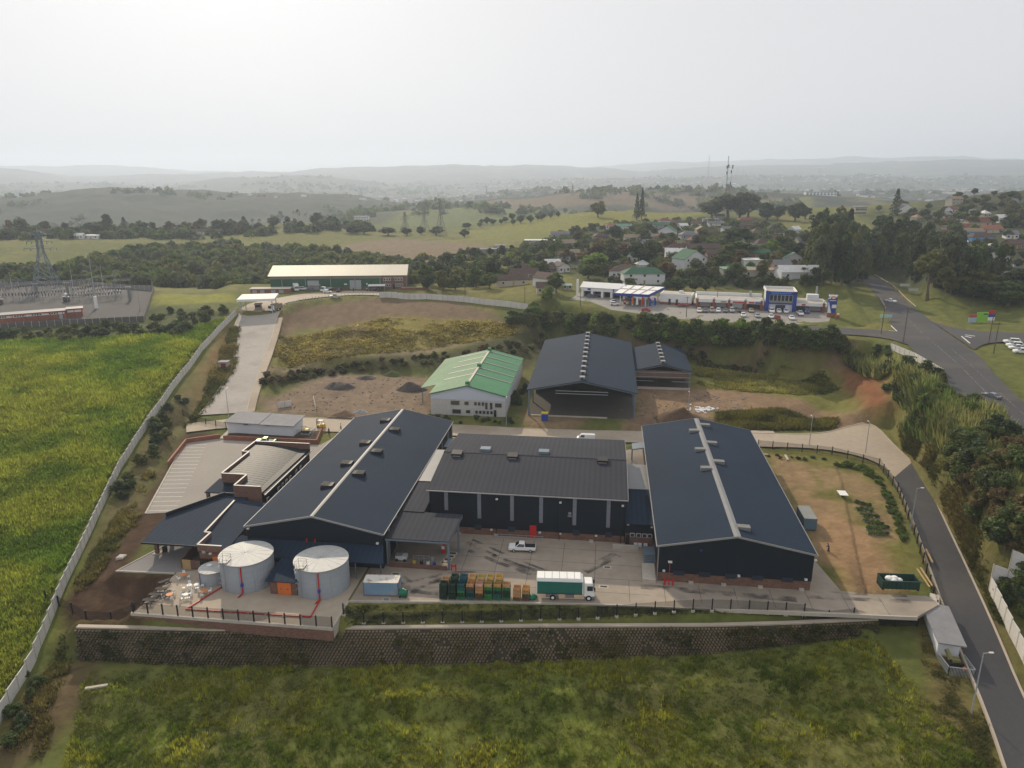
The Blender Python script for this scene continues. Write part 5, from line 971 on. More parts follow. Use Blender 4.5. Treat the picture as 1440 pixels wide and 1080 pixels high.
t=thing('table','white topped trestle table standing among the nursery plants','table',(54,160.5,0)); MB().box(-.9,-1.3,.72,.9,1.3,.8).build('top',M_whitew,t); [MB().box(x-.04,y-.04,0,x+.04,y+.04,.72).build('leg',M_galv,t) for x in (-.7,.7) for y in (-1.1,1.1)]
for q,lab in (([(1296,777),(1300,797)],'short timber post lying beside the dirt track'),([(1301,779),(1310,799)],'second timber lying beside the dirt track, nearer the fence')): a,b=G(*q[0]),G(*q[1]); tag(MB().bar((a[0],a[1],.25),(b[0],b[1],.2),.28).build('timber',M_wood),lab,'timber')
for q,lab in (([(1288,810),(1305,838)],'long timber plank leaning beside the skip and the fence'),([(1293,808),(1309,836)],'second timber plank beside the fence right of the skip')): a,b=G(*q[0]),G(*q[1]); tag(MB().bar((a[0],a[1],.3),(b[0],b[1],.15),.3,.12).build('plank',M_wood),lab,'timber')
for q,lab in (([(1104,641),(1108,648)],'pale beam lying on the grass near the back of the dirt yard'),([(1070,640),(1080,640.5)],'pale slab lying by the back corner of the right warehouse'),([(1144,632),(1152,632.5)],'pale slab on the grass by the loop road fence'),([(120,970),(152,965)],'pale concrete pole lying in the meadow')): a,b=G(*q[0]),G(*q[1]); tag(MB().bar((a[0],a[1],a[2]+.2),(b[0],b[1],b[2]+.2),.5,.3).build('beam',M_concp),lab,'beam')
t=thing('manhole','square pale manhole cover in the dark dug soil','manhole',G(171,784)); MB().box(-.7,-.7,-.3,.7,.7,.3).build('collar',M_concp,t); MB().box(-.45,-.45,.3,.45,.45,.36).build('cover',M_ventg,t)
tag(MB().cyl(*G(774,917)[:2],-7,-5.6,.28,12).build('bucket',M_whitew),'small white bucket standing at the foot of the block wall','bucket')
# picnic furniture
def bench(x,y,r,lab):
    t=thing('picnic_table',lab,'picnic table',(x,y,0),r,'dark picnic tables on the terrace'); mb=MB(); [mb.box(-.95,-.36+i*.15,.72,.95,-.23+i*.15,.77) for i in range(5)]; mb.build('table_top',M_pic,t)
    for s in (-1,1): MB().box(-.95,s*.72-.14,.42,.95,s*.72+.14,.47).build('bench_seat',M_pic,t)
    for sx in (-.7,.7): MB().bar((sx,-.75,0),(sx,.2,.72),.08).bar((sx,.75,0),(sx,-.2,.72),.08).bar((sx,-.8,.4),(sx,.8,.4),.07).build('leg_frame',M_pic,t)
M_pic=mat('weathered dark timber',(.045,.042,.04),.8,(2,.15))
for px,py,r,lab in ((209,849,.05,'dark picnic table nearest the terrace kerb'),(218,841,.05,'dark picnic table second from the terrace kerb'),(227,833,.05,'dark picnic table third from the kerb along the edge'),(234,839,1.1,'dark picnic table turned across the others'),(232,822,.9,'dark picnic table farthest from the terrace kerb')): p=at_z(px,py,0); bench(p[0],p[1],r,lab)
def chair_proto():
    t=bpy.data.objects.new('garden_chair',None); COL.objects.link(t); MB().box(-.24,-.24,.42,.24,.24,.46).build('seat',M_whitew,t); MB().hexa([(-.24,.2,.46),(.24,.2,.46),(.24,.25,.46),(-.24,.25,.46)],[(-.2,.28,.92),(.2,.28,.92),(.2,.32,.92),(-.2,.32,.92)]).build('backrest',M_whitew,t)
    for x in (-.21,.21):
        for y in (-.21,.21): MB().bar((x,y,0),(x,y,.44),.05).build('leg',M_whitew,t)
    return t
CH=chair_proto(); used=[0]
def gchair(x,y,r,lab):
    o=CH if not used[0] else dup(CH,(x,y,0),r); used[0]=1; o.location=(x,y,.004); o.rotation_euler=(0,0,r); o['category']='chair'; o['label']=lab; o['group']='white garden chairs on the terrace'
for i,(px,py,col,nch,lab) in enumerate([(259,813,'o',3,'orange table nearest the paving'),(287,836,'o',3,'orange table by the red pipe'),(239,841,'o',3,'orange table by the picnic tables'),(267,828,'w',4,'white table in the middle of the terrace'),(262,841,'w',4,'white table nearest the terrace kerb'),(277,827,'w',2,'white table by the small tank')]):
    p=at_z(px,py,0); m_=mat('orange table top',(.55,.19,.05),.6,(2,.05)) if col=='o' and 'orange table top' not in MATS else (MATS['orange table top'] if col=='o' else M_whitew)
    t=thing('garden_table','round '+lab,'table',(p[0],p[1],.004)); MB().cyl(0,0,.70,.76,.58 if col=='o' else .45,18).build('table_top',m_,t); MB().cyl(0,0,0,.7,.05,8).cyl(0,0,0,.05,.3,10).build('pedestal',M_galv,t)
    for k in range(nch): a=2*math.pi*k/nch+i*.7; gchair(p[0]+.95*math.cos(a),p[1]+.95*math.sin(a),a-math.pi/2,'white garden chair drawn up to the '+lab)
# lamps and poles
def lamp(px,py,z,h,lab,rot=0,arm=1.0,wood=False):
    p=at_z(px,py,z) if z is not None else G(px,py); t=thing('street_lamp' if not wood else 'utility_pole',lab,'street lamp' if not wood else 'pole',p,rot); mb=MB().cyl(0,0,-.5,h,.12 if not wood else .16,10,.06 if not wood else .11); mb.build('pole',M_galv if not wood else M_trunk,t)
    if not wood: MB().bar((0,0,h-.05),(arm,0,h+.05),.07).build('arm',M_galv,t); MB().box(arm-.25,-.13,h,arm+.35,.13,h+.14).build('lamp_head',M_lamp,t)
    else: MB().box(-.9,-.06,h-.5,.9,.06,h-.38).build('crossarm',M_trunk,t)
    return t
lamp(1366,1003,None,10,'tall grey street lamp on the verge by the gatehouse',0.1); lamp(1281,740,.1,8.4,'grey street lamp on the kerb beside the dark asphalt lane',.1); lamp(1217,637,.1,8.2,'grey street lamp at the bend of the loop road',1.6); lamp(1138,626,.1,7.8,'grey street lamp between the inner road and the dirt yard',1.6)
lamp(322,589,None,9,'thin grey street lamp at the foot of the concrete ramp',1.6); lamp(712,598,None,8,'thin grey street lamp beside the green roofed building',1.6); lamp(967,590,None,8,'thin grey lamp by the dark soil heap behind the right warehouse',1.6)
for px,py,h,lab in ((1239,411+59,10.5,'wooden pole on the grass at the left of the junction'),(1270,482,11.5,'tall wooden pole between the side road and the bamboo bank'),(1390,484,10.5,'wooden pole at the right corner of the junction'),(1397,498,10,'wooden pole with a small plant bed left of the parked vehicles'),(1008,430,8,'wooden pole by the petrol station entrance'),(816,430,7,'pole at the left of the petrol station'),(965,446,8,'pole at the hedge below the white annex'),(654,421,8,'pole behind the precast wall near the trees'),(738,428,7.5,'pole by the driveway of the brown roofed houses')): lamp(px,py,None,h,lab,.3,wood=True)
# ---------------------------------------------------------------- neighbouring sheds
t=thing('green_roofed_building','two storey white building with a green gabled roof and pale roof strips','building',(-38.5,225,.8)); z0=.8
part(t,'wall',MB().prism([(-49.2,203.4),(-27.3,203.4),(-27.3,248),(-49.2,248)],.2,5.6),mat('cream white render',(.50,.49,.47),.85,(.15,.06),(1.2,.05)))
g=MB(); gable_wall(g,-49.2,-27.3,203.3,248.1,5.6,7.2,9.9); part(t,'gable_cladding',g,mat('pale blue cladding',(.52,.57,.64),.6,stripe=(0,.6,.03)))
k=2.7/10.95; r=MB(); r.slab([(-38.5,202.9,10.0),(-26.9,202.9,7.15),(-26.9,248.6,7.15),(-38.5,248.6,10.0)],.14); ro=part(t,'roof',r,M_greenr)
r=MB(); r.slab([(-49.7,202.9,7.15),(-38.5,202.9,10.0),(-38.5,248.6,10.0),(-49.7,248.6,7.15)],.14); r.slab([(-54.4,212.5,6.0),(-49.7,212.5,7.14),(-49.7,248.6,7.14),(-54.4,248.6,6.0)],.14); part(t,'faded_roof',r,M_greenf)
for i in range(5):
    y=216+i*7.2; sub(ro,'roof_light',MB().slab([(-38,y,9.98+.05),(-27.1,y,7.3),(-27.1,y+.75,7.3),(-38,y+.75,10.03)],.04),M_trim); sub(ro,'roof_light',MB().slab([(-48,y,7.62+.06),(-39,y,9.95),(-39,y+.75,9.95),(-48,y+.75,7.68)],.04),M_trim)
sub(ro,'ridge_cap',MB().box(-38.8,203,9.95,-38.2,248.5,10.14),M_cream)
for y in (204.5,225,246.5): sub(ro,'ridge_vent',MB().box(-39,y-.7,9.9,-38,y+.7,10.9),M_greenr)
part(t,'lean_post',MB().bar((-54,213,.5),(-54,213,5.9),.2).bar((-54,230,.5),(-54,230,5.9),.2).bar((-54,247,.5),(-54,247,5.9),.2),M_steel)
part(t,'lean_wall',MB().box(-53.6,226,.3,-49.3,247.8,5.8),M_white); part(t,'barge_trim',MB().bar((-49.7,202.85,7.1),(-38.5,202.85,9.95),.1,.3).bar((-38.5,202.85,9.95),(-26.9,202.85,7.1),.1,.3),M_greenr)
for x,z,w,h in ((-42,4.6,2.4,1.1),(-38.6,4.6,1.1,.9),(-36,4.55,.6,.9),(-34.9,4.55,.6,.9),(-33.8,4.55,.6,.9),(-32.8,4.0,.6,1.9),(-31.4,4.0,.6,1.9),(-29.3,4.3,1.8,1.1),(-41.6,2,2.4,1.1),(-38.2,2.05,1.1,.8),(-35.7,2,.6,.8),(-34.6,2,.6,.8),(-33.5,2,.6,.8),(-32.4,2,.6,.8),(-31.3,2,.6,.8)):
    q=part(t,'window',MB().box(x-w/2-.08,203.25,z-h/2-.08,x+w/2+.08,203.44,z+h/2+.08),M_trim); sub(q,'pane',MB().box(x-w/2,203.2,z-h/2,x+w/2,203.36,z+h/2),M_glass)
part(t,'door',MB().box(-30.6,203.2,.7,-29.9,203.45,2.8),M_vent); part(t,'drain_pipe',MB().bar((-37,203.3,.8),(-37,203.3,5.6),.1).bar((-34.3,203.3,.8),(-34.3,203.3,5.6),.1).bar((-38.2,203.3,3.2),(-36,203.3,3.2),.1).bar((-34.3,203.3,3),(-33.2,203.3,3),.1),M_white)
part(t,'side_light',MB().box(-27.32,206,2,-27.2,246,5.4),M_white)
def shed(label,x0,x1,y0,y1,ze,zr,n,zg,backfrac):
    t=thing('open_shed',label,'shed',((x0+x1)/2,(y0+y1)/2,zg)); xm=(x0+x1)/2; ro=gable_y(t,x0,x1,y0,y1,ze,zr,M_roof_x,None)
    for i in range(n):
        y=y0+2+(y1-y0-4)*i/(n-1); q=sub(ro,'ridge_vent',MB().box(xm-.75,y-.9,zr+.1,xm+.75,y+.9,zr+.75),M_trim); 
        MB().box(xm-.35,y-.95,zr+.2,xm+.35,y+.95,zr+.6).build('louvre',M_vent,q)
    for c in ro.children: 
        for g in c.children: g.location=(0,0,0)
    for y in np.linspace(y0+.3,y1-.3,6 if n>6 else 4):
        for x in (x0+.3,x1-.3): part(t,'column',MB().box(x-.22,y-.2,zg-.5,x+.22,y+.2,ze-.1),M_steel)
        part(t,'rafter',MB().bar((x0,y,ze-.35),(xm,y,zr-.35),.18,.5).bar((xm,y,zr-.35),(x1,y,ze-.35),.18,.5),M_steel)
    mb=MB(); gable_wall(mb,x0+.2,x1-.2,y1-.5,y1-.35,zg-.5,ze-.2,zr-.3); part(t,'back_wall',mb,mat('grey brown sheeting',(.10,.085,.07),.85,(.2,.12)) if 'grey brown sheeting' not in MATS else MATS['grey brown sheeting'])
    part(t,'side_wall',MB().box(x1-.35,y0+ (y1-y0)*.35,zg-.3,x1-.2,y1,ze-.3).box(x0+.2,y0+(y1-y0)*.35,zg-.3,x0+.35,y1,ze-.3),MATS['grey brown sheeting'])
    part(t,'purlin',MB().bar((x0+8,y0,ze-.1),(x1-8,y0,ze-.1),.14).bar((x0+8,y0,ze-.9),(x1-8,y0,ze-.9),.14) if n>6 else MB().bar((x0,y0,ze-.7),(x1,y0,ze-.7),.12).bar((x0,y0,ze-2.2),(x1,y0,ze-2.2),.12).bar((x0,y0,ze-3.6),(x0+6,y0,ze-3.6),.12).bar((x1-6,y0,ze-3.6),(x1,y0,ze-3.6),.12),M_galv)
    part(t,'slab_edge',MB().box(x0+1,y0-.2,zg-.4,x1-(8 if n>6 else 0),y0+.25,zg+.35),M_concp); part(t,'floor',MB().box(x0,y0+.3,zg-.4,x1,y1,zg+.06),mat('dusty floor',(.075,.065,.055),.95,(.1,.12)) if 'dusty floor' not in MATS else MATS['dusty floor'])
    return t
shed('big open fronted shed with a dark roof and a line of pale ridge vents',-21,10,205.5,270,8.8,11.9,11,.85,.3); t=shed('smaller open shed with a dark roof attached right of the big shed',10.7,28.6,237.5,268,7.2,9.3,6,1.2,.3)
part(t,'front_wall',MB().box(11,237.9,4.4,28,238.1,7.0),mat('bare timber boarding',(.17,.12,.09),.9,(.3,.15)))
t=thing('bulk_bin','blue plastic container with a yellow lid on the grass before the big shed','bin',G(766,591)); MB().box(-.9,-.8,0,.9,.8,2.1).build('body',M_bluew,t); MB().box(-.95,-.85,2.1,.95,.85,2.35).build('lid',mat('bright yellow lid',(.65,.5,.02),.5),t)
def heap(px,py,w,h,m,lab,name='soil_heap',sd=1):
    p=G(px,py); n=26; mb=MB(); vs=[];fs=[]
    for i in range(n+1):
        for j in range(n+1):
            u,v=i/n*2-1,j/n*2-1; r=math.hypot(u,v); x,y=u*w/2,v*w*.32; z=max(0,1-r**1.4)*h*(.55+.9*float(fbm(np.array([x+sd*9.]),np.array([y]),w*.22,3,sd)[0])); vs.append((x,y,z-.12))
    for i in range(n):
        for j in range(n): a=i*(n+1)+j; fs.append((a,a+n+1,a+n+2,a+1))
    o=mb.add(vs,fs).build(name,m,None,smooth=True); o.location=p; tag(o,lab,'heap'); return o
M_rub=mat('dark rubble',(.07,.06,.055),.95,(.5,.2),(2,.2),bump=(1.5,.8,.3),coords='World'); M_brs=mat('brown spoil',(.16,.105,.065),.95,(.4,.15),(2,.15),bump=(1.2,.7,.3),coords='World')
heap(478,545,11,2.2,M_rub,'dark rubble heap at the left of the bare ground',sd=2); heap(515,532,8,1.2,M_rub,'low dark rubble heap farther back on the bare ground',sd=3); heap(579,548,11,2.4,M_rub,'dark heap on the bare ground left of the green roofed building',sd=4); heap(482,583,8,1.6,M_brs,'brown spoil heap behind the left warehouse',sd=5); heap(540,590,9,1.3,M_brs,'reddish spoil heap beside the inner road',sd=6); heap(958,592,17,3.4,mat('dark brown spoil',(.08,.05,.03),.95,(.4,.15),(2,.2),bump=(1.2,.8,.3),coords='World'),'large dark brown soil heap behind the right warehouse',sd=7); heap(905,592,10,1.2,M_brs,'low brown spoil ridge beside the open shed trench',sd=8); heap(553,528,7,1.6,mat('overgrown spoil',(.07,.08,.025),.95,(.5,.2)),'grassed over mound on the bare ground',sd=9); heap(507,580,5,.9,mat('grey gravel',(.25,.25,.25),.95,(1,.15)),'small grey gravel heap beside the brown spoil','gravel_heap',sd=10)
lb=MB()
for i in range(70): p=G(975+rng.normal(14,9),577+rng.normal(0,2.3)); lb.ball(p[0],p[1],p[2]+.15,rng.uniform(.2,.5),rng.uniform(.15,.35),6,4)
struct(lb.build('rubbish',M_whitew),'stuff')
lb=MB()
for i in range(60): p=G(rng.uniform(968,1050),rng.uniform(556,580)); lb.box(p[0]-.25,p[1]-.2,p[2],p[0]+.25,p[1]+.2,p[2]+.2)
struct(lb.build('litter',M_trim),'stuff')
lb=MB()
for i in range(420):
    x,y=(random.uniform(385,600),random.uniform(530,580)) if i<230 else (random.uniform(890,1000),random.uniform(552,606))
    p=G(x,y); r0=random.uniform(.1,.38); lb.ball(p[0],p[1],p[2]+r0*.2,r0,r0*.6,5,3)
struct(lb.build('rubble',mat('broken stone',(.15,.125,.10),.95,(1,.25))),'stuff')
for a,b,lab in (((391,574),(410,571),'short precast wall piece at the ramp foot'),((516-75,565),(516-72,578),'leaning precast wall piece beside the brown spoil')): precast(lab,[G(*a)[:2],G(*b)[:2]],2.0,2.)
# ---------------------------------------------------------------- gate canopy and booth
c=np.array(at_z(363,437,13.4)); u=np.array((.955,.295,0)); v=np.array((-.295,.955,0)); c=c+v*3; rz_=math.atan2(.295,.955)
t=thing('gate_canopy','white flat gate canopy over two lanes at the top of the concrete ramp','canopy',(c[0],c[1],13.3),rz_)
MB().box(-7.4,-7,4.7,7.4,7,5.6).build('roof',M_whitew,t); mb=MB(); [mb.box(-7.38,-6.8+i*1.5,5.6,7.38,-6.7+i*1.5,5.66) for i in range(10)]; mb.build('roof_seams',M_trim,t)
for x in (-6.2,6.2):
    for y in (-6,6): MB().box(x-.16,y-.16,-.6,x+.16,y+.16,4.7).build('column',M_galv,t)
t=thing('gate_booth','small tan booth with dark windows on the island under the gate canopy','booth',(c[0]-.2,c[1],13.4),rz_); MB().box(-1.3,-1.5,-.4,1.3,1.5,1.1).build('base',M_concw,t); MB().box(-1.2,-1.4,1.1,1.2,1.4,2.2).build('window',M_glass,t); MB().box(-1.5,-1.7,2.2,1.5,1.7,2.5).build('roof',M_concp,t); MB().box(-1.7,-4,-.5,1.7,4,.16).build('island',M_kerb,t)
p=G(316,518); t=thing('guard_hut','tiny pale hut with a dark red door on the bank left of the ramp','hut',p,.15); MB().box(-1.5,-1.3,-.4,1.5,1.3,2.3).build('wall',M_concw,t); MB().box(-1.7,-1.5,2.3,1.7,1.5,2.55).build('roof',M_asb,t); MB().box(-.7,-1.36,-.1,.9,-1.28,2.0).build('door',mat('dark red door',(.16,.03,.03),.6),t)
# ---------------------------------------------------------------- green warehouse on the ridge
A=np.array(at_z(381,408,14)); B=np.array(at_z(572,406,14)); Lw=math.dist(A[:2],B[:2]); an=math.atan2(B[1]-A[1],B[0]-A[0])
t=thing('green_warehouse','long dark green warehouse with a cream roof and a brick office end on the ridge','warehouse',(A[0],A[1],14),an)
MB().add([(0,0,5.2),(Lw,0,5.2),(Lw,22,5.2),(0,22,5.2),(0,0,6.9),(Lw,0,6.9),(Lw,22,6.9),(0,22,6.9),(0,11,10.2),(Lw,11,10.2)],[(0,1,5,4),(2,3,7,6),(1,2,6,9,5),(3,0,4,8,7)]).build('upper_wall',mat('grey brown cladding',(.24,.21,.17),.8,(.2,.08)),t); MB().box(0,-.02,1.2,Lw-11.5,22,5.2).build('wall',M_greenw,t); MB().box(0,-.05,-.5,Lw-11.5,22,1.2).build('plinth',M_brick,t)
ro=MB().slab([(-.8,-1,6.7),(Lw+.5,-1,6.7),(Lw+.5,11,10.4),(-.8,11,10.4)],.16).slab([(-.8,11,10.4),(Lw+.5,11,10.4),(Lw+.5,23,6.7),(-.8,23,6.7)],.16).build('roof',M_cream,t)
of=MB().box(Lw-11.5,-.35,-.5,Lw-.1,22,6.2).build('office_end',M_brick,t)
for zz in (1.2,4.0):
    for x in (10.4,9.2,8.0,5.0,3.6,2.2): q=MB().box(Lw-x-.5,-.42,zz,Lw-x+.5,-.3,zz+1.3).build('window',M_whitew,of); MB().box(Lw-x-.38,-.46,zz+.12,Lw-x+.38,-.38,zz+1.18).build('pane',M_glass,q)
MB().box(Lw-6.6,-.42,.0,Lw-5.6,-.36,2.3).build('door',M_vent,of)
for x in (17.5,37.5): MB().box(x,-.15,-.4,x+5.4,.05,4.4).build('roller_door',M_galv,t)
for x in (5.5,16.6,28.5,40,52,Lw-.1): MB().box(x-.2,-.35,-.5,x+.2,-.03,6.7).build('column',M_trim,t)
MB().box(34.8,-.2,2.2,36.2,-.05,2.8).box(45.3,-.2,2.2,46,-.05,2.9).build('sign_board',M_whitew,t)
mb=MB()
for i,x in enumerate(np.arange(Lw-10.8,Lw-1.5,.62)): mb.box(x,-.42,5.35+.1*(i%2),x+.3,-.36,5.95)
mb.build('sign_letters',M_concp,t)
def carport(label,px,py,z,w,d,m,rot): t=thing('carport',label,'carport',at_z(px,py,z),rot); MB().slab([(-w/2,-d/2,2.3),(w/2,-d/2,2.3),(w/2,d/2,2.6),(-w/2,d/2,2.6)],.12).build('roof',m,t); [MB().box(x-.06,y-.06,-.3,x+.06,y+.06,2.3).build('post',M_galv,t) for x in (-w/2+.3,w/2-.3) for y in (-d/2+.3,d/2-.3)]
carport('cream carport left of the middle roller door',443,407,14,6,4,M_cream,an); carport('white carport in front of the brick office end',530,408,14,8,4,M_whitew,an)
p=at_z(383,413.5,13.6); t=thing('brick_garage','low brick garage row with four grey doors and a pale flat roof','building',p,an); MB().box(-10,0,-.4,8,5,2.3).build('wall',M_brickr,t); MB().box(-10.4,-.4,2.3,8.4,5.4,2.55).build('roof',M_concp,t); [MB().box(x,-.08,-.1,x+2,.02,1.9).build('door',M_galv,t) for x in (-9,-5.5,-.5,3.2)]
p=at_z(585,408,13.8); t=thing('brick_kiosk','small cream topped kiosk beside a low red wall right of the green warehouse','kiosk',p,an); MB().box(3.2,0,-.4,6,2.4,3.6).build('wall',M_brickr,t); MB().box(2.9,-.3,3.6,6.3,2.7,4.4).build('roof',M_cream,t); MB().box(-7,0,-.4,3.2,.4,1.3).build('low_wall',M_brickr,t); MB().box(-7,-.1,1.3,3.2,.5,1.45).build('coping',M_cream,t)
# ---------------------------------------------------------------- substation and pylons
S0,S1,S2,S3,S4=[at_z(*q,10)[:2] for q in ((-10,463),(203,452),(212,425),(217,409),(100,401))]; S5=at_z(-30,404,10)[:2]
precast('dark grey concrete panel wall with pale posts along the front of the substation',[S0,S1],2.4,2.6,m=mat('dark precast',(.11,.105,.10),.9,(.3,.1))); precast('grey concrete panel wall at the right side of the substation',[S1,S2,S3],2.4,3.,m=MATS['dark precast']); precast('grey concrete panel wall along the back of the substation',[S3,S4,S5],2.6,3.,m=mat('mid precast',(.22,.21,.205),.9,(.3,.1)))
slabp('gravel_yard',[S0,S1,S2,S3,S4,S5],9.6,10.06,mat('grey stone chips',(.075,.072,.07),.95,(.1,.1),(1.5,.1)))
A=np.array(at_z(-20,457,10)); B=np.array(at_z(117,446,10)); an2=math.atan2(B[1]-A[1],B[0]-A[0]); Lb=math.dist(A[:2],B[:2]); t=thing('control_building','brick substation control building with red trim and flat roof','building',(A[0],A[1],10),an2)
MB().box(0,0,0,Lb-6,6,2.7).box(Lb-6,1.5,0,Lb,6.5,2.9).build('wall',M_brickr,t); MB().box(-.4,-.4,3.35,Lb-6+.2,6.4,3.5).box(Lb-6,1.1,3.5,Lb+.4,7,3.7).build('roof',M_ventg,t); M_rt=mat('red trim',(.30,.03,.03),.6)
mb=MB(); mb.box(-.5,-.5,3.0,Lb-6.2,-.3,3.4).box(Lb-6.2,1.0,3.2,Lb+.5,1.2,3.7); [mb.box(x-.12,-.12,0,x+.12,.05,3.0) for x in np.arange(.5,Lb-6,4.4)]; [mb.box(x-.12,1.38,0,x+.12,1.6,3.2) for x in (Lb-5.8,Lb-3,Lb-.2)]; mb.build('trim',M_rt,t); MB().box(.5,-.1,2.1,Lb-6.5,.02,2.95).box(Lb-5.5,1.4,2.2,Lb-.3,1.52,3.1).build('upper_panel',M_whitew,t)
for x in np.arange(4,Lb-7,6.): 
    for i in range(4): MB().box(x+i*.9,-.16,2.3,x+i*.9+.6,-.06,2.8).build('window',M_glass,t)
MB().box(Lb-8.5,-.1,0,Lb-7.2,.0,2.0).build('door',M_galv,t)
def gantry(px,py,k):
    t=thing('switchgear',"grey steel busbar frame with rows of dark insulators in the substation yard",'switchgear',at_z(px,py,10),an2,'switchgear in the substation yard'); mb=MB(); [mb.bar((x,y,0),(x,y,2.6),.14) for x in (-2.4,0,2.4) for y in (-.6,.6)]; mb.bar((-3,-.6,2.6),(3,-.6,2.6),.16).bar((-3,.6,2.6),(3,.6,2.6),.16); mb.build('frame',M_galv,t)
    for x in (-2.4,-1.2,0,1.2,2.4): q=MB().cyl(x,-.6,2.7,4.0,.16,7,.1).cyl(x,.6,2.7,4.0,.16,7,.1); q.build('insulators',mat('brown insulator',(.06,.035,.025),.4) if 'brown insulator' not in MATS else MATS['brown insulator'],t)
    mb=MB(); [mb.bar((x,-.8,4.05),(x,.9,4.25),.1) for x in (-2.4,-1.2,0,1.2,2.4)]; mb.build('busbar',M_trim,t)
for px,py in ((10,424),(28,423),(104,425),(112,416),(120,421),(134,418),(150,423),(163,421),(125,412),(140,411),(160,416),(6,416),(42,424),(56,421),(70,424),(84,419),(20,414),(38,411),(60,410),(80,409),(118,414),(130,424),(146,416),(172,416)): gantry(px,py,0)
def portal(px,py,w): t=thing('gantry','tall grey lattice portal frame standing over the switchgear','gantry',at_z(px,py,10),an2,'portal frames in the substation'); [MB().bar((x-.3,0,0),(x-.3,0,9),.16).bar((x+.3,0,0),(x+.3,0,9),.16).bar((x-.3,0,1),(x+.3,0,3),.1).bar((x+.3,0,3),(x-.3,0,5),.1).bar((x-.3,0,5),(x+.3,0,7),.1).build('leg',M_steel,t) for x in (-w/2,w/2)]; MB().bar((-w/2,0,8.6),(w/2,0,8.6),.18).bar((-w/2,0,9.2),(w/2,0,9.2),.18).build('beam',M_steel,t); [MB().cyl(x,0,7.2,8.5,.14,6).build('insulator',MATS['brown insulator'],t) for x in (-w/4,0,w/4)]
for q in ((24,420,9),(70,415,10),(118,420,9),(150,414,10),(175,420,7)): portal(*q)
def transformer(px,py,lab): t=thing('transformer',lab,'transformer',at_z(px,py,10),an2); MB().box(-1.4,-1,0.2,1.4,1,2.4).build('tank',M_ventg,t); mb=MB(); [mb.box(-1.3+i*.3,-1.5,.4,-1.2+i*.3,-1,2.2) for i in range(9)]; mb.build('cooling_fins',M_ventg,t); MB().ball(0,.3,3.3,.75,.75,10,7).build('conservator',M_whitew,t); MB().bar((0,.3,2.3),(0,.3,3),.2).build('neck',M_galv,t)
transformer(94,424,'grey transformer with a white ball tank left of the switchgear'); transformer(0,428,'grey transformer with a white ball tank at the left edge of the picture')
def mast(px,py,h,lab,w=.25): p=G(px,py); t=thing('lightning_mast',lab,'mast',p); MB().cyl(0,0,-.5,h,w,8,.04).build('shaft',M_galv,t); MB().box(-.3,-.3,-.5,.3,.3,.2).build('base',M_concp,t)
for px,py,h,lab in ((136,433,27,'tallest thin grey mast with a white base in the substation'),(104,412,15,'thin grey mast in the back left of the substation'),(146,408,14,'thin grey mast behind the switchgear'),(17,406,9,'short grey mast at the left edge of the substation'),(197,437,9,'thin grey mast by the front right corner of the substation'),(215,409,6,'short pale mast at the back right corner of the substation')): mast(px,py,h,lab)
p=at_z(136,434,10); tag(MB().prism([(p[0]-.5,p[1]-.5),(p[0]+.5,p[1]-.5),(p[0]+.5,p[1]+.5),(p[0]-.5,p[1]+.5)],10,15.5).build('firewall_slab',M_whitew),'white concrete slab at the foot of the tallest mast','wall')
for px,py in ((52,418),(96,416),(183,423)):
    t=thing('gantry_post',{52:'thick grey post below the big pylon',96:'thick grey post right of the big pylon',183:'thick grey post at the right of the switchgear'}[px],'post',at_z(px,py,10)); MB().box(-.45,-.45,0,.45,.45,6.5).build('column',M_ventg,t); MB().bar((-1.4,0,6.5),(1.4,0,6.5),.3).build('crossarm',M_galv,t)
def pylon(loc,h,w,lab,rot=0,group=None,th=.22,arms=True,m=None):
    t=thing('pylon',lab,'pylon',loc,rot,group); m=m or M_steel; mb=MB(); n=7
    def cw(z): f=z/h; return w/2*(1-f*1.25) if f<.62 else w/2*(.225-.1*(f-.62))
    zs=[h*(1-(1-i/n)**1.25) for i in range(n+1)]
    for a,b in zip(zs,zs[1:]):
        A_=[(sx*cw(a),sy*cw(a),a) for sx,sy in ((-1,-1),(1,-1),(1,1),(-1,1))]; B_=[(sx*cw(b),sy*cw(b),b) for sx,sy in ((-1,-1),(1,-1),(1,1),(-1,1))]
        for i in range(4): mb.bar(A_[i],B_[i],th); mb.bar(A_[i],B_[(i+1)%4],th*.55); mb.bar(A_[(i+1)%4],B_[i],th*.55); mb.bar(B_[i],B_[(i+1)%4],th*.5)
    mb.build('lattice_body',m,t)
    if arms:
        for z,l in ((.7*h,.26*h),(.82*h,.2*h),(.94*h,.15*h))[:3 if h>25 else 2]:
            a=MB().bar((-l,0,z),(l,0,z),th*.8).bar((-l,0,z),(0,0,z+h*.06),th*.6).bar((l,0,z),(0,0,z+h*.06),th*.6); o=a.build('crossarm',m,t)
            for x in (-l,-l*.6,l*.6,l): MB().cyl(x,0,z-1.4,z,.12,6).build('insulator',M_vent,o)
    return t
pylon(G(66,404),29,11,'large lattice pylon standing behind the substation',.4,th=.3)
for px,py,hp,lab in ((570,327,28,'left of three grey pylons on the cane hill'),(597,326,33,'middle of three grey pylons on the cane hill'),(620,332,49,'right and tallest of three grey pylons on the cane hill')): p=G(px,py); pylon(p,hp/ppm(p),8.5,lab,.9,th=.26,m=M_ventg)
M_hz=M_steel
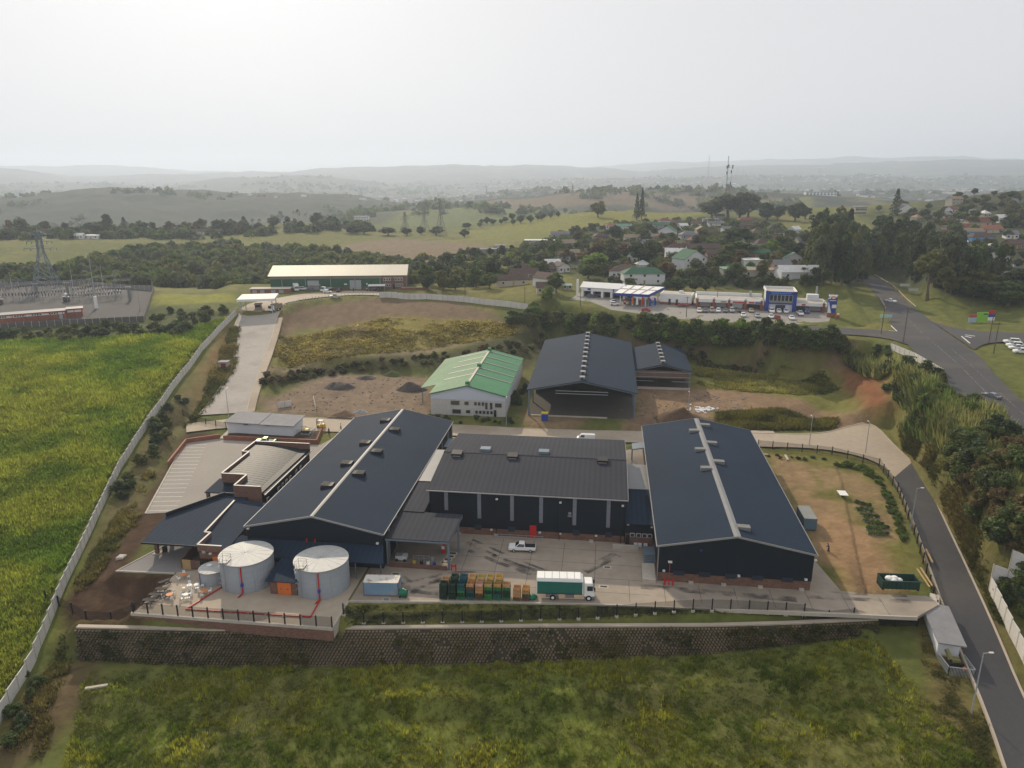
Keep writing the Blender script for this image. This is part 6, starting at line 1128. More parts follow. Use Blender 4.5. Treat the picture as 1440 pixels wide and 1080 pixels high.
for px,py,hp,w,lab in ((995,258,37,14,'tapered lattice mast far off beside the red and white tower'),(1036,254,18,14,'distant pylon first right of the cell tower'),(1045,253,15,12,'distant pylon second right of the cell tower'),(1054,258,15,12,'distant pylon third right of the cell tower'),(1143,258,14,12,'distant pylon left of the long white hillside building'),(1151,255,17,12,'distant pylon above the long white hillside building'),(684,276,14,9,'distant pylon on the wooded spur'),(805,276,16,12,'left distant pylon above the ploughed hill'),(828,275,12,10,'middle distant pylon above the ploughed hill'),(859,280,20,14,'right distant pylon above the ploughed hill')):
    p=G(px,py); pylon(p,hp/ppm(p),min(w*.75,hp/ppm(p)*.3),lab,.6,None,th=.4,m=M_ventg,arms=px!=995)
p=at_d(1020,283,880); z=Hz(p[0],p[1]); h=(283-222)/ppm(p)+max(0,p[2]-z); t=thing('cell_tower','slim cell tower with a red lower mast and dark antenna drums','cell tower',(p[0],p[1],min(z,p[2])))
mb=MB(); M_redm=mat('red mast paint',(.22,.05,.04),.6); H3=h
for i in range(3): a=2.1*i; q=(1.0*math.cos(a),1.0*math.sin(a)); mb.bar((*q,0),(q[0]*.5,q[1]*.5,H3*.45),.25)
for i in range(14): z=H3*.45*i/14; mb.bar((1-.5*i/14,0,z),(-.5,.8-.3*i/14,z+1.4),.16); mb.bar((-.5,-.8+.3*i/14,z),(1-.5*i/14,0,z+1.4),.16)
mb.build('lower_mast',M_redm,t); mb=MB()
for i in range(3): a=2.1*i; mb.bar((.5*math.cos(a),.5*math.sin(a),H3*.45),(.3*math.cos(a),.3*math.sin(a),H3),.22)
for i in range(14): z=H3*(.45+.55*i/14); mb.bar((.45,0,z),(-.25,.4,z+1.4),.14)
mb.build('upper_mast',M_steel,t)
for x,z in ((-.9,.78),(.9,.8),(5.2,.78),(4.0,.70),(3.9,.50),(-.6,.68)): MB().cyl(x,0,H3*z,H3*z+3.2 if x<4.5 else H3*z+4,.55,8).build('antenna',M_vent,t)
MB().bar((4.3,0,H3*.12),(4.3,0,H3*.84),.16).bar((0,0,H3*.8),(5.2,0,H3*.8),.16).build('side_mast',M_steel,t)
# ---------------------------------------------------------------- petrol station and shops
def tri(px,py): return at_z(px,py,15.2)
slabp('forecourt',[tuple(tri(*q)[:2]) for q in ((802,421),(830,424),(860,436),(960,449),(1100,458),(1166,452),(1170,440),(1060,425),(960,420),(820,408))],14.6,15.25,mat('dusty forecourt',(.25,.235,.215),.9,(.06,.1),(.6,.08),coords='World'))
slabp('grass_verge',[tuple(tri(*q)[:2]) for q in ((1150,457),(1165,455),(1168,452),(1110,459))],14.6,15.28,mat('mown grass',(.10,.12,.03),.95,(.3,.15),coords='World'))
def frame2(p,q): p=np.array(tri(*p));q=np.array(tri(*q)); return p,math.dist(p[:2],q[:2]),math.atan2(q[1]-p[1],q[0]-p[0])
p,Ls,a=frame2((817,417),(879,421)); t=thing('workshop','white petrol station workshop with a pitched sheet roof and open bays','building',(p[0],p[1],15.2),a)
MB().box(0,0,2.7,Ls,9,4.4).build('wall',M_whitew,t); [MB().box(x-.5,.05,0,x+.5,9,2.7).build('pier',M_whitew,t) for x in (.6,5,9.6,13.8,Ls-.6)]; MB().box(.2,3,0,Ls-.2,8.9,2.7).build('bay',M_vent,t); MB().slab([(-.5,-.4,4.3),(Ls+.5,-.4,4.3),(Ls-1.5,4.5,6.1),(-.5,4.5,6.1)],.14).slab([(-.5,4.5,6.1),(Ls-1.5,4.5,6.1),(Ls+.5,9.4,4.3),(-.5,9.4,4.3)],.14).build('roof',M_whitew,t); MB().box(3,-.12,3.1,4.4,.0,3.9).box(14.4,-.12,3,15,.0,4).build('sign_board',M_bluew,t); MB().box(-2.4,.4,0,-1.6,1.2,7.5).build('corner_pylon',M_whitew,t)
p,Ls,a=frame2((931,428),(972,430.5)); t=thing('annex','white flat annex with dark doors between petrol station and shops','building',(p[0],p[1],15.2),a); MB().box(-1,0,1.1,Ls,8,4.6).build('wall',M_whitew,t); MB().box(-1,-.05,-.2,Ls,8,1.1).build('plinth',M_brickr,t); MB().box(-.6,.5,4.6,Ls-.5,7.6,4.68).build('roof',M_concp,t); [MB().box(x,-.12,.05,x+.9,.02,2.5).build('door',M_glass,t) for x in (2.6,5.6)]; MB().box(6.3,3,4.68,8,4.4,5.6).build('air_unit',M_whitew,t)
fc=[at_z(*q,20.2) for q in ((864,413),(912,415.5),(935,404.5),(879,401.5))]; t=thing('petrol_canopy','flat white forecourt canopy with a blue fascia above the fuel pumps','canopy',tuple(np.mean([f for f in fc],0)[:2])+(15.2,)); 
part(t,'roof',MB().prism([tuple(f[:2]) for f in fc],20.15,20.5),M_whitew); mb=MB()
for f,g in zip(fc,fc[1:]+fc[:1]): mb.bar((f[0],f[1],20.0),(g[0],g[1],20.0),.25,1.1)
part(t,'fascia',mb,M_blued); mb=MB()
for k in (.25,.5,.75):
    f=np.array(fc[0])+(np.array(fc[1])-fc[0])*k; g=np.array(fc[3])+(np.array(fc[2])-fc[3])*k; mb.bar((f[0],f[1],20.6),(g[0],g[1],20.6),.35,.25)
f=(np.array(fc[0])+fc[3])/2; g=(np.array(fc[1])+fc[2])/2; mb.bar((f[0],f[1],20.6),(g[0],g[1],20.6),.35,.3); part(t,'roof_beam',mb,M_concp)
cen=np.mean(np.array(fc),0)
for f in fc+[(np.array(fc[0])+fc[1])/2,(np.array(fc[3])+fc[2])/2]: q=cen+(np.array(f)-cen)*.75; part(t,'column',MB().box(q[0]-.25,q[1]-.25,15.2,q[0]+.25,q[1]+.25,20),M_whitew)
for i,k in enumerate(((-.3,-.3),(.2,-.25),(-.3,.3),(.25,.3))):
    q=cen+(np.array(fc[1])-fc[0])*k[0]+(np.array(fc[3])-fc[0])*k[1]; t=thing('fuel_pump','red and white fuel pump under the blue edged canopy','fuel pump',(q[0],q[1],15.25),0,'fuel pumps'); MB().box(-.5,-.3,0,.5,.3,1.7).build('cabinet',M_red,t); MB().box(-.4,-.34,.9,.4,.34,1.5).build('display',M_whitew,t)
for px,py,m_,lab,w in ((912,434,M_blued,'blue and white feather banner at the canopy corner',.5),(919,433,M_bluew,'second blue banner right of the canopy corner',.5),(894,432,M_whitew,'white banner leaning by the pumps',.5),(902,432,M_red,'red banner by the pumps',.5),(888,431,M_orange,'orange banner left of the pumps',.4)):
    t=thing('banner',lab,'banner',tri(px,py)); MB().bar((0,0,0),(0,0,4.5),.1).build('pole',M_galv,t); MB().hexa([(.05,0,1),(w*2,0,1.1),(w*2,.05,1.1),(.05,.05,1)],[(.05,0,4.4),(w*1.5,0,4.0),(w*1.5,.05,4.0),(.05,.05,4.4)]).build('cloth',m_,t)
p,Ls,a=frame2((979,433.5),(1162,441)); t=thing('shopping_parade','single storey white and brick shop parade with a tall blue framed entrance block','shops',(p[0],p[1],15.2),a); k=Ls/183.
def X(px): return (px-979)*k
MB().box(0,3,0,X(1075),13,3.4).box(X(1118),3,0,Ls,13,3.2).build('wall',M_brickr,t); MB().box(-.3,1,3.3,X(1075),13.3,3.75).box(X(1118),1,3.2,Ls+.3,13.3,3.7).build('roof',mat('pale gravel roof',(.38,.36,.32),.9,(.2,.1)),t); MB().box(-.4,.8,2.5,X(1075),1.1,3.9).box(X(1118),.8,2.5,Ls+.3,1.1,3.6).build('fascia',M_whitew,t); MB().box(-.5,12.8,3.5,X(1075),13.4,4.9).build('rear_parapet',M_whitew,t); MB().box(-.6,.8,3,0,13.4,4.2).build('end_parapet',M_whitew,t)
for px in (980,1004,1026,1049,1072,1158): MB().box(X(px)-.45,.6,0,X(px)+.45,1.2,3.9).build('pier',M_brickr,t); MB().box(X(px)-.4,.75,3.7,X(px)+.4,1.6,4.8).build('pier_cap',M_whitew,t)
for a0,b0,m_ in ((984,1000,M_galv),(1007,1022,M_galv),(1031,1046,M_whitew),(1053,1070,M_glass),(1122,1136,M_glass),(1139,1155,M_galv)): MB().box(X(a0),2.9,.5,X(b0),3.05,2.5).build('shop_front',m_,t)
for a0,b0,m_ in ((1031,1050,M_red),(1054,1062,M_red),(1128,1133,M_red),(1014,1022,M_wood),(1063,1072,M_bluew)): MB().box(X(a0),.7,2.7,X(b0),.82,3.3).build('sign_board',m_,t)
bx0,bx1=X(1077),X(1120); q=MB().box(bx0+.4,1.0,0,bx1-.4,13,7.2).build('entrance_block',M_white,t)
MB().box(bx0,.2,0,bx0+1.4,1.4,7.9).box(bx1-1.4,.2,0,bx1,1.4,7.9).box(bx0,.2,6.7,bx1,1.4,7.9).build('blue_frame',M_blued,q); MB().box(bx0+.2,1.4,7.2,bx1-.2,13.2,7.4).build('roof',MATS['pale gravel roof'],q); MB().box(bx0-.1,1.4,7.2,bx0+.3,13.4,8.2).box(bx1-.3,1.4,7.2,bx1+.1,13.4,8.2).box(bx0,13,7.2,bx1,13.4,8.2).build('parapet',M_whitew,q)
for i in range(6): w_=(bx1-bx0-3)/6; MB().box(bx0+1.5+i*w_+.12,.88,4.2,bx0+1.5+(i+1)*w_-.12,1.02,6.4).build('window',M_glass,q)
MB().box(bx0+1.5,.6,2.9,bx1-1.5,.95,3.4).build('awning',M_bluew,q); MB().box(bx0+1.5,.3,3.5,bx1-1.5,.4,4.3).build('balustrade',M_trim,q); MB().box(bx0+4,.9,0,bx1-4,1.02,2.6).build('door',M_glass,q)
mb=MB(); [mb.box(bx0+2+i*.75,.12,7.05,bx0+2.45+i*.75,.2,7.6) for i in range(int((bx1-bx0-4)/.75))]; mb.build('sign_letters',mat('light blue lettering',(.08,.25,.6),.5),q)
MB().box(X(1138),8,3.7,X(1154),11,6).build('plant_room',M_white,t); MB().cyl(X(1152),11.5,3.7,9,.35,8).build('flue',M_galv,t); MB().cyl(X(1058),11,3.7,6.2,.5,8).build('flue',M_galv,t)
p=tri(1168,446); t=thing('sign_tower','tall blue and white shop sign tower with a red oval emblem on its top','sign',(p[0],p[1],15.2),.1)
MB().box(-1.5,-.4,-.3,1.5,.4,1.7).build('base',M_brickr,t); MB().hexa([(-1.6,-.45,1.7),(1.5,-.45,1.7),(1.5,.45,1.7),(-1.6,.45,1.7)],[(-1.5,-.45,8.1),(1.7,-.45,8.1),(1.7,.45,8.1),(-1.5,.45,8.1)]).build('panel',M_blued,t); MB().hexa([(-1.62,-.5,1.75),(-.2,-.5,1.75),(-.2,-.44,1.75),(-1.62,-.44,1.75)],[(-1.56,-.5,5.9),(-1.46,-.5,5.9),(-1.46,-.44,5.9),(-1.56,-.44,5.9)]).build('white_sweep',M_whitew,t)
MB().hexa([(-1.53,-.5,7.1),(1.1,-.5,7.4),(1.1,.5,7.4),(-1.53,.5,7.1)],[(-1.4,-.5,8.6),(1.7,-.5,8.5),(1.7,.5,8.5),(-1.4,.5,8.6)]).build('white_top',M_whitew,t)
el=lambda s,y,w,h:[(.1+w*math.cos(2*math.pi*i/20),y,7.5+h*math.sin(2*math.pi*i/20)) for i in range(20)]
MB().hexa(el(1,-.62,1.0,.58),el(1,-.5,1.0,.58)).build('emblem',M_red,t); MB().hexa(el(1,-.66,.72,.26),el(1,-.6,.72,.26)).build('emblem_centre',M_whitew,t); MB().box(-1.2,-.52,6.35,1.2,-.46,6.6).box(-.2,-.52,3.6,1.5,-.46,4.9).build('notice',M_whitew,t)
t=thing('kiosk_box','small red and white box at the foot of the sign tower','cabinet',(p[0]+2.4,p[1]-.6,15.2)); MB().box(-.4,-.4,-.2,.5,.4,1).build('base',M_red,t); MB().box(-.3,-.3,1,.4,.3,1.6).build('top',M_whitew,t)
p=G(1377,454); t=thing('billboard','three part roadside billboard, red and blue ends with a lime green middle','billboard',p,.25)
for x0,x1,z0,z1,m_ in ((-4.6,-1.5,.3,2.1,mat('pale blue panel',(.35,.45,.6),.6)),(-4.5,-1.5,2.1,3.3,mat('brick red panel',(.4,.10,.06),.6)),(-1.5,3.1,.6,4.0,mat('lime panel',(.22,.5,.06),.6)),(3.1,6,.8,2.1,M_whitew),(3.1,6,2.1,3.2,M_blued),(3.1,6,3.2,4.6,M_red)): MB().box(x0,-.12,z0,x1,.12,z1).build('panel',m_,t)
MB().box(1.2,-.16,3.1,2.8,-.11,3.5).build('caption_bar',M_black,t); [MB().box(x-.1,.12,-.5,x+.1,.3,3).build('post',M_galv,t) for x in (-3.5,0,2.5,5)]
for px,py,lab in ((1245,452,'green edged road name board on two legs at the left of the junction'),(1272,407,'white road sign board right of the road at the wood'),(1284,414,'smaller white road sign board nearer the junction')):
    t=thing('road_sign',lab,'road sign',G(px,py),.1); MB().box(-2.2,-.06,1.5,2.2,.06,2.6).build('board',M_whitew if px>1250 else mat('mint sign',(.35,.55,.45),.6),t); [MB().box(x-.06,-.05,-.4,x+.06,.05,1.6).build('leg',M_galv,t) for x in (-1.6,1.6)]
slabp('bare_patch',[tuple(at_z(px,py,15.6)[:2]) for px,py in ((1419,478),(1500,478),(1500,492),(1436,490))],15,15.72,M_dirt) if False else None
# ---------------------------------------------------------------- houses
RC={'green':(.05,.13,.075,1),'brown':(.085,.055,.045,1),'red':(.17,.06,.048,1),'grey':(.16,.16,.17,1),'white':(.6,.6,.58,1),'tan':(.25,.19,.13,1),'blue':(.12,.25,.4,1),'orange':(.27,.11,.065,1),'pgreen':(.16,.26,.2,1)}
WCc={'w':(.62,.62,.62,1),'c':(.42,.38,.30,1),'b':(.22,.14,.10,1),'g':(.3,.31,.31,1),'u':(.12,.3,.55,1)}
def house(px,py,wpx,d,hw,rc,wc,rot,lab,style='gable',storeys=1,name='house',nw=3):
    p=G(px,py); w=wpx/ppm(p); t=thing(name,lab,'house',p,rot+PS); h=hw; rcol,wcol=RC[rc],WCc[wc]; x0,x1=-w/2,w/2; e=.45; rise=(d*.30 if style!='flat' else .25)
    o=MB().box(x0,0,-1.5,x1,d,h).build('wall',M_hwall,t); o.color=wcol
    if style=='gable': r=MB().slab([(x0-e,-e,h-.1),(x1+e,-e,h-.1),(x1+e,d/2,h+rise),(x0-e,d/2,h+rise)],.16).slab([(x0-e,d/2,h+rise),(x1+e,d/2,h+rise),(x1+e,d+e,h-.1),(x0-e,d+e,h-.1)],.16); g=MB().hexa([(x0,0,h),(x1,0,h),(x1,d,h),(x0,d,h)],[(x0,d/2-.05,h+rise-.15),(x1,d/2-.05,h+rise-.15),(x1,d/2+.05,h+rise-.15),(x0,d/2+.05,h+rise-.15)]).build('gable',M_hwall,t); g.color=wcol
    elif style=='front':  # gable end faces the viewer
        k=w*.28; r=MB().slab([(x0-e,-e,h-.1),(0,-e,h+k),(0,d+e,h+k),(x0-e,d+e,h-.1)],.16).slab([(0,-e,h+k),(x1+e,-e,h-.1),(x1+e,d+e,h-.1),(0,d+e,h+k)],.16); g=MB().hexa([(x0,0,h),(x1,0,h),(x1,d,h),(x0,d,h)],[(-.05,0,h+k-.15),(.05,0,h+k-.15),(.05,d,h+k-.15),(-.05,d,h+k-.15)]).build('gable',M_hwall,t); g.color=wcol
    elif style=='hip': i=min(w,d)/2*.95; b=[(x0-e,-e,h-.05),(x1+e,-e,h-.05),(x1+e,d+e,h-.05),(x0-e,d+e,h-.05)]; r=MB().hexa(b,[(x0+i,d/2-.1,h+rise),(x1-i,d/2-.1,h+rise),(x1-i,d/2+.1,h+rise),(x0+i,d/2+.1,h+rise)])
    else: r=MB().slab([(x0-e,-e,h),(x1+e,-e,h),(x1+e,d+e,h+.3),(x0-e,d+e,h+.3)],.2)
    ro=r.build('roof',M_tile,t); ro.color=rcol
    if style in('gable','hip') and w>9 and wc!='g': c=MB().box(w*.2,d*.5-.4,h+rise*.4,w*.2+.7,d*.5+.4,h+rise+.7).build('chimney',M_brick,ro)
    for s in range(storeys):
        for i in range(nw):
            x=x0+w*(i+.5)/nw; z=1.0+s*2.8
            if i==nw//2 and s==0: MB().box(x-.45,-.08,0,x+.45,.03,2.05).build('door',M_wood,t); continue
            q=MB().box(x-.65,-.06,z-.08,x+.65,.03,z+1.18).build('window',M_whitew,t); MB().box(x-.55,-.09,z,x+.55,-.02,z+1.1).build('pane',M_glass,q)
    return t
HS=[(906,400,58,9,5.2,'green','w',.05,'white villa with a green hipped roof and triangular dormer above the petrol station','hip',2),(878,391,44,10,3.4,'brown','w',-.3,'dark brown roofed house with tan ridge left of the white villa','hip',1),
(978,377,42,10,5.0,'green','w',.5,'white two storey house with a green gabled roof','front',2),(1042,386,50,7,2.8,'pgreen','g',.02,'long low shed with a faded green roof','flat',1),(1068,389,48,7,3.2,'tan','c',.02,'low house with a flat tan roof and white porch posts','flat',1),(1126,392,56,9,3.2,'white','w',.04,'wide grey white house with a shaded verandah','gable',1),
(1067,374,40,7,3.2,'white','w',.0,'white house with a flat white roof and two windows','flat',1),(1063,363,40,7,2.8,'green','b',.0,'brown walled house with a plain green roof','gable',1),(1116,370,26,8,3.0,'pgreen','w',.2,'small white house with a mint green gable roof','front',1),(1098,362,20,7,2.8,'tan','g',.1,'small tan roofed house beside the mint green gable','flat',1),
(949,366,26,7,4.5,'white','w',-.1,'white house with a pale sheet roof on the slope','gable',2),(956,357,36,9,3,'brown','b',.15,'dark brown tiled house with a small white gable','hip',1),(990,357,46,8,3.2,'brown','g',0,'long dark brown roofed house','gable',1),(940,351,30,8,3,'brown','b',.1,'brown roofed house above the white sheet roof','hip',1),(1012,364,34,7,2.6,'brown','b',0,'low brown roofed bungalow under the round trees','gable',1),
(937,332,24,8,4,'green','w',-.4,'white cottage with a green gable among the trees','front',1),(922,338,20,6,2.8,'tan','c',0,'tan roofed house below the white green gabled cottage','gable',1),(930,321,22,7,3,'green','g',.1,'green roofed house beside the red roofed one','gable',1),(936,315,18,8,3,'red','w',.1,'crimson roofed house on the hill','hip',1),(951,318,20,7,3,'brown','c',-.2,'dark roofed house right of the crimson roof','hip',1),(962,322,12,6,3,'white','w',.2,'tiny bright white roofed house','gable',1),(970,336,24,8,3,'grey','g',.1,'grey roofed house on the hill','hip',1),(1000,332,22,8,3,'brown','b',.2,'brown roofed house left of the big dark tree','hip',1),(988,328,16,6,3,'tan','c',.1,'small cream house in front of the brown roof','front',1),
(859,322,14,6,3,'orange','w',0,'small house with a bright orange roof below the conifers','hip',1),(878,323,22,7,2.8,'pgreen','w',.1,'pale green roofed house beside the twin conifers','gable',1),(1050,314,22,7,3,'red','b',.1,'dusty red roofed house on the right of the hill','hip',1),(1052,322,24,7,3,'brown','b',0,'brown bungalow below the dusty red roof','hip',1),(1007,318,22,6,2.6,'grey','w',0,'pale grey roofed house below the big tree clump','gable',1),(1000,312,22,6,2.6,'grey','g',0,'dark grey roofed house at the foot of the tree clump','flat',1),
(1075,350,24,8,3.2,'brown','w',.2,'brown hip roofed house below the palms','hip',1),(1012,308,14,6,3,'brown','g',0,'small dark house against the tree clump','gable',1),(890,340,22,7,3,'tan','c',.1,'tan roofed house between dark trees','gable',1),(846,338,20,8,3,'brown','b',.1,'brown house hidden in trees by the cane','hip',1),(788,334,26,6,3,'grey','g',0,'grey house at the wood edge','gable',1),(760,342,44,6,2.2,'white','g',-.05,'long low white roofed shed at the edge of the cane','flat',1),
(691,357,40,6,3.2,'grey','g',.15,'ruined roofless looking grey building on the hillside','flat',1),(704,352,14,6,3.4,'grey','w',.1,'pale end of the ruined building on the hillside','flat',1),
(722,402,44,7,3,'brown','c',.25,'brown roofed row nearest the white driveway gate','gable',1),(739,393,40,8,3,'brown','b',.25,'middle of the long brown roofed row','gable',1),(758,386,46,8,3,'brown','b',.1,'farthest of the long brown roofed row','gable',1),(749,392,26,4,2.6,'white','g',.35,'white lean-to roof beside the brown row','flat',1),
(783,402,26,11,3.6,'brown','w',.9,'white gabled house with a steep brown roof','front',1),(768,413,26,7,2.8,'brown','c',0,'small brown roofed cottage behind the grey wall','gable',1),(794,383,16,9,3.4,'brown','w',.4,'grey gabled house with a white barge board','front',1),(798,408,11,4,2.2,'pgreen','g',0,'small teal sun shade beside the steep brown roof','flat',1),(808,362,14,6,3,'tan','c',0,'small tan house between conifers','gable',1),
(1396,328,30,8,3,'orange','c',.1,'orange roofed house on the right hillside','gable',1),(1365,326,18,8,3,'red','b',.1,'brick red roofed house on the right hillside','gable',1),(1275,299,26,8,3,'grey','w',.2,'white gabled house on the right hilltop','front',1),(1346,288,18,8,5,'tan','c',.2,'tan two storey house on the right hilltop','gable',2),(1343,273,16,6,3,'white','w',-.2,'white roofed house at the skyline of the right hill','gable',1),(1362,316,24,8,3,'grey','w',.05,'flat white house in the right hillside trees','flat',1),(1378,318,32,8,3,'red','c',.05,'red tiled house on the right hillside','gable',1),(1345,324,28,7,2.6,'green','b',0,'dark green roofed shed on the right hillside','flat',1),(1383,340,34,8,3,'brown','u',.1,'brown roofed house with blue walls','hip',1),(1352,341,20,6,2.6,'blue','u',.0,'small bright blue house','flat',1),(1370,332,24,7,3,'tan','u',-.1,'tan roofed house with a blue and white wall','gable',1),(1388,352,30,6,3,'white','w',0,'white flat roofed house behind the wood','flat',1),(1427,312,18,7,3,'red','w',.1,'red roofed house near the right edge','gable',1),(1425,399,30,8,3.5,'grey','w',.3,'white house with grey roof behind the roadside bushes','gable',1),(1430,350,22,7,3,'brown','b',.1,'dark roofed house at the far right','gable',1),
(128,336,20,6,3,'white','w',0,'white roofed shed on the left ridge','flat',1),(110,336,12,6,3,'white','w',.1,'small white house on the left ridge','gable',1),(168,335,18,6,2.6,'grey','g',0,'long grey roofed shed on the left ridge','flat',1),(58,330,26,7,3,'red','b',.1,'long dusty red roof among the left ridge trees','gable',1),(6,335,14,6,3,'blue','g',0,'small blue roofed house at the left edge','gable',1),(276,330,22,7,3,'brown','w',.1,'brown roofed house in the middle of the left ridge','gable',1),(297,330,26,7,3,'brown','w',-.1,'second brown roofed house on the left ridge','gable',1),(421,321,16,7,3.4,'tan','w',.1,'tan roofed white house by the palms on the ridge','front',1),(402,315,10,6,4,'grey','w',.1,'white gable peeping from the palm trees','front',1)]
for h in HS: house(*h)
for px,py,wp,d0,lab in ((1155,272,44,1300,'long white two storey institution on the far hillside'),(1238,268,30,1500,'long tan building on the far hillside'),(508,308,20,1300,'pale far farm shed left of the cane hill'),(700,284,8,1900,'tiny white house on the wooded spur'),(1210,300,16,1000,'brick red house beyond the wood')):
    p=G(px,py+3); w=wp/ppm(p); dz=0; t=thing('institution' if wp>25 else 'farmhouse',lab,'building',p,PS); MB().box(-w/2,0,-3,w/2,12,7+dz).build('wall',M_whitew if px!=1238 and px!=1210 else M_cream,t); MB().box(-w/2-.6,-.6,7+dz,w/2+.6,12.6,7.7+dz).build('roof',M_asb,t)
    for zz in (1.2+dz,4.4+dz): [MB().box(-w/2+w*(i+.2)/9,-.1,zz,-w/2+w*(i+.8)/9,.02,zz+1.7).build('window',M_glass,t) for i in range(9)]
# ---------------------------------------------------------------- trees, shrubs, grass
def leaf_cloud(cen,rad,nq,size,r,flat=1.,shade=.25):
    """leaf-sized faces gathered in clumps; every clump keeps its own tone"""
    k=len(cen); idx=r.integers(0,k,nq); d=r.normal(0,1,(nq,3)); d/=np.linalg.norm(d,axis=1)[:,None]; d[:,2]=np.where(r.random(nq)<.7,np.abs(d[:,2]),d[:,2])
    P=cen[idx]+d*(rad[idx]*(.55+.45*r.random(nq)))[:,None]*np.array([1,1,flat])
    a=r.normal(0,1,(nq,3)); a/=np.linalg.norm(a,axis=1)[:,None]; n=d*.6+a*.7; u=np.cross(n,a+[.01,.02,.03]); u/=np.linalg.norm(u,axis=1)[:,None]; v=np.cross(n,u); v/=np.linalg.norm(v,axis=1)[:,None]
    s=(size*(.6+.8*r.random(nq)))[:,None]; V=np.stack([P-u*s-v*s*.6,P+u*s-v*s*.6,P+u*s*.7+v*s*.7,P-u*s*.7+v*s*.7],1).reshape(-1,3)
    tone=(1-shade+2*shade*r.random(k))[idx]*(.85+.3*r.random(nq)); hue=r.normal(0,.06,nq)
    c=np.stack([tone*(1+hue),tone,tone*(1-hue),np.ones(nq)],1); return V,np.repeat(c,4,0)
def crown_mesh(kind,seed,nq=1300):
    r=np.random.default_rng(seed)
    if kind=='round': k=26; d=r.normal(0,1,(k,3)); d/=np.linalg.norm(d,axis=1)[:,None]; q=.25+.75*r.random(k)**.5; cen=d*q[:,None]*np.array([.36,.36,.34])+[0,0,.54]; rad=r.uniform(.10,.19,k); fl=.85
    elif kind=='shrub': k=24; d=r.normal(0,1,(k,3)); d/=np.linalg.norm(d,axis=1)[:,None]; d[:,2]=np.abs(d[:,2]); cen=d*(.3+.7*r.random(k)**.5)[:,None]*np.array([.37,.37,.66])+[0,0,.12]; rad=r.uniform(.10,.2,k); fl=1.1
    elif kind=='umbrella': k=24; a=r.random(k)*6.28; q=np.sqrt(r.random(k))*.42; cen=np.c_[q*np.cos(a),q*np.sin(a),.80-q*q*1.3+r.normal(0,.07,k)]; rad=r.uniform(.08,.15,k); fl=.7
    elif kind=='tall': k=30; a=r.random(k)*6.28; z=r.uniform(.34,.95,k); q=(.30-.22*np.abs(z-.62))*np.sqrt(r.random(k))*1.25; cen=np.c_[q*np.cos(a),q*np.sin(a),z]; rad=r.uniform(.07,.135,k); fl=.8
    elif kind=='feathery': k=30; a=r.random(k)*6.28; z=r.uniform(.12,.93,k); q=(.40*(1-z)**.55)*np.sqrt(r.random(k)); cen=np.c_[q*np.cos(a),q*np.sin(a),z]; rad=r.uniform(.08,.15,k); fl=1.3
    elif kind=='conifer': k=44; z=np.linspace(.08,.97,k); a=np.arange(k)*2.4; q=.30*(1-z)**.8*(.55+.6*r.random(k)); cen=np.c_[q*np.cos(a),q*np.sin(a),z]; rad=np.maximum(.05,.17*(1-z)); fl=.5
    size=np.full(nq,{'tall':.028,'conifer':.026}.get(kind,.034)); V,c=leaf_cloud(cen,rad,nq,size,r,fl)
    if kind in('round','shrub','umbrella','feathery'):       # twiggy inner mass so the crown is not see-through everywhere
        V2,c2=leaf_cloud(cen*np.array([.75,.75,1])+[0,0,-.02],rad*.8,nq//4,np.full(nq//4,.07),r,fl); V=np.r_[V,V2]; c=np.r_[c,c2]
    return V,c
def palm_mesh(seed):
    r=np.random.default_rng(seed); V=[];c=[]
    for i in range(22):
        a=i*2.4; L=.34*r.uniform(.8,1.1); up=r.uniform(-.05,.16)
        for j in range(5):
            t0,t1=j/5,(j+1)/5; p=lambda t:np.array([math.cos(a)*L*t,math.sin(a)*L*t,.88+up*t*1.5-.30*t*t]); s=np.array([-math.sin(a),math.cos(a),-.3])*.035*(1-t0*.5)
            V+=[p(t0)-s,p(t0)+s,p(t1)+s*.8,p(t1)-s*.8]; c+=[[1,1,1,1]]*4
    return np.array(V),np.array(c)
TPL={}
def tree_proto(kind,seed):
    if (kind,seed) in TPL: return TPL[(kind,seed)]
    V,c=palm_mesh(seed) if kind=='palm' else crown_mesh(kind,seed,{'conifer':1500,'tall':1500,'shrub':1100}.get(kind,1400))
    me=npmesh('crown',V,np.arange(len(V)).reshape(-1,4),M_leaf,{'Col':c}); mb=MB(); r=random.Random(seed); hz={'round':.55,'umbrella':.7,'tall':.85,'feathery':.8,'conifer':.95,'palm':.9,'shrub':.35}[kind]; w0={'shrub':.03,'palm':.02,'tall':.026}.get(kind,.035)
    p=np.array([0,0,-.06]); n=4
    for i in range(n): q=p+np.array([r.uniform(-.02,.02),r.uniform(-.02,.02),(hz+.06)/n]); mb.bar(p,q,w0*2*(1-i*.19),r2=.8); p=q
    if kind not in('palm','conifer'):
        for i in range(5): a=i*1.26+r.random(); z=hz*r.uniform(.4,.8); mb.bar((0,0,z),(.26*math.cos(a),.26*math.sin(a),z+r.uniform(.12,.26)),w0*.9,r2=.45)
    tm=mb.build('trunk',M_trunk,None); tme=tm.data; bpy.data.objects.remove(tm); TPL[(kind,seed)]=(me,tme); return me,tme
NT={'round':'broadleaf_tree','umbrella':'flat_topped_tree','tall':'eucalyptus_tree','feathery':'casuarina_tree','conifer':'conifer_tree','shrub':'shrub','palm':'palm_tree'}
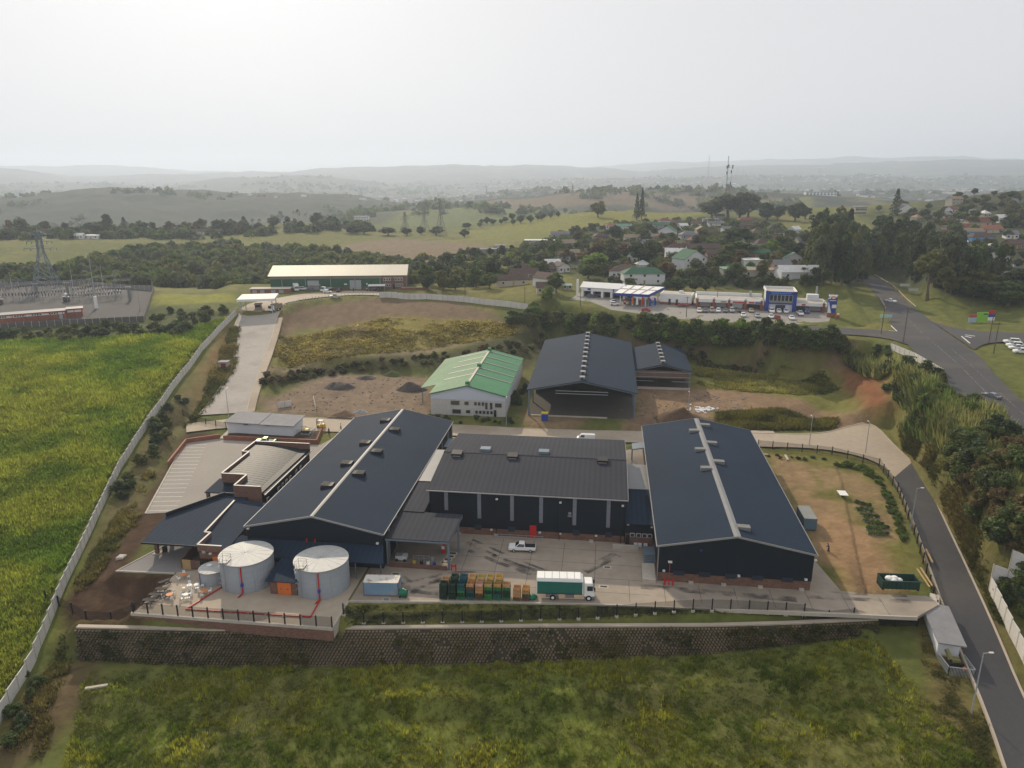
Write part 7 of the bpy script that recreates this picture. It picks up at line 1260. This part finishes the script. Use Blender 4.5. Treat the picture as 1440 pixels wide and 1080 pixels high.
def plant(p,kind,h,w,col,label,group=None,seed=None,name=None):
    seed=random.randint(1,4) if seed is None else seed; me,tm=tree_proto(kind,seed); t=thing(name or NT[kind],label,'shrub' if kind=='shrub' else 'tree',p,random.uniform(0,6.28),group); t.scale=(w,w,h)
    c=bpy.data.objects.new('crown',me); COL.objects.link(c); c.parent=t; j=random.uniform(.85,1.15); c.color=(col[0]*j,col[1]*j,col[2]*j,1)
    q=bpy.data.objects.new('trunk',tm); COL.objects.link(q); q.parent=t; return t
DK=(.062,.088,.036);MD=(.098,.135,.040);OL=(.14,.145,.045);BRT=(.135,.20,.034);BR=(.16,.12,.055);GY=(.10,.12,.066)
def plant_px(px,py,kind,hpx,wpx,col,label,group=None,**k):
    p=G(px,py); s=ppm(p); return plant(p,kind,hpx/s*1.02,wpx/s*(1.15 if kind!='conifer' else 1.5),col,label,group,**k)
def scatter(poly,n,kinds,h,wr,cols,label,group,mind=4.,bush='shrub'):
    xs=[p[0] for p in poly]; ys=[p[1] for p in poly]; got=[]; tries=0
    while len(got)<n and tries<n*40:
        tries+=1; x=random.uniform(min(xs),max(xs)); y=random.uniform(min(ys),max(ys))
        if not bool(inpoly(np.array(x),np.array(y),poly)): continue
        if any((x-a)**2+((y-b)*1.8)**2<mind**2 for a,b in got): continue
        got.append((x,y)); kd=random.choice(kinds); hh=random.uniform(*h); plant(G(x,y),kd,hh,hh*random.uniform(*wr),random.choice(cols),label.replace('KIND',{'round':'round','umbrella':'flat topped','tall':'tall gum','feathery':'feathery casuarina','conifer':'pointed','shrub':'leafy','palm':'feather'}[kd]),group,name=bush if kd=='shrub' else None)
# single trees that stand out
for a in [(895,309,'conifer',36,10,DK,'left and shorter of the twin dark pointed conifers on the hill'),(902,309,'conifer',43,11,DK,'right and taller of the twin dark pointed conifers on the hill'),(841,306,'round',24,24,OL,'lone olive tree on the green skyline left of the conifers'),(1259,300,'conifer',33,16,DK,'dark layered conifer on the right hill above the wood'),
 (1022,308,'umbrella',36,50,GY,'largest grey green spreading tree below the cell tower'),(1052,306,'round',36,46,GY,'rounded right half of the big tree clump below the cell tower'),(1040,308,'round',38,44,GY,'middle of the big tree clump below the cell tower'),(1078,310,'round',26,36,DK,'right edge tree of the clump below the cell tower'),(1000,306,'round',22,40,GY,'left edge tree of the clump below the cell tower'),(1094,310,'round',22,26,DK,'round dark tree beyond the clump below the cell tower'),(1118,312,'round',28,30,DK,'dark tree between the big clump and the gum wood'),(1132,308,'round',20,20,DK,'small round dark tree left of the gum wood'),
 (905,376,'round',40,46,DK,'very dark round tree above the brown hipped house'),(861,372,'round',26,26,DK,'dark round tree left of the very dark one'),(866,338,'round',22,26,DK,'dark dome tree below the twin conifers'),(1034,346,'round',28,48,DK,'broad black green dome tree in the middle of the houses'),(1040,362,'umbrella',24,46,MD,'pale trunked spreading tree below the black green dome'),(833,382,'round',28,46,BRT,'bright green tree left of the brown hipped house'),(828,392,'round',22,40,MD,'lower green tree left of the brown hipped house'),(1023,362,'round',18,26,OL,'olive tree beside the flat roofed houses'),
 (827,370,'conifer',26,10,DK,'slim dark conifer above the bright green tree'),(840,366,'round',26,26,BR,'brown leaved tree above the bright green tree'),(878,362,'round',20,30,BR,'brown leaved tree below the cane hill houses'),(653,334,'round',12,15,DK,'lone small round tree right of the pylons'),(614,331,'round',13,24,DK,'round dark tree at the foot of the tallest grey pylon'),(572,331,'round',12,18,DK,'dark tree at the foot of the left grey pylon'),(546,331,'round',12,28,DK,'wide dark tree left of the grey pylons'),(592,330,'round',12,16,DK,'small dark tree between the grey pylons'),(512,329,'round',10,20,DK,'low dark tree at the right end of the ridge trees'),(493,328,'round',14,22,DK,'dark tree left of the low one at the ridge end'),
 (152,326,'feathery',24,22,DK,'tall dark bushy tree above the left ridge'),(176,328,'conifer',22,14,GY,'thin grey green pine on the left ridge'),(1304,423,'umbrella',76,52,OL,'tall gum with a pale lit crown beside the main road'),(1330,410,'tall',80,44,GY,'tall dark gum behind the pale crowned one by the road'),(1375,415,'round',38,56,OL,'big olive bush tree behind the three part billboard'),(1415,430,'round',36,66,MD,'wide dark green tree at the right above the cross road'),(1432,420,'round',44,60,DK,'dark tree at the right edge above the cross road'),(1130,391,'round',16,16,MD,'small round tree in front of the wide grey white house'),(1090,400,'shrub',12,20,OL,'small olive bush left of the wide grey white house'),
 (718,377,'palm',24,22,BRT,'bright leafy palm behind the long brown roofed row'),(770,420,'shrub',22,24,BRT,'bright bush by the driveway of the brown roofed row'),(782,412,'round',30,26,MD,'green tree by the driveway of the brown roofed row'),(1092,342,'palm',30,26,GY,'left palm of the group between houses and gum wood'),(1085,345,'palm',28,26,GY,'second palm of the group between houses and gum wood'),(1098,346,'palm',26,24,DK,'right palm of the group between houses and gum wood'),(1100,352,'round',22,30,MD,'round tree below the palms near the gum wood'),(1075,372,'round',18,20,DK,'round dark tree above the mint green gable'),
 (375,437,'shrub',1,1,DK,'x')][:-1]: plant_px(*a)
# woods, gardens and hedges
scatter([(1138,402),(1218,402),(1210,365),(1190,330),(1142,332)],46,['tall','tall','feathery'],(16,24),(.45,.65),[DK,GY,MD,OL],'KIND tree in the dark gum wood left of the main road','gum wood left of the main road',7)
scatter([(1140,402),(1222,400),(1210,385),(1145,385)],16,['round','shrub'],(4,9),(.9,1.2),[DK,MD],'KIND dark undergrowth tree at the front edge of the gum wood','gum wood edge')
scatter([(1225,386),(1262,392),(1330,412),(1420,412),(1340,372),(1255,350),(1215,345)],44,['feathery','feathery','tall'],(14,22),(.5,.7),[DK,DK,GY,MD],'KIND tree in the dark wood right of the main road','wood right of the main road',7)
scatter([(1330,415),(1440,432),(1440,408),(1360,405)],14,['round','shrub'],(5,10),(1.,1.4),[DK,MD,OL],'KIND tree on the edge of the grass behind the billboard','bushes behind the billboard',8,'bush')
scatter([(715,398),(800,378),(880,398),(1000,398),(1130,392),(1140,330),(1060,316),(960,312),(880,314),(790,330),(745,350)],112,['round','round','round','shrub'],(4.5,9.5),(.95,1.4),[DK,MD,MD,OL,BRT,BR,GY],'KIND garden tree among the houses on the hillside','garden trees among the houses',6)
scatter([(830,412),(980,412),(1140,402),(1140,396),(1000,402),(905,404),(830,398)],34,['round','shrub'],(3.5,6.5),(1,1.4),[DK,DK,MD],'KIND dark hedge tree behind the petrol station and shops','hedge behind the shops',5)
scatter([(598,412),(700,415),(700,392),(660,378),(600,385)],24,['round'],(7,12),(.95,1.3),[DK,MD,OL],'KIND tree in the dark group right of the green warehouse','trees right of the green warehouse',7)
scatter([(590,380),(760,372),(760,348),(640,360),(585,362)],24,['shrub','round'],(4,8),(1,1.5),[DK,GY,MD],'KIND hillside tree around the ruined grey building','trees round the ruined building',6)
scatter([(640,326),(700,322),(790,305),(800,298),(720,306),(650,318)],22,['round'],(5,9),(1,1.4),[DK,MD],'KIND dark tree in the line between the two cane fields','tree line between cane fields',5)
scatter([(-15,336),(120,332),(260,332),(335,330),(335,322),(200,320),(60,318),(-15,325)],34,['round','round','round','feathery'],(7,15),(1.,1.5),[DK,GY,MD,BR],'KIND tree along the hazy left ridge','trees along the left ridge',5)
scatter([(325,328),(470,318),(470,310),(400,308),(325,316)],20,['round','round','feathery'],(7,12),(1.,1.5),[DK,GY],'KIND tree in the grove by the palms on the ridge','grove by the palms')
scatter([(380,316),(460,312),(458,305),(385,308)],11,['palm'],(13,19),(.5,.6),[DK],'KIND palm standing above the ridge grove','palms above the ridge grove',6)
scatter([(1230,318),(1330,330),(1440,345),(1440,262),(1390,268),(1300,290),(1230,296)],56,['round','round','round'],(5,9),(1.1,1.5),[DK,MD,GY,OL,BR],'KIND tree on the right hillside between the houses','trees on the right hillside',6)
for k,(poly,n) in enumerate((([(745,392),(1130,382),(1135,330),(1060,318),(890,318),(800,345)],20),([(1270,345),(1440,385),(1440,285),(1340,296),(1270,312)],15))):
    for i in range(n):
        while True:
            x,y=random.uniform(745,1440),random.uniform(285,395)
            if bool(inpoly(np.array(x),np.array(y),poly)) and all(abs(x-h[0])>h[2]*.45+8 or abs(y-h[1])>7 for h in HS): break
        rc=random.choice(['brown','brown','red','grey','white','tan','green']); HS.append((x,y,20)); h=house(x,y,random.uniform(15,24)*(1-.012*(385-y)*.5),7.5,random.uniform(2.8,3.6),rc,random.choice('wwcbg'),random.uniform(-.4,.4),f'{"crimson" if rc=="red" else rc} roofed house half hidden by garden trees on the {"central" if k==0 else "right hand"} suburb slope',random.choice(['gable','hip','gable']),1); h['group']='suburb houses half hidden by trees'
scatter([(1330,395),(1440,408),(1440,345),(1370,345),(1310,370)],30,['round','shrub'],(5,9),(1,1.3),[DK,MD,OL],'KIND tree on the slope behind the roadside wood','trees behind the roadside wood',6)
scatter([(720,442),(800,440),(880,452),(1000,463),(1120,470),(1200,478),(1205,492),(1120,492),(1000,488),(880,478),(770,466),(716,456)],112,['shrub'],(4,7),(1.1,1.6),[MD,MD,DK,BRT,OL],'KIND shrub in the green hedge bank below the shops','hedge bank below the shops',6,'hedge_shrub')
scatter([(1212,480),(1262,500),(1330,530),(1330,560),(1290,600),(1262,570),(1225,520),(1205,500)],26,['shrub'],(2.5,4.5),(1,1.5),[DK,MD],'KIND shrub on the bank above the red earth','shrubs above the red earth',8)
scatter([(1330,640),(1400,600),(1440,620),(1440,790),(1395,770),(1360,720)],42,['shrub','shrub','round'],(3.5,6.5),(1,1.4),[DK,MD,OL,BR],'KIND bush on the overgrown bank below the main road','bushes on the overgrown bank',10,'bush')
scatter([(1262,520),(1330,545),(1410,600),(1440,650),(1400,640),(1340,625),(1290,605),(1262,570)],40,['shrub'],(2.5,5),(1.,1.4),[MD,BRT,OL,MD],'KIND green bush among the reeds on the roadside bank','bushes among the reeds',9,'bush')
scatter([(1395,820),(1445,805),(1500,900),(1440,905),(1410,860)],12,['shrub'],(2.5,4),(1.1,1.5),[DK,MD],'KIND bush behind the cream precast wall','bushes behind the cream wall',12)
scatter([(0,480),(0,468),(120,463),(205,458),(225,440),(330,436),(262,474),(160,476)],46,['shrub'],(2.5,4.5),(1.2,1.8),[DK,MD,OL],'KIND shrub in the scrub below the substation wall','scrub below the substation',9)
scatter([(255,550),(215,600),(165,690),(178,710),(232,620),(268,560)],16,['shrub'],(2.2,4),(1.1,1.5),[MD,DK,OL],'KIND shrub inside the long pale wall above the car park','shrubs inside the pale wall',13)
scatter([(5,1060),(35,930),(60,945),(40,1010),(20,1078)],7,['shrub'],(1.4,2.4),(1.2,1.6),[DK,MD],'KIND shrub inside the pale wall at the lower left corner','shrubs at the lower left',22)
scatter([(365,530),(480,514),(600,500),(720,482),(770,478),(770,492),(600,512),(480,525),(372,545)],60,['shrub'],(1.4,2.6),(1.4,2.1),[OL,(.05,.05,.02),OL,BR],'KIND dry shrub on the terrace bank above the bare ground','dry shrubs on the terrace bank',7,'dry_shrub')
scatter([(605,588),(740,592),(740,600),(605,596)],12,['shrub'],(1,2.2),(1.2,1.8),[MD,DK],'KIND low shrub along the foot of the green roofed building','shrubs below the green roofed building',7)
scatter([(718,540),(742,545),(738,582),(722,580)],6,['shrub'],(2,4),(.9,1.2),[DK,MD],'KIND shrub between the green roofed building and the big shed','shrubs between building and shed',8)
scatter([(720,621),(860,628),(862,632),(720,627)],9,['shrub'],(.6,1.2),(1.6,2.6),[OL,MD],'KIND low hedge plant behind the middle warehouse','low hedge behind the middle warehouse',9,'hedge_plant')
plant_px(779,628,'shrub',12,18,BRT,'bright green bush in the bed behind the middle warehouse')
scatter([(1176,649),(1215,655),(1243,676),(1258,710),(1276,760),(1268,762),(1248,710),(1235,682),(1210,662),(1176,655)],58,['shrub'],(.8,1.2),(1.6,2.2),[BRT,MD],'KIND low bright hedge plant along the curving fence','hedge along the curving fence',3,'hedge_plant')
scatter([(1080,640),(1160,644),(1160,648),(1080,645)],8,['shrub'],(.5,.9),(1.6,2.2),[MD,DK],'KIND low hedge plant at the back of the dirt yard','hedge at the back of the dirt yard',8,'hedge_plant')
def nursery(px,py,k):
    p=G(px,py); t=plant(p,'shrub',.9,1.3,random.choice([MD,BRT,BRT]),'potted nursery plant in a pale bag on the dirt yard','nursery plants on the dirt yard',name='potted_plant'); b=MB().cyl(0,0,-.1,.35,.22,8,.28).build('pot',mat('pale planting bag',(.5,.52,.52),.8,(2,.1)) if 'pale planting bag' not in MATS else MATS['pale planting bag'],t)
for k,(x0,y0,x1,y1,n) in enumerate(((1204,708,1226,712,7),(1205,716,1228,720,7),(1212,726,1238,728,8),(1216,734,1244,738,8),(1219,744,1250,744,10),(1222,752,1250,753,9))):
    for i in range(n): nursery(x0+(x1-x0)*i/n+random.uniform(-1,1),y0+(y1-y0)*i/n+random.uniform(-1.5,1.5),k)
# ---------------------------------------------------------------- woods, grass and reeds nobody could count
def stuffmesh(name,V,c,m,k=4):
    me=npmesh(name,V,np.arange(len(V)).reshape(-1,k),m,{'Col':c}); o=bpy.data.objects.new(name,me); COL.objects.link(o); o['kind']='stuff'; return o
def wpoly(pts): return [(p[0],p[1]) for p in Gs(pts)]
def wsample(P,n,pw=1.5,r=rng):
    a=np.array(P); x=r.uniform(a[:,0].min(),a[:,0].max(),n*6); y=r.uniform(a[:,1].min(),a[:,1].max(),n*6); m=inpoly(x,y,P); x,y=x[m],y[m]; rr=np.hypot(x,y); m=r.random(len(x))<(rr.min()/rr)**pw; x,y=x[m][:n],y[m][:n]; return x,y,hfun(x,y)
def mass(name,x,y,z,h,w,nq,col,var=.3,size=.05,r=rng):
    n=len(x); d=r.normal(0,1,(n,nq,3)); d/=np.linalg.norm(d,axis=2)[...,None]; d[...,2]=np.abs(d[...,2]); d=d*(.75+.25*r.random((n,nq,1)))
    P=np.stack([x,y,z],1)[:,None]+d*np.stack([w/2,w/2,h],1)[:,None]; P=P.reshape(-1,3); N=len(P); a=r.normal(0,1,(N,3)); a/=np.linalg.norm(a,axis=1)[:,None]; u=np.cross(a,d.reshape(-1,3)+.01); u/=np.linalg.norm(u,axis=1)[:,None]; v=np.cross(u,a)
    s=(np.repeat(h,nq)*size*(2+2*r.random(N)))[:,None]; V=np.stack([P-u*s-v*s,P+u*s-v*s,P+u*s+v*s,P-u*s+v*s],1).reshape(-1,3)
    t=np.repeat(1+var*(r.random(n)*2-1),nq)*(.85+.3*r.random(N)); ci=np.array(col)[np.repeat(r.integers(0,len(col),n),nq)]*t[:,None]; c=np.repeat(np.c_[ci,np.ones(N)],4,0); return stuffmesh(name,V,c,M_grass)
x,y,z=wsample(wpoly([(-60,402),(-60,388),(60,380),(130,367),(200,351),(330,347),(480,356),(585,372),(600,398),(470,402),(250,405)]),500,0); n=len(x); mass('woodland',x,y,z,rng.uniform(3.5,8,n),rng.uniform(8,15,n),120,[MD,MD,GY,OL],.25,.045)
x,y,z=wsample(wpoly([(940,470),(1195,482),(1190,505),(960,498),(870,484),(760,478),(760,470)]),420,0); n=len(x); mass('undergrowth',x,y,z,rng.uniform(.8,2,n),rng.uniform(2,4,n),30,[OL,(.05,.05,.02),MD,BR],.25,.09)
for nm,P,n0,hh,ww,cl in (('ridge_wood',[(-40,338),(330,334),(520,326),(520,320),(330,324),(100,326),(-40,330)],150,(4,9),(9,17),[DK,GY,MD]),('garden_greenery',[(715,400),(800,380),(880,400),(1000,400),(1130,394),(1145,330),(1060,312),(960,308),(880,312),(780,328),(735,355)],720,(1.2,4),(4,9),[DK,MD,OL,MD]),('hillside_wood',[(1225,325),(1330,335),(1440,350),(1560,380),(1560,258),(1440,266),(1390,272),(1300,290),(1225,296)],800,(3,6.5),(7,13),[DK,MD,GY,OL]),('valley_scrub',[(580,402),(720,398),(770,360),(830,340),(820,332),(700,352),(580,366)],150,(1.5,5),(5,11),[DK,GY,MD,OL])):
    x,y,z=wsample(wpoly(P),n0,.3); n=len(x); mass(nm,x,y,z-.5,rng.uniform(*hh,n),rng.uniform(*ww,n),110,cl,.25,.05)
# far hill trees and roofs seen through the haze
a=rng.uniform(-.75,.62,9000); r_=rng.uniform(1250,6200,9000); x,y=np.sin(a)*r_,np.cos(a)*r_; k=fbm(x,y,240,4,77)+.3*fbm(x,y,60,3,78)>.70; x,y=x[k],y[k]; z=hfun(x,y); n=len(x); mass('distant_trees',x,y,z-1,rng.uniform(7,13,n),rng.uniform(12,34,n),12,[DK,GY,MD],.2,.12)
a=np.r_[rng.uniform(-.2,.62,2200),rng.uniform(-.75,-.1,420)]; r_=np.r_[rng.uniform(2200,6500,2200),rng.uniform(1900,4500,420)]; x,y=np.sin(a)*r_,np.cos(a)*r_; k=fbm(x,y,500,3,90)>.44; x,y=x[k],y[k]; z=hfun(x,y); V=[];Fc=[];cc=[]; pal=np.array([(.6,.6,.58),(.35,.3,.25),(.25,.12,.09),(.5,.48,.42)])
for i in range(len(x)):
    w,d,h=rng.uniform(7,20),rng.uniform(6,10),rng.uniform(3,5.5); X0,Y0,Z0=x[i],y[i],z[i]-1; q=[(-w/2,-d/2),(w/2,-d/2),(w/2,d/2),(-w/2,d/2)]; o=len(V); V+=[(X0+a_,Y0+b_,Z0) for a_,b_ in q]+[(X0+a_,Y0+b_,Z0+h) for a_,b_ in q]; V+=[(X0-w/2,Y0,Z0+h+2),(X0+w/2,Y0,Z0+h+2)]; Fc+=[(o,o+1,o+5,o+4),(o+1,o+2,o+6,o+5),(o+2,o+3,o+7,o+6),(o+3,o,o+4,o+7),(o+4,o+5,o+9,o+8),(o+7,o+6,o+9,o+8)]; c=pal[rng.integers(0,4)]; cc+=[(*c,1)]*10
me=npmesh('distant_houses',np.array(V),np.array(Fc),mat('far walls and roofs',attr='Col',rough=.8),{'Col':np.array(cc)}); o=bpy.data.objects.new('distant_houses',me); COL.objects.link(o); o['kind']='stuff'
def tufts(name,P,n,h,w,nb,cols,pw=1.4,lean=.5,noise=9.,seed=1,dry=None,gate=None,xyz=None,per=7):
    r=np.random.default_rng(seed)
    if xyz is not None: x,y,z=xyz; ct=np.ones(len(x))
    else:
        cx,cy,_=wsample(P,n//per,pw,r); i=r.integers(0,len(cx),n); g=r.uniform(.3,.9,len(cx))*np.clip(np.hypot(cx,cy)/130,.8,2.2); x=cx[i]+r.normal(0,1,n)*g[i]; y=cy[i]+r.normal(0,1,n)*g[i]; z=hfun(x,y); ct=r.uniform(.72,1.35,len(cx))[i]; m=inpoly(x,y,P); x,y,z,ct=x[m],y[m],z[m],ct[m]
    if gate: k=fbm(x,y,gate[0],4,seed+50)+r.normal(0,.06,len(x))>gate[1]; x,y,z,ct=x[k],y[k],z[k],ct[k]
    n=len(x); f=fbm(x,y,noise,4,seed+30); f2=fbm(x,y,noise*3,3,seed+31); rr=np.hypot(x,y)
    H=r.uniform(h[0],h[1],n)*(.5+1.0*f)*(.5+.5*ct)*np.clip(rr/130,.9,2.0)**.6; Wd=r.uniform(w[0],w[1],n)*np.clip(rr/120,.8,2.6)
    a=r.uniform(0,6.283,(n,nb)); sp=r.uniform(.1,1,(n,nb))*Wd[:,None]; bx=x[:,None]+np.cos(a)*sp*.5; by=y[:,None]+np.sin(a)*sp*.5; tx=bx+np.cos(a)*sp*lean; ty=by+np.sin(a)*sp*lean; tz=z[:,None]+H[:,None]*r.uniform(.6,1.1,(n,nb)); bw=Wd[:,None]*.17*r.uniform(.6,1.3,(n,nb)); px,py=-np.sin(a)*bw,np.cos(a)*bw; zb=np.broadcast_to(z[:,None]-.1,bx.shape)
    V=np.stack([np.stack([bx-px,by-py,zb],-1),np.stack([bx+px,by+py,zb],-1),np.stack([tx,ty,tz],-1)],2).reshape(-1,3)
    t=ss((f*.5+f2*.5-.36)/.26); C=np.array(cols[0])+(np.array(cols[1])-np.array(cols[0]))*t[:,None]
    if dry is not None: k=r.random(n)<dry; C[k]=np.array((.13,.10,.04))
    C=C*(ct*r.uniform(.75,1.25,n)*(.8+.4*f))[:,None]; c=np.repeat(np.c_[C,np.ones(n)],nb*3,0); return stuffmesh(name,V,c,M_grass,3)
FIELD=wpoly([(-90,482),(120,476),(245,470),(322,447),(283,482),(222,555),(170,640),(120,735),(60,860),(15,965),(-20,1020),(-160,1000)])
tufts('cane_field',FIELD,70000,(.45,1.05),(.6,1.1),6,[(.14,.225,.026),(.27,.30,.038)],1.2,.6,10,1)
MEAD=wpoly([(120,945),(300,936),(760,932),(1100,912),(1230,892),(1330,1010),(1400,1090),(1420,1200),(60,1200),(100,1030)])
tufts('meadow_grass',MEAD,60000,(.10,.30),(.3,.55),6,[(.12,.165,.028),(.23,.23,.042)],.3,.8,6,2,.08)
tufts('meadow_clumps',MEAD,36000,(.3,.75),(.35,.6),7,[(.13,.19,.024),(.33,.33,.04)],.3,.8,5,22,.03,(11,.42),None,14)
tufts('bank_grass',wpoly([(480,850),(760,848),(1130,862),(1290,868),(1290,874),(1130,868),(760,873),(484,876)]),9000,(.08,.2),(.3,.5),6,[(.07,.10,.025),(.11,.125,.03)],0,.7,8,3)
tufts('rough_grass',wpoly([(0,1060),(25,1000),(100,870),(190,740),(220,650),(280,570),(320,470),(335,450),(330,520),(285,580),(232,625),(185,700),(122,790),(88,855),(100,930),(60,1070)]),9000,(.3,.8),(.5,1.0),6,[(.09,.11,.025),(.2,.17,.05)],.3,.7,8,4,.25,(7,.46))
uu=rng.random(5200); kk=rng.random(len(uu)); q_=(fbm(uu*46,kk*1.7,1.,4,61)+.13*((uu<.28)|(uu>.8))+rng.normal(0,.07,len(uu)))>.50; uu,kk=uu[q_],kk[q_]; wp=np.array([np.array(lerpL(top,min(u,.998)))*(1-k)+np.array(lerpL(ft,min(u,.998)))*k for u,k in zip(uu,kk)])
tufts('wall_plants',None,0,(.2,.5),(.4,.8),6,[(.085,.105,.028),(.16,.15,.045)],0,.8,8,5,.1,None,(wp[:,0],wp[:,1]-.25,wp[:,2]-.1))
tufts('dry_grass',wpoly([(390,470),(540,446),(690,450),(750,468),(600,492),(440,508),(380,520)]),10000,(.1,.32),(.5,.9),6,[(.23,.20,.06),(.40,.34,.09)],0,.7,10,6,.2,(14,.44))
tufts('rough_grass',wpoly([(975,512),(1160,520),(1185,545),(1120,555),(1000,547),(982,540)]),9000,(.15,.4),(.5,1.),6,[(.16,.18,.045),(.30,.28,.065)],0,.7,8,7,.15,(9,.42)); tufts('rough_grass',wpoly([(1012,582),(1100,577),(1180,590),(1165,604),(1010,605)]),6000,(.4,.9),(.7,1.2),7,[(.08,.085,.02),(.15,.14,.03)],0,.7,6,8)
tufts('rough_grass',wpoly([(1270,630),(1304,662),(1330,720),(1368,800),(1409,888),(1418,880),(1390,800),(1380,730),(1300,610),(1262,596)]),7000,(.15,.5),(.5,.9),6,[(.09,.10,.03),(.18,.15,.05)],.5,.7,7,9,.1,(6,.45)); tufts('verge_grass',wpoly([(1295,880),(1335,905),(1385,1010),(1405,1090),(1335,1090),(1300,980)]),4500,(.12,.35),(.4,.8),6,[(.09,.10,.03),(.2,.17,.05)],.3,.7,6,10,.1,(5,.42))
tufts('reeds',wpoly([(1190,484),(1222,503),(1262,520),(1330,560),(1400,588),(1440,640),(1440,690),(1395,650),(1330,640),(1270,610),(1290,580),(1250,530)]),4200,(1.5,2.7),(1.1,1.9),9,[(.10,.15,.04),(.22,.23,.08)],0,.55,9,11,.1,(14,.43))
# ---------------------------------------------------------------- the air: even haze over the whole valley
hz=bpy.data.materials.new('haze'); hz.use_nodes=True; N=hz.node_tree.nodes; N.remove(N['Principled BSDF']); v=N.new('ShaderNodeVolumePrincipled'); v.inputs['Color'].default_value=(.75,.85,1,1); v.inputs['Density'].default_value=HAZE_D; v.inputs['Anisotropy'].default_value=.35; hz.node_tree.links.new(v.outputs[0],N['Material Output'].inputs['Volume'])
o=MB().box(-16000,-300,-120,16000,15600,330).build('haze',hz); o['kind']='stuff'
